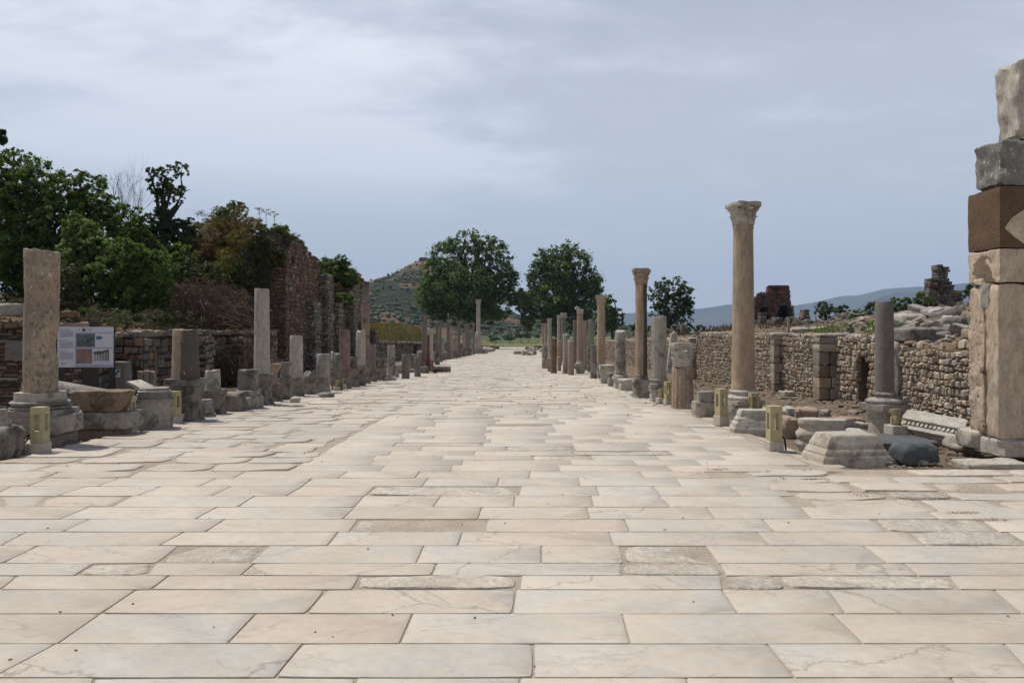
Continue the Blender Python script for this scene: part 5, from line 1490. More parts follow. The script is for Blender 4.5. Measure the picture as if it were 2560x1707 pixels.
piece('cornice_block', 'toppled cornice slab with a row of small teeth, sloping down', 2282, 2382, 1040, 1120, 11.6, dentil, 'white_marble', rz=-0.75, rx=0.50, ry=0.12, group=LB, cat='cornice block', z=0.02)
piece('tilted_block', 'thick pale block tipped over beside the gate pier foot', 2366, 2434, 1074, 1128, gY(1122), lambda mb, W, h: rblock(mb, 0, 0, h * 0.42, W * 1.05, 0.4, h * 0.75, amp=0.03, seed=12, n=8, sq=6), 'white_marble', rz=0.3, ry=0.42, group=LB)
piece('kerb_slab', 'long low white slab lying in front of the gate pier', 2395, 2555, 1132, 1163, gY(1160), lambda mb, W, h: rblock(mb, 0, 0, h / 2 - 0.02, W, 0.42, h * 0.85, amp=0.018, seed=13, n=10, sq=8), 'white_marble', rz=0.06, group=LB, cat='stone slab')
def plank(name, lab, pts_px, Y, thick, mat, rz=0.0, seed=0, group=None, cat='stone slab'):
    """upright or leaning slab cut to an outline seen in the photograph, standing at distance Y with real thickness"""
    c = sum(p[0] for p in pts_px) / len(pts_px)
    X = gX(c, Y); g = min(zY(p[1], Y) for p in pts_px)
    n = len(pts_px)
    vs = []
    for (dy, s_) in ((0, 0.985), (0.01, 1), (thick - 0.01, 1), (thick, 0.985)):
        for (px, py) in pts_px:
            vs.append(((gX(px, Y) - X) * s_, dy + 0.01 * nz(px * 0.1, py * 0.1, dy, seed), (zY(py, Y) - g) * (s_ if zY(py, Y) > g + .01 else 1)))
    fs = []
    for l in range(3):
        for k in range(n):
            a, b = l * n + k, l * n + (k + 1) % n
            fs.append((a, b, b + n, a + n))
    fs.append(tuple(range(n))[::-1]); fs.append(tuple(range(3 * n, 4 * n)))
    mb = MB(); mb.add(vs, fs)
    o = mb.build(name, mat, smooth=40)
    o.location = (X, Y, g)
    o.rotation_euler = (0, 0, rz)
    props(o, lab, cat, group)
    # outward normals whichever way the outline was drawn
    import bmesh
    bm = bmesh.new(); bm.from_mesh(o.data); bmesh.ops.recalc_face_normals(bm, faces=bm.faces); bm.to_mesh(o.data); bm.free()
    return o
plank('leaning_slab', 'thin pale slab leaning upright behind the thick fluted shaft', [(1667, 932), (1678, 836), (1687, 828), (1694, 832), (1688, 932)], 24.5, 0.16, 'white_marble', group=LB)
rb_ = lambda sd, sq=4, am=0.04, dp=0.4: (lambda mb, W, h: rblock(mb, 0, 0, h / 2 - 0.02, W, dp, h, amp=am, seed=sd, n=6, sq=sq))
def disc(mb, W, h):
    loft(mb, [(W / 2, -0.06), (W / 2, 0.06)], n=2, seg=28, amp=0.008, freq=4)
    mb.v = [(x, z, y + h / 2) for x, y, z in mb.v]
o = piece('stone_disc', 'round stone disc with a centre hole standing on edge by the rubble wall', 1758, 1784, 947, 974, 20.5, disc, 'grey_stone', group=LB)
import bmesh as _b
def fixn(o):
    bm = _b.new(); bm.from_mesh(o.data); _b.ops.recalc_face_normals(bm, faces=bm.faces); bm.to_mesh(o.data); bm.free()
fixn(o)
for (lab, a, b, c, d, Y_, mat, rz, sd, sq) in (
    ('long pale block lying across the gravel behind the small bollard', 1935, 1992, 990, 1013, 16.5, 'white_marble', 0.1, 21, 5),
    ('brownish squared block with a light top in the gravel yard', 1990, 2044, 996, 1025, 15.8, 'peach_stone', -0.35, 22, 6),
    ('thin white slab propped on the brownish block', 2010, 2042, 990, 1004, 15.9, 'white_marble', -0.3, 23, 9),
    ('small white plaque-like slab lying near the tall column', 1901, 1922, 985, 993, 18.0, 'white_marble', 0.1, 24, 12),
    ('flat stone at the foot of the dark narrow pier', 1951, 1982, 957, 972, 22.8, 'white_marble', 0.2, 25, 6),
    ('blue-grey rounded stone behind the hacked column base', 1966, 2014, 1030, 1062, 13.6, 'blue_stone', 0.3, 26, 3),
    ('loose block half-way along the foot of the rubble wall', 2040, 2066, 1008, 1028, 16.4, 'grey_stone', 0.5, 27, 4),
    ('long flat stone near the wall beyond the granite column', 2090, 2152, 1008, 1030, 14.6, 'peach_stone', 0.15, 28, 6),
    ('second flat stone stepping out of the gravel by the granite column', 2116, 2170, 1024, 1042, 13.9, 'white_marble', -0.1, 29, 6),
    ('pale pyramid-like slab beside the eight-sided pedestal', 2120, 2165, 1060, 1086, 12.2, 'white_marble', 0.3, 30, 3),
    ('boulder tucked between the granite column pedestal and the toothed cornice', 2252, 2284, 1024, 1080, 12.9, 'dark_stone', 0.2, 31, 4),
    ('grey rock against the gate pier below the rubble wall', 2396, 2424, 1052, 1082, 12.0, 'grey_stone', 0.5, 32, 3),
    ('dark red-brown rock in the rubble under the wall end', 2370, 2402, 1038, 1066, 12.8, 'peach_stone', 0.2, 33, 3),
    ('smooth grey rock near the leaning slab foot', 1650, 1680, 940, 962, 21.5, 'grey_stone', 0.2, 35, 3),
    ('rough block in the street-side row behind the wall light', 1788, 1808, 1000, 1020, 16.0, 'grey_stone', 0.2, 36, 4)):
    piece('stone_block', lab, a, b, c, d, Y_, rb_(sd, sq), mat, rz=rz, group=LB)
# blocks stacked on the high ground behind the rubble wall
GH = 'big ancient blocks lying on the bank behind the rubble wall'
BH = [('wide dark slab lying flat on the bank behind the granite column', 2229, 2342, 815, 845, 17.5, 'dark_stone', 0.1, 1, 6, 1.3),
      ('thick pale slab on top of the heap behind the granite column', 2243, 2300, 783, 806, 22, 'pale_marble', 0.1, 2, 5, 0.8),
      ('greyish block under the thick pale slab', 2252, 2300, 804, 818, 22, 'grey_stone', 0.1, 3, 6, 0.8),
      ('sharp-pointed grey boulder on the sky line', 2314, 2400, 765, 800, 24, 'grey_stone', 0.25, 4, 3, 1.2),
      ('rounded pale boulder before the pointed one', 2330, 2382, 798, 826, 21, 'peach_stone', 0.3, 5, 3, 0.8),
      ('dark boulder between the rounded one and the gate pier', 2378, 2424, 796, 826, 20, 'dark_stone', -0.2, 6, 3, 0.8),
      ('squared pinkish block by the rope barrier', 2152, 2192, 790, 810, 30, 'peach_stone', 0.1, 7, 7, 1.0),
      ('slim carved block with a pointed top in the heap', 2298, 2328, 794, 816, 20.8, 'grey_stone', 0.1, 8, 5, 0.4),
      ('lying white column drum on the wall top edge', 1976, 2026, 818, 832, 26, 'white_marble', 0.05, 9, 5, 0.35),
      ('thin white slab slanting behind the wall top', 2030, 2076, 816, 830, 27, 'white_marble', 0.1, 10, 6, 0.9),
      ('white stone showing above the green tufts', 2168, 2190, 818, 830, 22, 'white_marble', 0.1, 11, 4, 0.5),
      ('pale gabled block close to the gate pier', 2390, 2422, 768, 790, 27, 'pale_marble', 0.1, 12, 5, 0.6),
      ('squared block under the gabled one', 2396, 2422, 788, 802, 27, 'peach_stone', 0.1, 13, 8, 0.6),
      ('long low boulder crowning the wall end near the gate pier', 2360, 2424, 857, 885, 15.4, 'grey_stone', 0.1, 14, 6, 0.6),
      ('small white stone on the dirt above the wall', 2318, 2342, 846, 856, 17, 'white_marble', 0.1, 15, 3, 0.4),
      ('grey stone left of the wide dark slab', 2228, 2250, 848, 860, 17, 'grey_stone', 0.1, 16, 3, 0.4),
      ('upturned broken block behind the wide dark slab', 2192, 2236, 800, 822, 23, 'grey_stone', 0.2, 17, 4, 0.7)]
BH[15] = ('grey stone at the near end of the wide dark slab',) + BH[15][1:]
for (lab, a, b, c, d, Y_, mat, rz, sd, sq, dp) in BH:
    X = gX((a + b) / 2, Y_)
    zb = min(zY(d, Y_), hgt(X, Y_) - 0.02)
    piece('ancient_block', lab, a, b, c, d + (zY(d, Y_) - zb) * F / Y_, Y_, rb_(sd + 40, sq, 0.05 + 0.02 * (sq == 3), dp), mat, rz=rz, group=GH, z=zb)

rh = random.Random(303)
for k in range(64):
    Y_ = rh.uniform(15.5, 26)
    px_ = 2420 - 330 * rh.random() ** 1.35
    X_ = gX(px_, Y_)
    if X_ < 9.15: X_ = 9.2 + rh.random() * 1.5
    s_ = rh.uniform(0.12, 0.34) * (1.5 if rh.random() < 0.15 else 1)
    mb = MB()
    rblock(mb, 0, 0, s_ * 0.25, s_ * rh.uniform(1.0, 2.2), s_ * rh.uniform(0.7, 1.2), s_ * rh.uniform(0.5, 1.0), amp=0.02, seed=k + 900, n=5, sq=rh.choice((4, 7, 12)), rot=(rh.uniform(-.4, .4), rh.uniform(-.4, .4), rh.uniform(0, 3)))
    o = mb.build('rubble_block', rh.choice(('white_marble', 'grey_stone', 'grey_stone', 'dark_stone', 'peach_stone')), smooth=30)
    o.location = (X_, Y_, hgt(X_, Y_))
    props(o, 'angular broken block strewn over the earth bank above the rubble wall', 'stone block', 'angular blocks strewn over the sunny bank')
# ---------------- the tall gate pier at the picture's edge
YG = 9.55
XG = gX(2496, YG)
rt = empty('gate_pier', (XG + 0.5, YG + 0.32, -0.05), 0, 'tall gate pier of stacked blocks, cream below, brown and black above', 'pier')
def gblock(name, py0, py1, x0, x1, y0, y1, mat, seed, amp=0.015, sq=14, n=10, notch=None, lab=None, freq=2.2, dents=()):
    """block between picture heights; x0..x1, y0..y1 in metres from the near corner"""
    z0, z1 = zY(py1, YG), zY(py0, YG)
    mb = MB()
    rblock(mb, XG + (x0 + x1) / 2, YG + (y0 + y1) / 2, (z0 + z1) / 2, x1 - x0, y1 - y0, z1 - z0, amp=amp, seed=seed, n=n, sq=sq, freq=freq)
    for (dy, dz_, dr, dd) in dents:      # hacked hollows on the street-side face
        for i, (x, y, z) in enumerate(mb.v):
            q = math.hypot((y - YG - dy), (z - dz_)) / dr * (1 + 0.5 * nz(y * 9, z * 9, 0, seed))
            if x < XG + x0 + 0.12 and q < 1: mb.v[i] = (x + dd * (1 - q * q) ** 0.6 * (1 + 0.6 * nz(y * 14, z * 14, 3, seed)), y, z)
    o = mb.build(name, mat, rt, smooth=30)
    o.location = -rt.location
    if lab: o['label'] = lab
    return mb
stone('pier_marble', (0.53, 0.43, 0.32), (0.40, 0.325, 0.245), stain=(0.42, 0.26, 0.17), st=0.5, scale=3.4, bump=0.6, stretch=2.4, pits=0.35)
stone('hacked_marble', (0.50, 0.385, 0.285), (0.44, 0.35, 0.265), stain=(0.50, 0.34, 0.23), st=0.6, scale=4, bump=0.7, stretch=1.6, pits=0.8)
gblock('lower_front_slab', 709, 1098, 0.0, 1.15, 0.0, 0.27, 'pier_marble', 3, 0.028, 40, 28, lab='pale slab with a smooth shaded face')
gblock('lower_rear_slab', 712, 1094, 0.0, 1.12, 0.295, 0.63, 'hacked_marble', 6, 0.035, 30, 28, lab='slab with an orange hacked patch')
gblock('wedge_filling', 707, 770, -0.015, 0.1, 0.18, 0.36, 'grey_stone', 8, 0.02, 12, 5)
gblock('cream_block', 621, 706, 0.0, 1.15, -0.02, 0.66, 'pier_marble', 11, 0.014, 50, 26, dents=((0.36, zY(682, YG), 0.19, 0.12), (0.28, zY(700, YG), 0.16, 0.10)))
gblock('brown_block', 466, 620, 0.0, 1.15, -0.02, 0.66, 'brown_stone', 12, 0.008, 60, 16, lab='rust-brown porous block')
gblock('black_block', 346, 465, 0.03, 1.15, 0.0, 0.56, 'black_lichen', 13, 0.04, 16, 16, lab='grey block speckled with pale lichen')
gblock('top_block', 134, 345, 0.30, 1.2, 0.08, 0.55, 'pale_marble', 14, 0.05, 14, 18, lab='split top block with a broken edge')
# inset pale repair slab on the brown block, a proud piece of marble
mb = MB()
pz = [(2512, 570), (2530, 545), (2548, 532), (2600, 500), (2600, 640), (2556, 606), (2536, 592)]
n_ = len(pz)
vs = [(gX(p, YG - 0.03), YG - 0.03 + d, zY(q, YG - 0.03)) for d in (0, 0.06) for p, q in pz]
mb.add(vs, [tuple(range(n_))[::-1], tuple(range(n_, 2 * n_))] + [(k, (k + 1) % n_, (k + 1) % n_ + n_, k + n_) for k in range(n_)])
o = mb.build('repair_slab', 'pier_marble', rt, smooth=0); o.location = -rt.location; fixn(o)
for (nm, py0, py1, x0, x1, y0, y1, mt, sd) in (('foot_block', 1096, 1147, 0.0, 0.42, -0.05, 0.6, 'white_marble', 21), ('foot_moulding', 1100, 1149, 0.43, 1.3, -0.08, 0.5, 'pale_marble', 23), ('rear_foot_block', 1085, 1140, -0.08, 0.9, 0.4, 0.85, 'white_marble', 25)):
    gblock(nm, py0, py1, x0, x1, y0, y1, mt, sd, 0.03, 7, 8)
# dry tuft growing from the crack of the pier
def tuft(name, lab, loc, n, L, spread, mat, seed, cat='plant', group=None, wid=0.006, parent=None):
    rg = np.random.default_rng(seed)
    V, Q, T = [], [], []
    for i in range(n):
        a = rg.uniform(0, 6.28); l = L * rg.uniform(0.5, 1)
        dx, dy = math.cos(a) * spread * rg.uniform(0, 1), math.sin(a) * spread * rg.uniform(0, 1)
        px_, py_ = -math.sin(a) * wid, math.cos(a) * wid
        bx, by = rg.normal(0, spread * 0.15), rg.normal(0, spread * 0.15)
        b = len(V)
        for u in (0, 0.5, 1):
            s_ = 1 - u * 0.8
            x, y, z = bx + dx * u ** 1.4, by + dy * u ** 1.4, l * u - 0.15 * l * u * u
            V += [(x - px_ * s_, y - py_ * s_, z), (x + px_ * s_, y + py_ * s_, z)]
        Q += [(b, b + 1, b + 3, b + 2), (b + 2, b + 3, b + 5, b + 4)]
        t = rg.random(); T += [t, t]
    o = np_mesh(name, np.array(V), np.array(Q), mat, np.array(T, np.float32), parent=parent, loc=loc)
    if not parent: props(o, lab, cat, group)
    return o
tuft('dry_plant', 'small dry brown plant rooted in the crack of the gate pier', (XG - 0.02, YG + 0.28, zY(935, YG + 0.2)), 40, 0.16, 0.16, 'twig', 4, wid=0.003)
tuft('dry_plant', 'lower withered tuft near the foot of the gate pier crack', (XG - 0.02, YG + 0.26, zY(1070, YG + 0.2)), 26, 0.12, 0.12, 'twig', 5, wid=0.003)

# ---------------- shaded side loose stones
LS = 'loose carved stones on the shaded side'
def taperblock(mb, W, h):
    loft(mb, [(W / 2 * 0.70, 0), (W / 2 * 0.80, h * 0.3), (W / 2 * 0.93, h * 0.75), (W / 2, h * 0.92), (W / 2 * 0.97, h)], n=9, seg=32, sy=0.55, amp=0.03, freq=5, seed=33, dz=0.05, chip=0.02)
YC = 12.3
o = piece('carved_block', 'brown bowl-shaped carved block resting on a long plain stone', 190, 326, 976, 1027, YC, taperblock, 'bowl_brown', z=zY(1027, YC), group=LS)
piece('long_stone', 'long plain stone under the bowl-shaped block', 186, 342, 1026, 1068, YC + 0.1, lambda mb, W, h: rblock(mb, 0, 0, h / 2, W, 0.6, h, amp=0.015, seed=3, n=14, sq=26), 'grey_stone', z=zY(1068, YC + 0.1), rz=0.04, group=LS)
piece('support_stone', 'dark red earth-stained footing beneath the long plain stone', 206, 312, 1066, 1095, YC + 0.15, lambda mb, W, h: rblock(mb, 0, 0, h / 2 - 0.05, W, 0.5, h * 1.3, amp=0.03, seed=4, n=7, sq=7), 'peach_stone', z=zY(1093, YC + 0.15), group=LS)
o = piece('fallen_shaft', 'grey column shaft fallen and sloping behind the information board', 150, 320, 955, 1020, 13.6, lambda mb, W, h: (loft(mb, [(0.26, -1.0), (0.25, 1.0)], n=2, seg=28, amp=0.004, dz=0.3)), 'grey_stone', group=LS, cat='fallen column', z=zY(1000, 13.6))
o.rotation_euler = (0, math.radians(103), math.radians(28))
o.location.x = gX(215, 13.6)
plank('tilted_slab', 'thin pale slab tipped up behind the octagonal pedestal', [(314, 954), (318, 953), (354, 970), (352, 978), (340, 974)], 13.9, 0.5, 'white_marble', group=LS)
plank('marker_pier', 'plain grey upright slab carrying a chequered survey plate', [(283, 978), (284, 904), (312, 905), (314, 978)], 14.6, 0.25, 'grey_granite', group=LS, cat='stone slab')
for k, (a, b, c, lab) in enumerate(((343, 356, 928, 'first upright slab leaning on the shaded rubble wall'), (359, 372, 926, 'second upright slab, grey, leaning on the shaded rubble wall'), (374, 384, 928, 'third and narrowest slab leaning on the shaded rubble wall'))):
    plank('upright_slab', lab, [(a, 972), (a + 1, c), (b, c + 1), (b + 1, 972)], 19.2, 0.14, 'grey_stone' if k else 'peach_stone', group=LS)
plank('upright_slab', 'big pale rectangular slab set against the ruined brick wall', [(11, 900), (13, 856), (20, 850), (64, 855), (66, 902)], 16.6, 0.22, 'grey_granite', group=LS)
piece('coping_block', 'long pale block on top of the ruined brick wall', -8, 62, 753, 784, 16.9, rb_(51, 9, 0.02, 0.5), 'grey_stone', z=zY(786, 16.9) - .02, group=LS)
piece('coping_block', 'flat brick-and-mortar lump on the wall above the information board', 142, 210, 790, 814, 17.1, rb_(52, 5, 0.05, 0.6), 'peach_stone', z=1.62, group=LS)
piece('coping_block', 'smooth grey stone showing over the top corner of the information board', 226, 284, 802, 820, 18.4, rb_(53, 3, 0.03, 0.6), 'grey_stone', z=1.40, group=LS)
for (lab, a, b, c, d, Y_, mat, rz, sd, sq) in (
    ('pale flat boulder at the paving edge behind the first bollard', 22, 92, 1082, 1130, 10.3, 'white_marble', 0.2, 61, 4),
    ('dark rock at the paving edge below the pitted column', 120, 182, 1090, 1118, 11.2, 'dark_stone', 0.1, 62, 4),
    ('grey block beside the plinth of the pitted column', 28, 70, 1034, 1084, 11.5, 'grey_stone', 0.3, 63, 7),
    ('small stone between pedestal and the squat lichened column', 418, 436, 1000, 1040, 14.2, 'peach_stone', 0.2, 64, 4),
    ('low white stone at the foot of the beige shaft', 726, 748, 978, 994, 18.9, 'white_marble', 0.3, 65, 4),
    ('slab lying at the foot of the notched stump', 798, 834, 972, 986, 20.6, 'grey_stone', 0.1, 66, 6),
    ('flat stone under the grey granite stumps', 962, 990, 938, 950, 29.5, 'white_marble', 0.1, 67, 6),
    ('stone bench-like block behind the granite stumps', 985, 1008, 905, 930, 36, 'grey_stone', 0.1, 68, 9),
    ('low block beside the foot of the red hoist', 1052, 1072, 918, 937, 36.5, 'dark_stone', 0.1, 69, 5),
    ('dark block between two stumps before the rubble wall', 1025, 1040, 885, 930, 39, 'dark_stone', 0.1, 70, 8),
    ('long beam-like stone behind the shorter granite stump', 1000, 1040, 905, 915, 37.5, 'grey_stone', 0.0, 71, 9)):
    piece('stone_block', lab, a, b, c, d, Y_, rb_(sd, sq, 0.03, 0.4), mat, rz=rz, group=LS)
# pedestals seen edge-on far down both rows, and the heaps at the street end
rf = random.Random(91)
ck = 0
for side in (-1, 1):
    for k in range(16):
        Y_ = 46 + k * 3.1
        X_ = (-6.4 if side < 0 else 3.75) + rf.uniform(-0.15, 0.15)
        mb = MB()
        wd, h = rf.uniform(0.4, 0.6), rf.uniform(0.35, 0.8)
        pedestal(mb, -0.05, h, wd, nseed(), rf.choice(['waist', 'std', 'plain', 'flare']), n=8, amp=0.03)
        o = mb.build('far_pedestal', rf.choice(['dark_stone', 'grey_stone', 'grey_stone']), smooth=38)
        o.location = (X_, Y_, hgt(X_, Y_) - .02); o.rotation_euler = (0, 0, rf.uniform(-.3, .3))
        props(o, 'weathered pedestal in the far %s row, one of many alike' % ('shaded' if side < 0 else 'sunny'), 'pedestal', 'far pedestals of the %s row' % ('shaded' if side < 0 else 'sunny'))
for k in range(34):
    l = k % 2
    Y_ = rf.uniform(112, 175)
    X_ = rf.uniform(-6.6, -4.2) - (Y_ - 112) * 0.01 if l else rf.uniform(0.6, 3.6)
    if not l and k % 4 == 0: Y_ = rf.uniform(86, 96); X_ = rf.uniform(-0.2, 1.6)
    mb = MB()
    rblock(mb, 0, 0, 0.2, rf.uniform(0.6, 1.8), rf.uniform(0.5, 1.0), rf.uniform(0.35, 0.8), amp=0.08, seed=k, n=4, sq=rf.choice([3, 6]), rot=(rf.uniform(-.2, .2), rf.uniform(-.2, .2), 0))
    o = mb.build('fallen_block', rf.choice(['grey_stone', 'white_marble', 'dark_stone']), smooth=30)
    o.location = (X_, Y_, sz(Y_)); o.rotation_euler = (0, 0, rf.uniform(0, 3))
    props(o, 'tumbled block in the heap at the far end of the street', 'stone block', 'tumbled blocks at the street end')
for (px, py, lab) in ((1250, 866, 'first of two little rocks in the middle of the far street'), (1259, 866, 'second of two little rocks in the middle of the far street'), (1282, 865, 'pointed little rock alone on the far street paving')):
    Y_ = gY(py)
    mb = MB(); rblock(mb, 0, 0, 0.15, 0.5, 0.4, 0.4, amp=0.06, seed=px, n=4, sq=3)
    o = mb.build('small_rock', 'dark_stone', smooth=30); o.location = (gX(px, Y_), Y_, sz(Y_)); props(o, lab, 'rock')
# ================================================================== PLANTS
def leaf_cloud(name, blobs, n, leaf, mat, seed, parent=None, loc=(0, 0, 0), clump=0.26, nclump=None, up=0.5, fill=0.55, asp=0.5, drop=0.0, label=None):
    """leaves spread through clumps; blobs = [(x, y, z, rx, ry, rz)] in metres, relative to loc"""
    rg = np.random.default_rng(seed)
    B = np.array(blobs, float)
    wt = (B[:, 3] * B[:, 5]) ** 0.9
    wt /= wt.sum()
    nc = nclump or max(40, n // 60)
    bi = rg.choice(len(B), nc, p=wt)
    d = rg.normal(size=(nc, 3)); d /= np.linalg.norm(d, axis=1)[:, None]
    r = rg.uniform(0, 1, nc) ** (1 / 3.0)
    r = np.where(rg.uniform(0, 1, nc) < fill, rg.uniform(0.70, 1.10, nc), r)
    C = B[bi, :3] + d * r[:, None] * B[bi, 3:6]
    rc = clump * 0.8 * np.minimum(B[bi, 3], B[bi, 5]) * rg.uniform(0.4, 1.4, nc)
    ct = rg.uniform(0, 1, nc)
    pk = rc ** 1.3; pk /= pk.sum()
    ci = rg.choice(nc, n, p=pk)
    off = rg.normal(size=(n, 3)); off /= np.linalg.norm(off, axis=1)[:, None]
    off *= np.abs(rg.normal(0, 0.62, n))[:, None]
    P = C[ci] + off * rc[ci][:, None] * np.array([1.15, 1.15, 0.8])
    if drop: P[:, 2] -= drop * np.abs(rg.normal(size=n))
    nr = off * 0.6 + d[ci] * 0.5 + rg.normal(size=(n, 3)) * 0.65 + np.array([0, 0, up])
    nr /= np.linalg.norm(nr, axis=1)[:, None]
    a = rg.normal(size=(n, 3)); u = np.cross(nr, a); u /= np.linalg.norm(u, axis=1)[:, None]
    v = np.cross(nr, u)
    s = (leaf * rg.uniform(0.6, 1.35, n))[:, None]
    V = np.empty((n, 4, 3))
    V[:, 0] = P - u * s; V[:, 1] = P - v * s * asp; V[:, 2] = P + u * s; V[:, 3] = P + v * s * asp
    T = np.clip(0.7 * ct[ci] ** 1.3 + 0.35 * rg.uniform(0, 1, n), 0, 1).astype(np.float32)
    o = np_mesh(name, V.reshape(-1, 3), np.arange(n * 4).reshape(n, 4), mat, T, parent=parent, loc=loc if not parent else None)
    if label: o['label'] = label
    return o, C
def limbs(name, base, targets, r0, mat, seed, parent, wig=0.15, trunk_top=None, seg=6, r1=0.15):
    """tapered trunk that forks towards the targets"""
    rg = random.Random(seed)
    mb = MB()
    tt = Vector(trunk_top) if trunk_top else None
    b = Vector(base)
    if tt:
        p = [b + (tt - b) * (i / 5) + Vector((rg.uniform(-1, 1), rg.uniform(-1, 1), 0)) * wig * (tt - b).length * 0.15 * (i > 0) for i in range(6)]
        tube(mb, p, [r0 * (1.25 - 0.45 * i / 5) for i in range(6)], seg=8)
        st = p[-1]
    else:
        st = b
    for t in targets:
        t = Vector(t)
        L = (t - st).length
        k = 6
        p = []
        q = Vector((rg.uniform(-1, 1), rg.uniform(-1, 1), rg.uniform(0.2, 1))) * L * wig
        s0 = st + (Vector((0, 0, -1)) * 0.0)
        for i in range(k + 1):
            u = i / k
            p.append(s0.lerp(t, u) + q * math.sin(u * math.pi) + Vector((rg.uniform(-1, 1), rg.uniform(-1, 1), rg.uniform(-1, 1))) * L * 0.03 * (0 < i))
        tube(mb, p, [r0 * 0.62 * (1 - u / (k * 1.15)) for u in range(k + 1)], seg=5)
        for c in range(3):
            i = rg.randrange(2, k)
            e = p[i] + Vector((rg.uniform(-1, 1), rg.uniform(-1, 1), rg.uniform(0.1, 1))) * L * 0.15
            tube(mb, [p[i], p[i].lerp(e, 0.5) + Vector((0, 0, L * 0.03)), e], [r0 * 0.25, r0 * 0.16, r0 * 0.05], seg=4)
    o = mb.build(name, mat, parent, smooth=60)
    return o
def tree_px(name, label, Y, blobs, n, leaf, mat, trunk, seed, r0=0.3, bark='bark', cat='tree', group=None, depth=1.0, clump=0.26, fill=0.55, forks=8, extra=None, up=0.5, wig=0.15):
    """tree from an outline seen in the photograph: blobs (px, py, rpx, rpy[, dy]), trunk (px foot, px fork, py fork)"""
    X0 = gX(trunk[0], Y)
    z0 = hgt(X0, Y) - 0.1
    root = empty(name, (X0, Y, z0), 0, label, cat, group)
    k = Y / F
    bl = []
    rg = random.Random(seed)
    for b in blobs:
        dy = (b[4] if len(b) > 4 else rg.uniform(-0.25, 0.25) * b[2]) * k
        bl.append((gX(b[0], Y) - X0, dy, zY(b[1], Y) - z0, b[2] * k, b[2] * k * depth, b[3] * k))
    o, C = leaf_cloud('crown', bl, n, leaf, mat, seed, parent=root, clump=clump, fill=fill, up=up)
    if extra:
        for q, (eb, en, el, em, elab) in enumerate(extra):
            e2 = [(gX(b[0], Y) - X0, (b[4] if len(b) > 4 else -0.6 * b[2]) * k, zY(b[1], Y) - z0, b[2] * k, b[2] * k, b[3] * k) for b in eb]
            leaf_cloud('crown', e2, en, el, em, seed + 7 + q, parent=root, clump=clump, fill=fill, up=up, label=elab)
    tg = [(b[0], b[1], b[2]) for b in bl] + [tuple(C[i]) for i in rg.sample(range(len(C)), min(forks, len(C)))]
    limbs('trunk', (0, 0, 0), tg, r0, bark, seed, root, trunk_top=(gX(trunk[1], Y) - X0, 0, zY(trunk[2], Y) - z0), wig=wig)
    return root
tree_px('plane_tree', 'larger round plane tree behind the far monument column', 170, [
    (1085, 735, 42, 50), (1078, 690, 30, 42), (1120, 650, 42, 48), (1160, 606, 42, 30), (1205, 628, 36, 40), (1245, 655, 34, 50), (1255, 700, 36, 50), (1240, 745, 48, 52), (1165, 720, 70, 70), (1175, 785, 75, 30), (1100, 770, 35, 30), (1140, 598, 20, 14), (1232, 600, 12, 20), (1072, 650, 12, 22), (1180, 582, 16, 12), (1280, 690, 14, 16), (1060, 700, 10, 18), (1290, 745, 10, 12)],
    80000, 0.24, 'leaf_mid', (1195, 1190, 800), 31, r0=0.9, group='plane trees closing the street', clump=0.30, fill=0.66, bark='dark_bark')
tree_px('plane_tree', 'smaller plane tree with a drooping side branch, behind the sunny capital columns', 170, [
    (1403, 632, 30, 24), (1360, 660, 32, 36), (1395, 680, 45, 45), (1440, 655, 38, 40), (1345, 705, 28, 40), (1308, 752, 22, 30), (1322, 795, 22, 32), (1380, 745, 58, 58), (1450, 745, 55, 60), (1478, 705, 30, 30), (1490, 725, 20, 18), (1410, 800, 70, 34), (1340, 675, 20, 24), (1470, 668, 18, 20), (1418, 610, 12, 14), (1382, 622, 12, 14), (1505, 700, 12, 10), (1330, 700, 12, 18)],
    75000, 0.24, 'leaf_mid', (1395, 1400, 790), 32, r0=0.8, group='plane trees closing the street', clump=0.30, fill=0.66, bark='dark_bark',
    extra=[([(1308, 752, 24, 28), (1322, 790, 20, 28)], 9000, 0.24, 'leaf_light', 'lighter green drooping branch')])
tree_px('small_tree', 'low dark tree with a bright top beside the peach column with full capital', 150, [(1520, 765, 24, 24), (1545, 792, 17, 22), (1512, 800, 26, 28), (1540, 815, 16, 14)], 14000, 0.22, 'leaf_mid', (1532, 1530, 820), 33, r0=0.3, bark='dark_bark')
tree_px('many_stemmed_tree', 'open round tree with many fanning stems between two capital columns', 90, [
    (1678, 716, 40, 26), (1710, 745, 30, 36), (1648, 742, 26, 38), (1690, 765, 44, 34), (1722, 785, 20, 26), (1640, 782, 20, 24), (1690, 800, 34, 16)], 30000, 0.10, 'leaf_dark', (1672, 1672, 828), 34, r0=0.14, bark='dark_bark', clump=0.2, fill=0.5, forks=16)
GT = 'trees crowding the bank above the shaded wall'
tree_px('fig_tree', 'broad dark tree filling the corner of the bank behind the pitted column', 32, [
    (-30, 420, 70, 60), (40, 420, 62, 45), (100, 455, 60, 50), (165, 470, 55, 42), (225, 465, 40, 34), (60, 520, 80, 70), (160, 550, 80, 70), (240, 520, 50, 50), (-20, 560, 80, 100), (70, 640, 90, 80), (180, 640, 70, 70), (250, 600, 45, 60), (30, 385, 30, 18), (60, 410, 24, 16), (200, 440, 30, 14), (275, 500, 26, 20), (300, 545, 34, 40), (0, 720, 70, 60), (60, 720, 50, 50), (250, 450, 24, 14)],
    120000, 0.066, 'leaf_mid', (110, 120, 640), 41, r0=0.25, group=GT, bark='dark_bark', clump=0.22, fill=0.6)
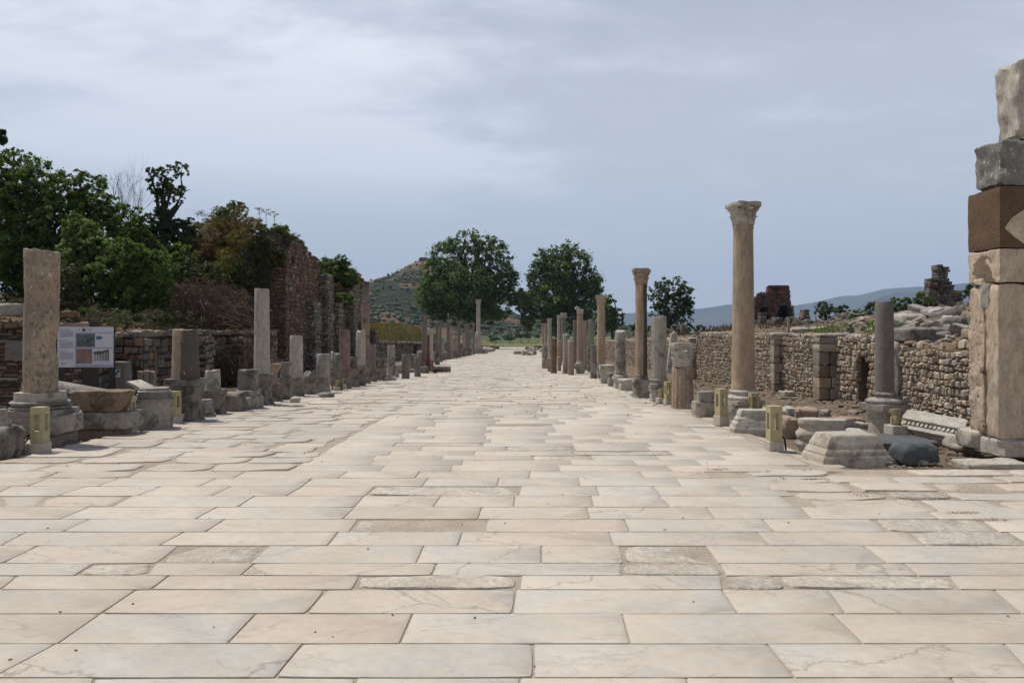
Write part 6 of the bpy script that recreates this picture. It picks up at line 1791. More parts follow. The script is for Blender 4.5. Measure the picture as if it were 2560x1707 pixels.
tree_px('young_tree', 'bright yellow-green leafy tree in front of the darker bank trees', 26.5, [
    (205, 590, 40, 42), (185, 560, 24, 26), (235, 620, 48, 34), (200, 650, 50, 40), (290, 625, 40, 26), (165, 640, 26, 40)], 42000, 0.048, 'leaf_light', (220, 220, 720), 42, r0=0.1, group=GT, bark='dark_bark', clump=0.22, fill=0.6, depth=0.8)
tree_px('leafy_shrub', 'wide green shrub hanging over the shaded wall behind the information board', 26, [
    (320, 640, 50, 40), (360, 670, 50, 50), (290, 690, 60, 50), (340, 730, 70, 50), (400, 720, 30, 50), (240, 740, 60, 44), (180, 720, 40, 50), (290, 780, 80, 34), (375, 780, 40, 30)], 80000, 0.048, 'leaf_mid', (320, 320, 800), 43, r0=0.1, group=GT, bark='dark_bark', clump=0.22, fill=0.6, depth=0.8, cat='shrub')
tree_px('low_shrub', 'olive green low shrub just beside the pitted column top', 25, [(165, 700, 40, 45), (190, 750, 40, 40), (150, 770, 30, 30)], 14000, 0.042, 'leaf_olive', (170, 170, 790), 44, r0=0.05, bark='dark_bark', cat='shrub')
tree_px('bank_bush', 'dark green bush filling the bank under the leafless tree', 34, [(340, 600, 40, 40), (380, 650, 40, 50), (430, 700, 40, 40), (300, 570, 30, 34), (450, 650, 30, 40), (350, 540, 20, 20)], 34000, 0.06, 'leaf_mid', (370, 370, 740), 49, r0=0.1, group=GT, bark='dark_bark', cat='bush', depth=0.7)
tree_px('ivy_tree', 'tall narrow ivy-clad tree rising over the bank with an open top', 38, [
    (385, 425, 18, 14), (420, 432, 26, 20), (455, 425, 20, 18), (400, 465, 32, 26), (440, 470, 26, 22), (415, 500, 26, 18), (455, 500, 12, 10), (405, 560, 24, 50), (415, 620, 40, 55), (455, 590, 30, 40), (478, 560, 18, 22), (480, 620, 30, 45), (440, 680, 50, 50), (390, 680, 40, 50), (350, 600, 34, 44), (370, 560, 22, 30), (520, 620, 26, 36), (505, 660, 30, 40)],
    60000, 0.066, 'leaf_dark', (415, 410, 560), 45, r0=0.2, group=GT, bark='dark_bark', clump=0.24, fill=0.55)
tree_px('rear_bush', 'green bush on the bank between the ivy tree and the overgrown ruin', 46, [(500, 590, 40, 34), (530, 575, 26, 22), (490, 640, 40, 40)], 20000, 0.08, 'leaf_mid', (505, 505, 640), 46, r0=0.1, group=GT, bark='dark_bark', cat='bush')
tree_px('treetop_sprig', 'lone leafy sprig showing above the broad corner tree', 34, [(-4, 330, 16, 12), (6, 350, 10, 10)], 700, 0.10, 'leaf_dark', (-20, -8, 350), 47, r0=0.08, group=GT, bark='dark_bark', forks=2)
def bare_tree(label, px, py_b, Y, top, hw, n, seed, r0=0.09, name='bare_tree'):
    X0 = gX(px, Y); z0 = zY(py_b, Y)
    root = empty(name, (X0, Y, z0), 0, label, 'bare tree')
    rg = random.Random(seed)
    mb = MB()
    H_ = zY(top, Y) - z0
    def grow(p, d, L, r, lev):
        pts = [p]
        q = p.copy()
        for i in range(5):
            d = (d + Vector((rg.uniform(-.16, .16), rg.uniform(-.16, .16), rg.uniform(-.02, .12)))).normalized()
            q = q + d * L / 5
            pts.append(q.copy())
        tube(mb, pts, [r * (1 - 0.13 * i) for i in range(6)], seg=4)
        if lev < 4:
            for k in range(rg.choice((2, 3, 3))):
                i = rg.randrange(2, 6)
                grow(pts[i], (d + Vector((rg.uniform(-.7, .7), rg.uniform(-.6, .6), rg.uniform(-.1, .5)))).normalized(), L * rg.uniform(0.5, 0.8), r * 0.5, lev + 1)
    for k in range(n):
        grow(Vector((0, 0, 0)), Vector((rg.uniform(-1, 1) * hw / H_, rg.uniform(-.3, .3), 1)).normalized(), H_ * 0.42, r0, 0)
    o = mb.build('branches', 'bark', root, smooth=0)
    return root
bare_tree('leafless tree with thin upright twigs against the sky by the ivy tree', 330, 620, 39, 400, 1.6, 9, 3, 0.028)
bare_tree('leafless arching twigs above the broad corner tree', 95, 470, 35, 372, 1.2, 3, 6, 0.025, name='bare_shrub')
bare_tree('thin leafless twigs between the corner tree and the bare tree', 285, 500, 38, 412, 0.8, 2, 9, 0.025, name='bare_shrub')
# overgrown top of the tall ruin
def bush_px(name, label, Y, blobs, n, leaf, mat, seed, cat='bush', group=None, clump=0.26, up=0.4, asp=0.5, base=None, fill=0.5, stems=True):
    k = Y / F
    cxp = sum(b[0] for b in blobs) / len(blobs)
    yb = max(b[1] + b[3] for b in blobs)
    X0 = gX(cxp, Y); z0 = zY(yb, Y) if base is None else base
    root = empty(name, (X0, Y, z0), 0, label, cat, group)
    bl = [(gX(b[0], Y) - X0, (b[4] if len(b) > 4 else 0) * k, zY(b[1], Y) - z0, b[2] * k, b[2] * k * 0.8, b[3] * k) for b in blobs]
    leaf_cloud('foliage', bl, n, leaf, mat, seed, parent=root, clump=clump, up=up, asp=asp, fill=fill)
    if stems:
        mb = MB(); rg = random.Random(seed)
        for b in bl:
            for q in range(3):
                e = (b[0] + rg.uniform(-.5, .5) * b[3], b[1] + rg.uniform(-.5, .5) * b[4], b[2] + rg.uniform(-.2, .7) * b[5])
                m_ = tuple(v * 0.5 + rg.uniform(-.1, .1) * b[3] for v in e)
                tube(mb, [(b[0] * .3, b[1] * .3, 0), m_, e], [0.02 + 0.006 * k * 40, 0.015, 0.006], seg=4)
        mb.build('stems', 'dark_bark', root, smooth=0)
    return root
GU = 'shrubs and weeds covering the tall ruin'
bush_px('ruin_shrub', 'rust-brown dry shrub on the crest of the ruin mound', 37, [(565, 590, 34, 30), (600, 565, 30, 22), (640, 570, 30, 24), (535, 625, 34, 30), (500, 672, 26, 28), (640, 610, 26, 20), (575, 640, 40, 24)], 30000, 0.044, 'leaf_rust', 51, group=GU, asp=0.25)
bush_px('ruin_shrub', 'yellow-green fennel-like bush high on the ruin mound', 36.6, [(548, 556, 22, 18), (600, 530, 26, 16), (592, 572, 16, 16), (655, 590, 22, 16), (500, 640, 20, 16), (480, 690, 18, 14), (690, 600, 14, 14), (560, 610, 22, 16)], 22000, 0.040, 'leaf_gold', 52, group=GU, asp=0.2)
bush_px('ruin_shrub', 'dark green bush spilling over the shoulder of the tall ruin', 36.4, [(690, 590, 28, 30), (712, 585, 14, 22), (665, 620, 24, 24), (640, 635, 20, 20)], 16000, 0.048, 'leaf_mid', 53, group=GU)
bush_px('ruin_shrub', 'big green bush on the slope in front of the ruin mound', 35, [(590, 670, 44, 36), (540, 690, 36, 30), (620, 700, 34, 34), (570, 730, 42, 34), (610, 745, 30, 26), (640, 670, 14, 20)], 40000, 0.046, 'leaf_mid', 54, group=GU)
bush_px('ruin_shrub', 'greyish dry hanging bush on the overhang of the tall ruin', 38.5, [(748, 625, 20, 22), (762, 642, 12, 26), (735, 604, 16, 14), (715, 600, 18, 14), (772, 655, 8, 18)], 12000, 0.040, 'leaf_olive', 55, group=GU)
bush_px('ruin_shrub', 'small green tufts at the very top of the ruin mound', 38, [(560, 530, 16, 14), (590, 515, 24, 12), (545, 545, 14, 12)], 7000, 0.040, 'leaf_mid', 56, group=GU)
bush_px('ruin_shrub', 'tawny dry growth low on the ruin mound slope', 35.5, [(470, 720, 34, 26), (500, 745, 40, 24), (450, 760, 40, 24), (530, 775, 40, 22)], 16000, 0.044, 'leaf_rust', 57, group=GU, asp=0.22)
bush_px('round_shrub', 'round green shrub crowning the smaller ruin', 48, [(835, 685, 48, 34), (818, 664, 22, 20), (850, 656, 18, 20), (864, 698, 32, 26), (798, 698, 22, 20)], 32000, 0.068, 'leaf_mid', 58)
bush_px('dry_clump', 'brown dry clump hanging at the far edge of the smaller ruin', 50.5, [(888, 705, 16, 24), (895, 725, 10, 22), (876, 690, 14, 12)], 10000, 0.056, 'leaf_straw', 59)
bush_px('lime_bush', 'small lime-green bush on the face of the smaller ruin', 46, [(862, 750, 22, 18), (850, 742, 14, 12)], 9000, 0.060, 'leaf_light', 60)
bush_px('rust_tufts', 'rusty dry growth along the edge between the two ruins', 44.6, [(800, 712, 24, 10), (830, 718, 26, 10)], 6000, 0.048, 'leaf_rust', 61, cat='dry plant')
bush_px('creeper', 'dark creeper hanging down between the buttresses of the smaller ruin', 45.2, [(812, 800, 8, 30), (818, 770, 8, 20), (780, 760, 7, 40)], 7000, 0.056, 'leaf_dark', 62, stems=False, cat='creeper')
def umbel(label, px, top, Y, seed, hgt_px=34, wd=9):
    X0 = gX(px, Y); z1 = zY(top, Y); z0 = zY(top + hgt_px, Y)
    root = empty('fennel_plant', (X0, Y, z0), 0, label, 'wild fennel', 'tall fennel stalks on the ruin top')
    rg = random.Random(seed); k = Y / F
    mb = MB()
    pts, heads = [(0, 0, 0), (rg.uniform(-.05, .05), 0, (z1 - z0) * 0.5), (0, 0, z1 - z0)], []
    tube(mb, pts, [0.014, 0.011, 0.007], seg=4)
    for q in range(7):
        u = rg.uniform(0.45, 0.95); a = rg.uniform(0, 6.28); l = wd * k * rg.uniform(0.5, 1.0)
        e = (math.cos(a) * l, math.sin(a) * l, (z1 - z0) * min(1, u + 0.15))
        tube(mb, [(0, 0, (z1 - z0) * u), e], [0.007, 0.004], seg=3)
        heads.append(e)
    heads.append((0, 0, z1 - z0))
    mb.build('stalk', 'twig', root, smooth=0)
    leaf_cloud('flower_heads', [(x, y, z, 4.5 * k, 4.5 * k, 1.2 * k) for x, y, z in heads], 420, 0.022, 'leaf_gold', seed, parent=root, clump=0.8, nclump=60, up=1.2)
for i, (px, t, h, lab) in enumerate(((581, 502, 30, 'first fennel stalk on the ruin crest'), (601, 506, 28, 'second fennel stalk on the ruin crest, shorter and denser'), (650, 520, 36, 'wide-headed fennel stalk right behind the crest'), (666, 524, 34, 'fennel stalk between two wide-headed ones'), (685, 530, 34, 'last big fennel stalk before the shoulder'), (712, 566, 32, 'lone fennel stalk lower on the ruin shoulder'))):
    umbel(lab.replace('right behind', 'just behind'), px, t, 37.5, 70 + i, h, 11 if 640 < px < 700 else 7)
# brambles: a tangle nobody could count
leafmat('dry_brown', (0.07, 0.045, 0.028), (0.13, 0.085, 0.05), 0.15)
def brambles():
    rg = random.Random(8)
    mb = MB()
    for i in range(3400):
        Y_ = rg.uniform(27.0, 34)
        px = rg.uniform(370, 655)
        X_ = gX(px, Y_)
        g = hgt(X_, Y_)
        L = rg.uniform(0.5, 1.6); a = rg.uniform(0, 6.28); h = rg.uniform(0.4, 2.1) * (1 - 0.5 * abs(px - 510) / 130)
        p = []
        for k in range(5):
            u = k / 4
            p.append((X_ + math.cos(a) * L * u, Y_ + math.sin(a) * L * 0.5 * u, g + h * math.sin(u * 2.4) + rg.uniform(-.05, .05)))
        t = rg.random()
        tube(mb, p, rg.choice((0.006, 0.008, 0.012)), seg=3, tint=(t, t, t, 1))
    o = mb.build('undergrowth', 'twig', tint=True, smooth=0)
    o['kind'] = 'stuff'; o['label'] = 'brown leafless brambles tangled above the shaded wall'
    bl = []
    for i in range(60):
        Y_ = rg.uniform(28, 34); px = rg.uniform(380, 655); X_ = gX(px, Y_)
        bl.append((X_, Y_, hgt(X_, Y_) + rg.uniform(0.2, 1.6), 0.7, 0.6, 0.6))
    o, _ = leaf_cloud('bramble_leaves', bl, 22000, 0.032, 'leaf_rust', 12)
    o['kind'] = 'stuff'
    bl = []
    for i in range(260):
        Y_ = rg.uniform(19, 34); px = rg.uniform(0, 650); X_ = min(gX(px, Y_), -11.7)
        bl.append((X_, Y_, hgt(X_, Y_) + 0.25, 0.8, 0.6, 0.45))
    o, _ = leaf_cloud('bank_weeds', bl, 26000, 0.035, 'leaf_dark', 13, asp=0.3)
    o['kind'] = 'stuff'
    o, _ = leaf_cloud('dry_weeds', bl, 52000, 0.035, 'dry_brown', 14, asp=0.2)
    o['kind'] = 'stuff'
brambles()
def mound_cover():
    rg = random.Random(19)
    for q, (m_, n_, lab, th) in enumerate((('leaf_rust', 26000, 'rusty dry weeds over the mound of the tall ruin', 0.0), ('leaf_olive', 26000, 'olive weeds over the mound of the tall ruin', 1.0), ('leaf_gold', 12000, 'yellow-green weeds over the mound of the tall ruin', 2.0))):
        bl = []
        while len(bl) < 230:
            x = rg.uniform(-20, -11.9); y = rg.uniform(34.5, 44)
            g = hgt(x, y)
            if g < 2.3 or nz(x * 0.5, y * 0.5, th, 7) < -0.22: continue
            s_ = rg.uniform(0.25, 0.6)
            bl.append((x, y, g + s_ * 0.3, s_ * 1.2, s_, s_))
        for k in range(26):
            y = rg.uniform(34.1, 40.3); s_ = rg.uniform(0.15, 0.38)
            bl.append((rg.uniform(-11.8, -10.5), y, 5.85 - 0.6 * sm(35.0, 39.0, y) - 0.9 * sm(39.2, 40.5, y) + s_ * 0.3, s_ * 1.3, s_, s_))
        o, _ = leaf_cloud('mound_weeds', bl, int(n_ * 1.4), 0.045, m_, 30 + q, asp=0.28, clump=0.5)
        o['kind'] = 'stuff'; o['label'] = lab
mound_cover()
bush_px('ruin_shrub', 'weedy green and brown shrubs along the broken top edge of the tall ruin', 36.2, [(668, 615, 26, 26), (700, 625, 24, 24), (728, 622, 20, 22), (690, 650, 26, 18), (655, 660, 22, 20)], 16000, 0.045, 'leaf_olive', 63, group=GU)
bush_px('ruin_shrub', 'greenish gold shrub hiding the near edge of the tall ruin', 33.2, [(640, 640, 28, 36), (665, 610, 24, 28), (625, 690, 28, 36), (650, 580, 24, 20), (655, 690, 16, 34)], 18000, 0.040, 'leaf_olive', 65, group=GU)
bush_px('ruin_shrub', 'golden dry bush beside the mixed green shrub near the ruin edge', 33.0, [(600, 600, 30, 34), (570, 650, 30, 30), (625, 560, 26, 20), (680, 650, 12, 20)], 11000, 0.042, 'leaf_gold', 66, group=GU, asp=0.25)
bush_px('ruin_shrub', 'ochre and rust bush draped over the upper street edge of the tall ruin', 36.8, [(700, 598, 30, 26), (726, 606, 26, 24), (750, 622, 18, 22), (682, 630, 26, 26), (712, 640, 20, 16)], 22000, 0.042, 'leaf_gold', 67, group=GU, asp=0.25)
bush_px('ruin_shrub', 'olive creeper hanging down the near face of the tall ruin', 33.6, [(665, 650, 26, 30), (690, 640, 22, 24), (650, 700, 16, 30)], 15000, 0.042, 'leaf_olive', 68, group=GU)
bush_px('thicket_bush', 'yellowish green bush standing above the brown brambles', 31.5, [(470, 680, 40, 34), (520, 690, 40, 34), (440, 720, 34, 30), (560, 720, 30, 30), (490, 730, 50, 24)], 22000, 0.045, 'leaf_olive', 69)
bush_px('thicket_bush', 'fresh green bush between the brambles and the leafy shrub', 30.5, [(420, 690, 30, 36), (395, 740, 36, 34), (440, 750, 30, 24)], 16000, 0.045, 'leaf_mid', 70)
bush_px('ruin_shrub', 'rust-coloured weeds on the near corner of the tall ruin', 34.8, [(668, 668, 24, 14), (700, 664, 22, 14), (640, 690, 16, 20), (722, 650, 14, 14)], 9000, 0.045, 'leaf_rust', 64, group=GU, asp=0.28)
# grass
def grass(name, pts, L, wid, mat, seed, label, spread=0.5):
    """blades: pts Nx3 roots"""
    rg = np.random.default_rng(seed)
    P = np.array(pts); n = len(P)
    a = rg.uniform(0, 6.283, n); l = L * rg.uniform(0.5, 1.2, n); tl = spread * l * rg.uniform(0, 1, n)
    w_ = wid
    ax = np.stack([np.cos(a), np.sin(a), 0 * a], 1); bx = np.stack([-np.sin(a), np.cos(a), 0 * a], 1)
    V = np.empty((n, 4, 3))
    V[:, 0] = P - bx * w_; V[:, 1] = P + bx * w_
    tip = P + ax * tl[:, None] + np.array([0, 0, 1]) * l[:, None]
    V[:, 2] = tip + bx * w_ * 0.3; V[:, 3] = tip - bx * w_ * 0.3
    T = rg.uniform(0, 1, n).astype(np.float32)
    T = np.clip(0.35 * T + 0.3 + 0.9 * np.array([nz(p[0] * .3, p[1] * .12, 0, 3) for p in P]) + (np.clip(0.35 - 0.16 * (-P[:, 0] - 13.0), -0.5, 0.5) if 'gold' in name else 0), 0, 1).astype(np.float32)
    o = np_mesh(name, V.reshape(-1, 3), np.arange(n * 4).reshape(n, 4), mat, T)
    o['kind'] = 'stuff'; o['label'] = label
    return o
rg = random.Random(77)
pts = []
while len(pts) < 42000:
    y = 52 + 78 * rg.random() ** 1.2; x = -11.6 - rg.random() ** 1.3 * (6 + y * 0.12)
    pts.append((x, y, hgt(x, y) - 0.03))
grass('golden_grass', pts, 0.32, 0.03, 'grass_gold', 5, 'golden dry grass on the slope beyond the smaller ruin')
pts = []
while len(pts) < 9000:
    y = rg.uniform(150, 235); x = rg.uniform(-16, 30)
    if -7 < x < 4.5: continue
    pts.append((x, y, hgt(x, y) - 0.03))
grass('far_grass', pts, 0.6, 0.08, 'leaf_olive', 6, 'green grass at the far end of the street')
pts = []
for i in range(7000):
    y = rg.uniform(17, 26); x = 9.6 + rg.random() * 3.2
    if nz(x * 0.9, y * 0.6, 0, 4) < 0.05: continue
    pts.append((x, y, hgt(x, y) - 0.02))
grass('bank_grass', pts, 0.16, 0.012, 'leaf_mid', 7, 'green weeds on the earth bank above the rubble wall')
pts = []
for i in range(900):
    y = rg.uniform(19, 25); x = gX(rg.uniform(490, 605), y)
    if x > -7.1: continue
    pts.append((x, y, hgt(x, y) - 0.02))
grass('yard_grass', pts, 0.12, 0.01, 'leaf_mid', 8, 'short green grass behind the short white stub')
pts = []
while len(pts) < 14000:
    y = rg.uniform(37, 120); x = rg.uniform(9.5, 12 + y * 0.45)
    if nz(x * 0.4, y * 0.2, 0, 4) < -0.05: continue
    pts.append((x, y, hgt(x, y) - 0.03))
grass('dry_grass', pts, 0.30, 0.03, 'dry_brown', 18, 'brown dry weeds on the earth beyond the rubble wall')
# bushes and trees over the sunny bank
GB = 'bushes on the sky line above the rubble wall'
tree_px('thin_tree', 'thin leaning dark tree with bare lower stems on the sky line', 95, [(2062, 770, 26, 18), (2075, 785, 16, 20), (2048, 782, 12, 16)], 5200, 0.11, 'leaf_olive', (2068, 2066, 812), 81, r0=0.10, bark='dark_bark', group=GB, forks=12)
for i, (lab, Y_, bl, n, m_) in enumerate((
    ('dark bush behind the light green hedge-like bush', 100, [(2106, 780, 16, 16), (2100, 792, 14, 12)], 3000, 'leaf_dark'),
    ('wide light green bush on the sky line', 90, [(2135, 788, 22, 12), (2158, 785, 22, 12), (2120, 792, 16, 10)], 5000, 'leaf_mid'),
    ('low dark bushes behind the step of the rubble wall', 95, [(1740, 818, 24, 9), (1775, 822, 20, 7)], 2600, 'leaf_dark'),
    ('dark bush by the foot of the many-stemmed tree', 92, [(1590, 815, 22, 10), (1615, 822, 16, 8)], 2600, 'leaf_dark'),
    ('small airy bush just before the granite column', 85, [(2180, 768, 16, 12), (2172, 780, 12, 12)], 2400, 'leaf_dark'),
    ('two-lobed green bush just past the granite column', 80, [(2245, 762, 24, 18), (2272, 758, 16, 18), (2250, 775, 28, 10)], 6000, 'leaf_mid'),
    ('green bush leaning on the jagged tower', 72, [(2312, 750, 22, 18), (2300, 770, 12, 16)], 3600, 'leaf_mid'),
    ('grey-green bush in front of the jagged tower', 65, [(2322, 765, 18, 16), (2332, 780, 16, 14)], 3200, 'leaf_olive'),
    ('dark bush squeezed between tower and gate pier', 70, [(2432, 722, 16, 20), (2420, 738, 16, 12)], 2600, 'leaf_dark'),
    ('brown twiggy bush on top of the arched brick ruin', 151, [(1902, 738, 10, 7), (1893, 746, 8, 5)], 900, 'leaf_olive'))):
    bush_px('skyline_bush', lab, Y_, bl, n, 0.00115 * Y_ + 0.02, m_, 90 + i, group=GB)
# far plain: lines of trees nobody could count
def treeline():
    rg = random.Random(3)
    bl = []
    for i in range(420):
        Y_ = rg.choice((420, 600, 850, 1300, 1800)) * rg.uniform(0.9, 1.1)
        x = rg.uniform(-0.45, 0.75) * Y_
        if -0.25 < x / Y_ < 0.0 and Y_ > 700: continue
        s_ = rg.uniform(2, 4.5) * (0.6 if Y_ < 500 else 1)
        bl.append((x, Y_, -3.3 + s_ * 0.4, s_ * 2.2, s_, s_ * 0.8))
    o, _ = leaf_cloud('far_treeline', bl, 60000, 0.9, 'leaf_dark', 4, clump=0.5, fill=0.5)
    o['kind'] = 'stuff'
treeline()
for i, (px, py, Y_, lab) in enumerate(((1235, 846, 300, 'dark low bush at the green field beyond the street end'), (1272, 846, 300, 'pair-mate low bush on the green field'), (1300, 838, 320, 'small rounded tree on the far field'))):
    bush_px('field_bush', lab, Y_, [(px, py, 14, 5), (px + 8, py + 1, 9, 4)], 1500, 0.3, 'leaf_dark', 110 + i, base=-3.5)
o = MB(); tube(o, [(0, 0, 0), (0, 0, 9)], 0.16, seg=5); tube(o, [(-1, 0, 8.4), (1, 0, 8.4)], 0.1, seg=4)
p = o.build('utility_pole', 'dark_bark'); p.location = (gX(1803, 700), 700, -3.5); props(p, 'distant thin utility pole in front of the blue mountains', 'pole')

# ================================================================== SMALL THINGS
def bollard(root):
    mb = MB(); loft(mb, [(0.102, -0.03), (0.102, 0.138), (0.098, 0.142)], n=24, seg=24, amp=0.002, freq=9, seed=3); mb.build('foot_block', 'lamp_block', root)
    mb = MB()
    w2, t = 0.083, 0.040
    z0, z1, z2, z3 = 0.142, 0.30, 0.53, 0.622
    box(mb, -w2, w2, -w2, w2, z0, z1); box(mb, -w2, w2, -w2, w2, z2, z3)
    for sx in (-1, 1):
        for sy in (-1, 1):
            box(mb, min(sx * w2, sx * (w2 - t)), max(sx * w2, sx * (w2 - t)), min(sy * w2, sy * (w2 - t)), max(sy * w2, sy * (w2 - t)), z1 + .0005, z2 - .0005)
    mb.build('lamp_housing', 'ochre_paint', root, smooth=0)
    mb = MB(); tube(mb, [(0.08, 0.03, 0.2), (0.13, 0.04, 0.2), (0.17, 0.05, 0.15), (0.18, 0.05, 0.06), (0.19, 0.05, -0.05)], 0.013, seg=6)
    mb.build('cable', 'black_cable', root)
def copy_tree(o, parent=None):
    c = o.copy(); COL.objects.link(c)
    if parent: c.parent = parent
    for ch in [q for q in COL.objects if q.parent == o]: copy_tree(ch, c)
    return c
BG = 'ochre bollard lamps along the street'
proto = None
for (px, py, sc, rz, lab) in (
    (100, 1131, 1.0, 3.2, 'ochre slotted bollard lamp in front of the pitted column'),
    (322, 1081, 0.95, 3.2, 'ochre slotted bollard lamp in front of the bowl-shaped block'),
    (437, 1057, 0.95, 2.9, 'ochre slotted bollard lamp touching the octagonal pedestal'),
    (647, 1000, 0.85, 3.1, 'ochre bollard lamp beside the tall veined shaft foot'),
    (767, 978, 0.8, 3.1, 'ochre bollard lamp at the foot of the beige shaft'),
    (1935, 1126, 1.0, 0.05, 'ochre bollard lamp on a cracked stone foot before the tapering block'),
    (1803, 1063, 1.0, 0.35, 'ochre bollard lamp standing before the tallest column'),
    (1884, 1052, 0.9, 0.1, 'ochre bollard lamp half hidden behind the tapering block'),
    (1670, 1012, 0.9, 0.2, 'ochre bollard lamp between fluted shaft and capital drum'),
    (1610, 993, 0.9, 0.2, 'ochre bollard lamp at the foot of the two-coloured column')):
    Y_ = gY(py)
    if proto is None:
        proto = empty('bollard_lamp', (0, 0, 0), 0, 'x', 'bollard lamp', BG); bollard(proto); r = proto
    else:
        r = copy_tree(proto)
    r['label'] = lab
    r.location = (gX(px, Y_), Y_, hgt(gX(px, Y_), Y_) + (0.0 if abs(gX(px, Y_) + 1.5) < 5.1 else 0.04)); r.rotation_euler = (0, 0, rz); r.scale = (sc, sc, sc)
def spot(root):
    mb = MB(); loft(mb, [(0.105, -0.03), (0.105, 0.118), (0.102, 0.122)], n=20, seg=24, amp=0.003, freq=8); mb.build('foot_block', 'lamp_block', root)
    mb = MB()
    loft(mb, [(0.05, 0.122), (0.05, 0.135), (0.02, 0.14)], seg=14)
    box(mb, -0.062, -0.054, -0.02, 0.02, 0.136, 0.23); box(mb, 0.054, 0.062, -0.02, 0.02, 0.136, 0.23); box(mb, -0.062, 0.062, -0.02, 0.02, 0.128, 0.1355)
    mb.build('yoke', 'lamp_ochre', root, smooth=0)
    mb = MB(); loft(mb, [(0.028, -0.10), (0.04, -0.085), (0.048, -0.02), (0.052, 0.03), (0.074, 0.06), (0.076, 0.085), (0.070, 0.09)], seg=20)
    o = mb.build('lamp_head', 'lamp_ochre', root); o.location = (0, 0, 0.23); o.rotation_euler = (-0.35, 0.12, 0)
    mb = MB(); tube(mb, [(0.03, -0.03, 0.15), (0.06, -0.09, 0.10), (0.12, -0.13, 0.06), (0.18, -0.12, 0.0)], 0.008, seg=5); mb.build('cable', 'black_cable', root)
proto = None
for (px, py, dz, rz, lab) in (
    (372, 1066, 0, 0.3, 'ochre round spotlight before the octagonal pedestal'), (457, 1052, 0.02, -0.5, 'ochre spotlight behind the third bollard, beside the squat column pedestal'), (619, 997, 0.20, 0.5, 'ochre spotlight on the slab before the dark jagged stump'),
    (733, 985, 0.1, 0.2, 'ochre spotlight at the foot of the beige flat-topped shaft'), (806, 981, 0.0, 0.3, 'ochre spotlight before the wide grey stump'), (842, 977, 0.0, 0.3, 'ochre spotlight before the peaked small stump'), (855, 975, 0.05, -0.3, 'ochre spotlight by the reddish fluted shaft'),
    (932, 952, 0, 0.1, 'ochre spotlight tiny by the short grey shaft'), (1718, 1020, 0, 0.2, 'ochre spotlight in front of the brown fluted drum'), (1652, 1008, 0, 0.2, 'ochre spotlight at the thick fluted shaft pedestal'), (2239, 1086, 0.0, 0.1, 'ochre spotlight on its white block beside the granite column'),
    (88, 1088, 0.1, 0.3, 'ochre spotlight hidden behind the first bollard')):
    Y_ = gY(py)
    if proto is None:
        proto = empty('spotlight', (0, 0, 0), 0, 'x', 'spotlight', 'small round spotlights aimed at the columns'); spot(proto); r = proto
    else:
        r = copy_tree(proto)
    r['label'] = lab
    r.location = (gX(px, Y_), Y_ - 0.02, hgt(gX(px, Y_), Y_) + dz + 0.02); r.rotation_euler = (0, 0, rz)
r = [o for o in COL.objects if o.get('label') == 'ochre spotlight on its white block beside the granite column'][0]
r.location = (gX(2239, 11.25), 11.25, zY(1086, 11.25)); r.scale = (1.15,) * 3
# information board
YS = 14.4
sx0, sx1 = gX(145, YS), gX(284, YS)
zt_, zb_ = zY(817, YS), zY(918, YS)
Xc = (sx0 + sx1) / 2
g = hgt(Xc, YS)
rt = empty('information_board', (Xc, YS, g), 0, 'white information board with pictures and texts on two black posts', 'sign board')
def sp(name, mat, u0, u1, v0, v1, d, parent=rt, lab=None, t=0.004):
    """rectangle on the board: u, v as fractions from its top corner; d metres in front"""
    mb = MB()
    W, Hh = sx1 - sx0, zt_ - zb_
    box(mb, sx0 + u0 * W - Xc, sx0 + u1 * W - Xc, -d - t, -d, zt_ - v1 * Hh - g, zt_ - v0 * Hh - g)
    o = mb.build(name, mat, parent, smooth=0)
    if lab: o['label'] = lab
    return o
for s_ in (0, 1):
    mb = MB(); x = (sx0 + 0.048 if s_ == 0 else sx1 - 0.045) - Xc
    box(mb, x - 0.046, x + 0.046, 0.0, 0.06, -0.1, zt_ - g - 0.02); mb.build('post', 'black_post', rt, smooth=0)
panel = sp('panel', 'sign_white', 0, 1, 0, 1, 0.001, t=0.02)
sp('caption_band', 'sign_lilac', 0.325, 1.0, 0.935, 1.0, 0.0215); sp('caption_band', 'sign_lilac', 0.325, 0.995, 0.505, 0.535, 0.0215); sp('caption_band', 'sign_lilac', 0.325, 0.995, 0.135, 0.16, 0.0215); sp('caption_band', 'sign_lilac', 0.325, 0.338, 0.16, 0.935, 0.0215)
ph = sp('photograph', 'sign_green', 0.345, 0.675, 0.17, 0.495, 0.0215, lab='aerial view of a green valley')
sp('photograph', 'sign_earth', 0.345, 0.625, 0.545, 0.91, 0.0215, lab='brown aerial photograph')
pm = sp('map_panel', 'sign_white', 0.685, 0.99, 0.17, 0.495, 0.0215)
W_, H_ = sx1 - sx0, zt_ - zb_
mb = MB(); vs = [(sx0 + (0.75 + 0.058 * math.cos(a) * (1 + 0.2 * math.cos(3 * a))) * W_ - Xc, -0.0275, zt_ - (0.27 - 0.048 * math.sin(a)) * H_ - g) for a in [k * 0.3927 for k in range(16)]]
mb.add(vs, [tuple(range(16))[::-1]]); mb.build('map_lake', 'sign_blue', pm, smooth=0)
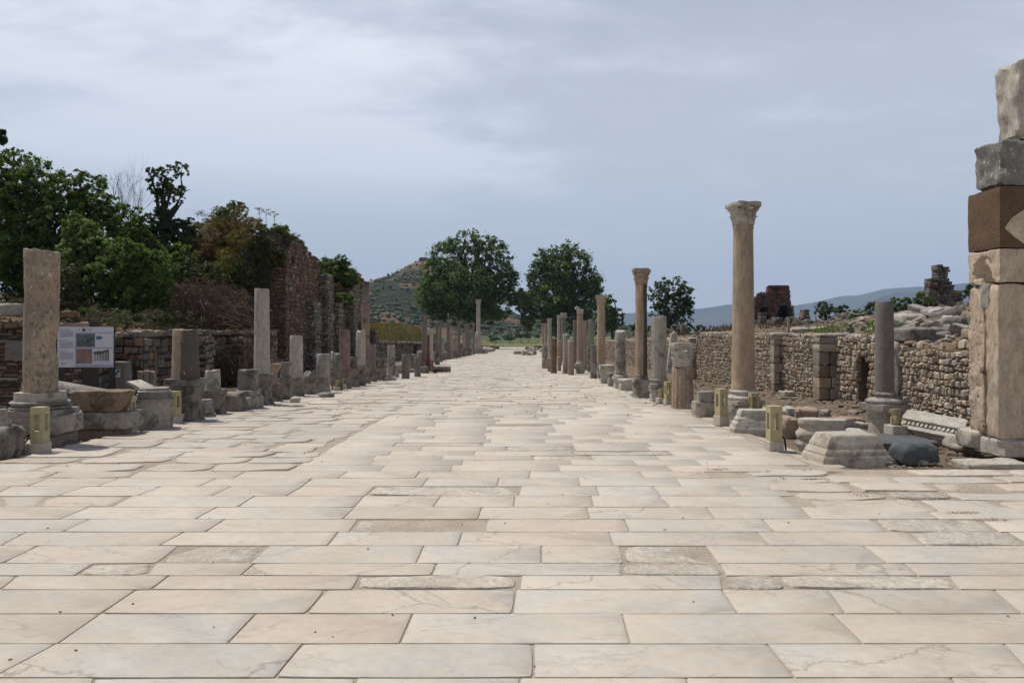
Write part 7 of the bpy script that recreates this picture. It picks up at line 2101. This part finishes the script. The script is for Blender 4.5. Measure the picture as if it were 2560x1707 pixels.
for (cu, cv, ru, mt) in ((0.477, 0.075, 0.031, 'sign_red'), (0.385, 0.075, 0.024, 'sign_pale'), (0.083, 0.905, 0.016, 'sign_text'), (0.13, 0.905, 0.014, 'sign_text')):
    mb = MB(); vs = [(sx0 + (cu + ru * math.cos(a)) * W_ - Xc, -0.023, zt_ - cv * H_ + ru * W_ * math.sin(a) - g) for a in [k * 0.3927 for k in range(16)]]
    mb.add(vs, [tuple(range(16))]); mb.build('emblem', mt, rt, smooth=0); fixn(COL.objects[-1]) if False else None
rgt = random.Random(4)
for (v0, v1) in ((0.105, 0.27), (0.375, 0.545), (0.64, 0.82)):
    mb = MB()
    k = 9
    for i in range(k):
        v = v0 + (v1 - v0) * i / k
        u = 0.045
        end = 0.285 if i < k - 1 else rgt.uniform(0.12, 0.22)
        while u < end:
            w_ = rgt.uniform(0.012, 0.035)
            box(mb, sx0 + u * W_ - Xc, sx0 + min(u + w_, end) * W_ - Xc, -0.0225, -0.0212, zt_ - (v + 0.0095) * H_ - g, zt_ - v * H_ - g)
            u += w_ + 0.006
    u = 0.045; v = {0.105: 0.058, 0.375: 0.33, 0.64: 0.597}[v0]
    for q in range(3):
        w_ = rgt.uniform(0.03, 0.06)
        box(mb, sx0 + u * W_ - Xc, sx0 + (u + w_) * W_ - Xc, -0.0225, -0.0212, zt_ - (v + 0.016) * H_ - g, zt_ - v * H_ - g); u += w_ + 0.008
    mb.build('text', 'sign_text', panel, smooth=0)
for v in (0.06, 0.322, 0.592):
    mb = MB(); box(mb, sx0 + 0.014 * W_ - Xc, sx0 + 0.03 * W_ - Xc, -0.0225, -0.0212, zt_ - (v + 0.022) * H_ - g, zt_ - v * H_ - g); mb.build('bullet_mark', 'sign_black', panel, smooth=0)
fc = bpy.data.curves.new('t', 'FONT'); fc.body = 'ÖAI'; fc.size = 0.055; fc.extrude = 0.0008
fo = bpy.data.objects.new('t', fc); COL.objects.link(fo)
bpy.context.view_layer.update()
me = bpy.data.meshes.new_from_object(fo.evaluated_get(bpy.context.evaluated_depsgraph_get()))
bpy.data.objects.remove(fo)
me.materials.clear(); me.materials.append(MATS['sign_text'])
o = bpy.data.objects.new('lettering', me); COL.objects.link(o); o.parent = panel
o.location = (sx0 + 0.54 * W_ - Xc, -0.0222, zt_ - 0.093 * H_ - g); o.rotation_euler = (math.radians(90), 0, 0)
# drawing of a ruined colonnade
dr = sp('drawing', 'sign_white', 0.635, 0.995, 0.545, 0.925, 0.0215, lab='sepia drawing of a ruined temple')
mb = MB()
for i in range(10):
    u = 0.66 + i * 0.028
    top = 0.66 - i * 0.006
    box(mb, sx0 + u * W_ - Xc, sx0 + (u + 0.011 + 0.001 * i) * W_ - Xc, -0.0275, -0.0258, zt_ - 0.84 * H_ - g, zt_ - top * H_ - g)
vs = [(0.65, 0.665), (0.65, 0.62), (0.75, 0.595), (0.80, 0.60), (0.86, 0.575), (0.925, 0.555), (0.93, 0.60), (0.90, 0.625), (0.80, 0.66), (0.78, 0.69), (0.72, 0.68)]
mb.add([(sx0 + u * W_ - Xc, -0.0272, zt_ - v * H_ - g) for u, v in vs], [tuple(range(len(vs)))])
for i in range(16):
    u = rgt.uniform(0.65, 0.96); v = rgt.uniform(0.82, 0.89); q = rgt.uniform(0.004, 0.016)
    box(mb, sx0 + u * W_ - Xc, sx0 + (u + q) * W_ - Xc, -0.0275, -0.0258, zt_ - (v + q * 0.9) * H_ - g, zt_ - v * H_ - g)
mb.build('drawn_columns', 'sign_brown', dr, smooth=0)
# chequered survey plate fixed on the grey upright slab
pl_ = [o for o in COL.objects if o.name.startswith('marker_pier')][0]
YQ = 14.55
mb = MB(); box(mb, gX(286, YQ), gX(300, YQ), YQ, YQ + 0.012, zY(943, YQ), zY(924, YQ)); pq = mb.build('survey_plate', 'sign_white', smooth=0)
pq['label'] = 'small white plate with black chequer squares on the grey slab'; pq['category'] = 'survey plate'; pq['kind'] = 'thing'
mb = MB()
for (a, b, c, d) in ((293, 299, 925.5, 931), (287, 292.7, 931.2, 937)):
    box(mb, gX(a, YQ), gX(b, YQ), YQ - 0.003, YQ - 0.0005, zY(d, YQ), zY(c, YQ))
mb.build('square', 'sign_black', pq, smooth=0)
# red hoist
YR = 37.0
Xr = gX(1071, YR); g = sz(YR)
rt = empty('red_hoist', (Xr, YR, g), 0, 'red painted steel mast on splayed legs with small wheels', 'hoist')
kk = YR / F
top = zY(838, YR) - g
mb = MB(); tube(mb, [(0, 0, 0.1), (0, 0, top * 0.55)], 0.075, seg=8); tube(mb, [(0, 0, top * 0.5), (0, 0, top)], 0.05, seg=8); mb.build('mast', 'red_paint', rt)
feet = [(-11 * kk, -0.1, 0.05), (20 * kk, -0.5, 0.05), (14 * kk, 0.9, 0.05), (-6 * kk, 0.8, 0.05)]
for f in feet:
    mb = MB(); tube(mb, [(0, 0, top * 0.42), f], 0.035, seg=6); tube(mb, [(0, 0, 0.12), f], 0.03, seg=6); mb.build('leg', 'red_paint', rt)
for f in feet:
    mb = MB(); loft(mb, [(0.10, -0.035), (0.11, -0.02), (0.11, 0.02), (0.10, 0.035)], seg=14); mb.v = [(x + f[0], z + f[1], y + 0.11) for x, y, z in mb.v]; w_ = mb.build('wheel', 'black_cable', rt); fixn(w_)
mb = MB(); loft(mb, [(0.16, -0.42), (0.15, 0.42)], seg=16, amp=0.01); o = mb.build('short_shaft', 'dark_stone'); o.rotation_euler = (0, math.radians(90), 0.1); o.location = (gX(1106, 38), 38, sz(38) + 0.15)
props(o, 'short dark shaft piece lying on the paving beside the red hoist', 'fallen column')
# rope barrier on the bank
ra = []
rt = None
for (px, py, Y_) in ((2040, 800, 38), (2086, 802, 36), (2117, 790, 33), (2190, 795, 30)):
    ra.append((gX(px, Y_), Y_, zY(py - 10, Y_)))
rt = empty('rope_barrier', ra[0][:2] + (hgt(ra[0][0], ra[0][1]),), 0, 'white rope strung between short posts on the bank', 'rope barrier')
for p in ra:
    mb = MB(); gg = hgt(p[0], p[1]); tube(mb, [(p[0], p[1], gg - 0.1), (p[0], p[1], max(p[2], gg + 0.5))], 0.035, seg=6); o = mb.build('post', 'wood_post', rt); o.location = -rt.location
for a, b in zip(ra, ra[1:]):
    mb = MB(); az = max(a[2], hgt(a[0], a[1]) + .5) - .05; bz_ = max(b[2], hgt(b[0], b[1]) + .5) - .05
    tube(mb, [(a[0] + (b[0] - a[0]) * u, a[1] + (b[1] - a[1]) * u, az + (bz_ - az) * u - 0.22 * math.sin(u * math.pi)) for u in [k / 10 for k in range(11)]], 0.016, seg=5); o = mb.build('rope', 'rope', rt); o.location = -rt.location
mb = MB(); tube(mb, [(0, 0, 0), (0.01, 0, 0.62)], [0.055, 0.05], seg=8); o = mb.build('wooden_stake', 'wood_post'); Y_ = 25.5; o.location = (gX(1971, Y_), Y_, zY(838, Y_)); props(o, 'short thick wooden stake standing on the rubble wall near the white drum', 'stake')

# ------------------------------------------------------------------ rubble, pebbles, litter
def bits(name, pts, mat, label, rgn, tintr=(0.6, 1.3)):
    import bmesh
    bm = bmesh.new(); bmesh.ops.create_icosphere(bm, subdivisions=1, radius=1)
    base = np.array([v.co[:] for v in bm.verts]); ff = [tuple(v.index for v in f.verts) for f in bm.faces]; bm.free()
    nv = len(base)
    R = np.random.default_rng(5)
    vs = np.empty((len(pts), nv, 3)); T = []
    fs = []
    for i, (x, y, z, s_) in enumerate(pts):
        q = base * (s_ * R.uniform(0.5, 1.2, 3))
        q = q * (1 + R.uniform(-0.3, 0.3, (nv, 1)))
        q[:, 2] *= 0.7
        vs[i] = q + (x, y, z + s_ * 0.12)
        fs.extend([tuple(a + i * nv for a in f) for f in ff])
        v = R.uniform(*tintr); T.extend([(v, v * R.uniform(0.92, 1.02), v * R.uniform(0.85, 1.0), 1)] * len(ff))
    m_ = MB(); m_.v = [tuple(v) for v in vs.reshape(-1, 3)]; m_.f = fs; m_.t = T
    o = m_.build(name, mat, tint=True, smooth=0)
    o['kind'] = 'stuff'; o['label'] = label
rg = random.Random(41)
P_ = []
for i in range(5200):
    y = 9.3 + 26 * rg.random() ** 1.6; x = rg.uniform(4.0, 8.5)
    near_wall = sm(6.3, 8.4, x)
    s_ = rg.uniform(0.008, 0.028) + (rg.random() < 0.05 + 0.2 * near_wall) * rg.uniform(0.02, 0.09)
    P_.append((x, y, hgt(x, y), s_))
bits('rubble', P_, 'gravel_bits', 'loose stones and gravel on the bare earth by the rubble wall', rg)
P_ = []
for i in range(3200):
    y = rg.uniform(12, 40); x = 8.9 + rg.random() * 6 * (0.3 + y / 40)
    P_.append((x, y, hgt(x, y), rg.uniform(0.01, 0.05) + (rg.random() < 0.10) * rg.uniform(0.03, 0.12)))
bits('bank_rubble', P_, 'gravel_bits', 'broken stones scattered on the earth bank', rg)
P_ = []
for i in range(2600):
    y = 9.4 + 22 * rg.random() ** 1.5; x = rg.uniform(-10.8, -6.6)
    P_.append((x, y, hgt(x, y), rg.uniform(0.008, 0.03) + (rg.random() < 0.06) * rg.uniform(0.02, 0.08)))
bits('yard_gravel', P_, 'gravel_bits', 'gravel between the shaded columns and the shop walls', rg, (0.5, 1.0))
P_ = []
for i in range(900):
    y = 3.4 + 70 * rg.random() ** 1.8; x = rg.uniform(-6.2, 3.4)
    if y < 9 and rg.random() < 0.8: continue
    P_.append((x, y, sz(y) + 0.002, rg.uniform(0.004, 0.012) + (y > 15) * rg.uniform(0.0, 0.02)))
for i in range(700):
    y = Y_OLD + 60 * rg.random() ** 1.3; x = rg.choice((-6.2, 3.45)) + rg.gauss(0, 0.25)
    P_.append((x, y, sz(y), rg.uniform(0.01, 0.05)))
bits('pebbles', P_, 'gravel_bits', 'scattered pebbles on the paving', rg, (0.4, 1.0))
def litter(zones, n, name, label):
    R = np.random.default_rng(9)
    V, T = [], []
    for i in range(n):
        (px, py, rx_, ry_) = zones[R.integers(len(zones))]
        a = R.normal(0, 0.45) * rx_; b = R.normal(0, 0.45) * ry_
        Y_ = gY(py + b); x = gX(px + a, Y_); s_ = R.uniform(0.003, 0.009)
        t = R.uniform(0, 6.28); c, s2 = math.cos(t) * s_, math.sin(t) * s_
        z = sz(Y_) + R.uniform(0.001, 0.008) + (0.0)
        V.append([(x - c, Y_ - s2, z), (x + s2 * .4, Y_ - c * .4, z + .003), (x + c, Y_ + s2, z + R.uniform(0, .006)), (x - s2 * .4, Y_ + c * .4, z)])
        T.append(R.random())
    o = np_mesh(name, np.array(V).reshape(-1, 3), np.arange(n * 4).reshape(n, 4), 'litter', np.array(T, np.float32))
    o['kind'] = 'stuff'; o['label'] = label
litter([(2180, 1232, 60, 5), (2165, 1240, 50, 6), (2260, 1246, 80, 4), (2340, 1246, 90, 5), (2420, 1225, 90, 10), (2410, 1282, 60, 4), (2480, 1300, 60, 4), (2030, 1198, 40, 1.2), (2080, 1181, 30, 1), (2340, 1160, 60, 4), (2420, 1163, 40, 4), (560, 1038, 18, 6), (420, 1070, 26, 3), (1870, 1080, 16, 6), (1790, 1174, 40, 3), (1900, 1180, 40, 2)], 3600, 'leaf_litter', 'dry red-brown litter caught in the joints of the paving')
# small weeds in the joints
pts = []
for (px, py, rx_, ry_, n) in ((2005, 1179, 8, 1.5, 40), (2022, 1178, 6, 1.5, 30), (1920, 1180, 6, 1.5, 20), (1960, 1197, 5, 1, 12), (760, 1136, 14, 1.5, 60), (720, 1137, 20, 1.5, 50), (490, 1118, 14, 3, 40), (22, 1134, 6, 2, 40), (248, 1112, 8, 2, 40), (810, 985, 14, 2, 60), (1100, 952, 4, 2, 20), (640, 1122, 8, 2, 30)):
    for i in range(n):
        a, b = rg.gauss(0, rx_), rg.gauss(0, ry_)
        y = gY(py + b); pts.append((gX(px + a, y), y, sz(y)))
grass('joint_weeds', pts[::2], 0.024, 0.004, 'leaf_mid', 17, 'tiny green weeds growing in the paving joints', spread=1.2)
bpy.context.view_layer.update()
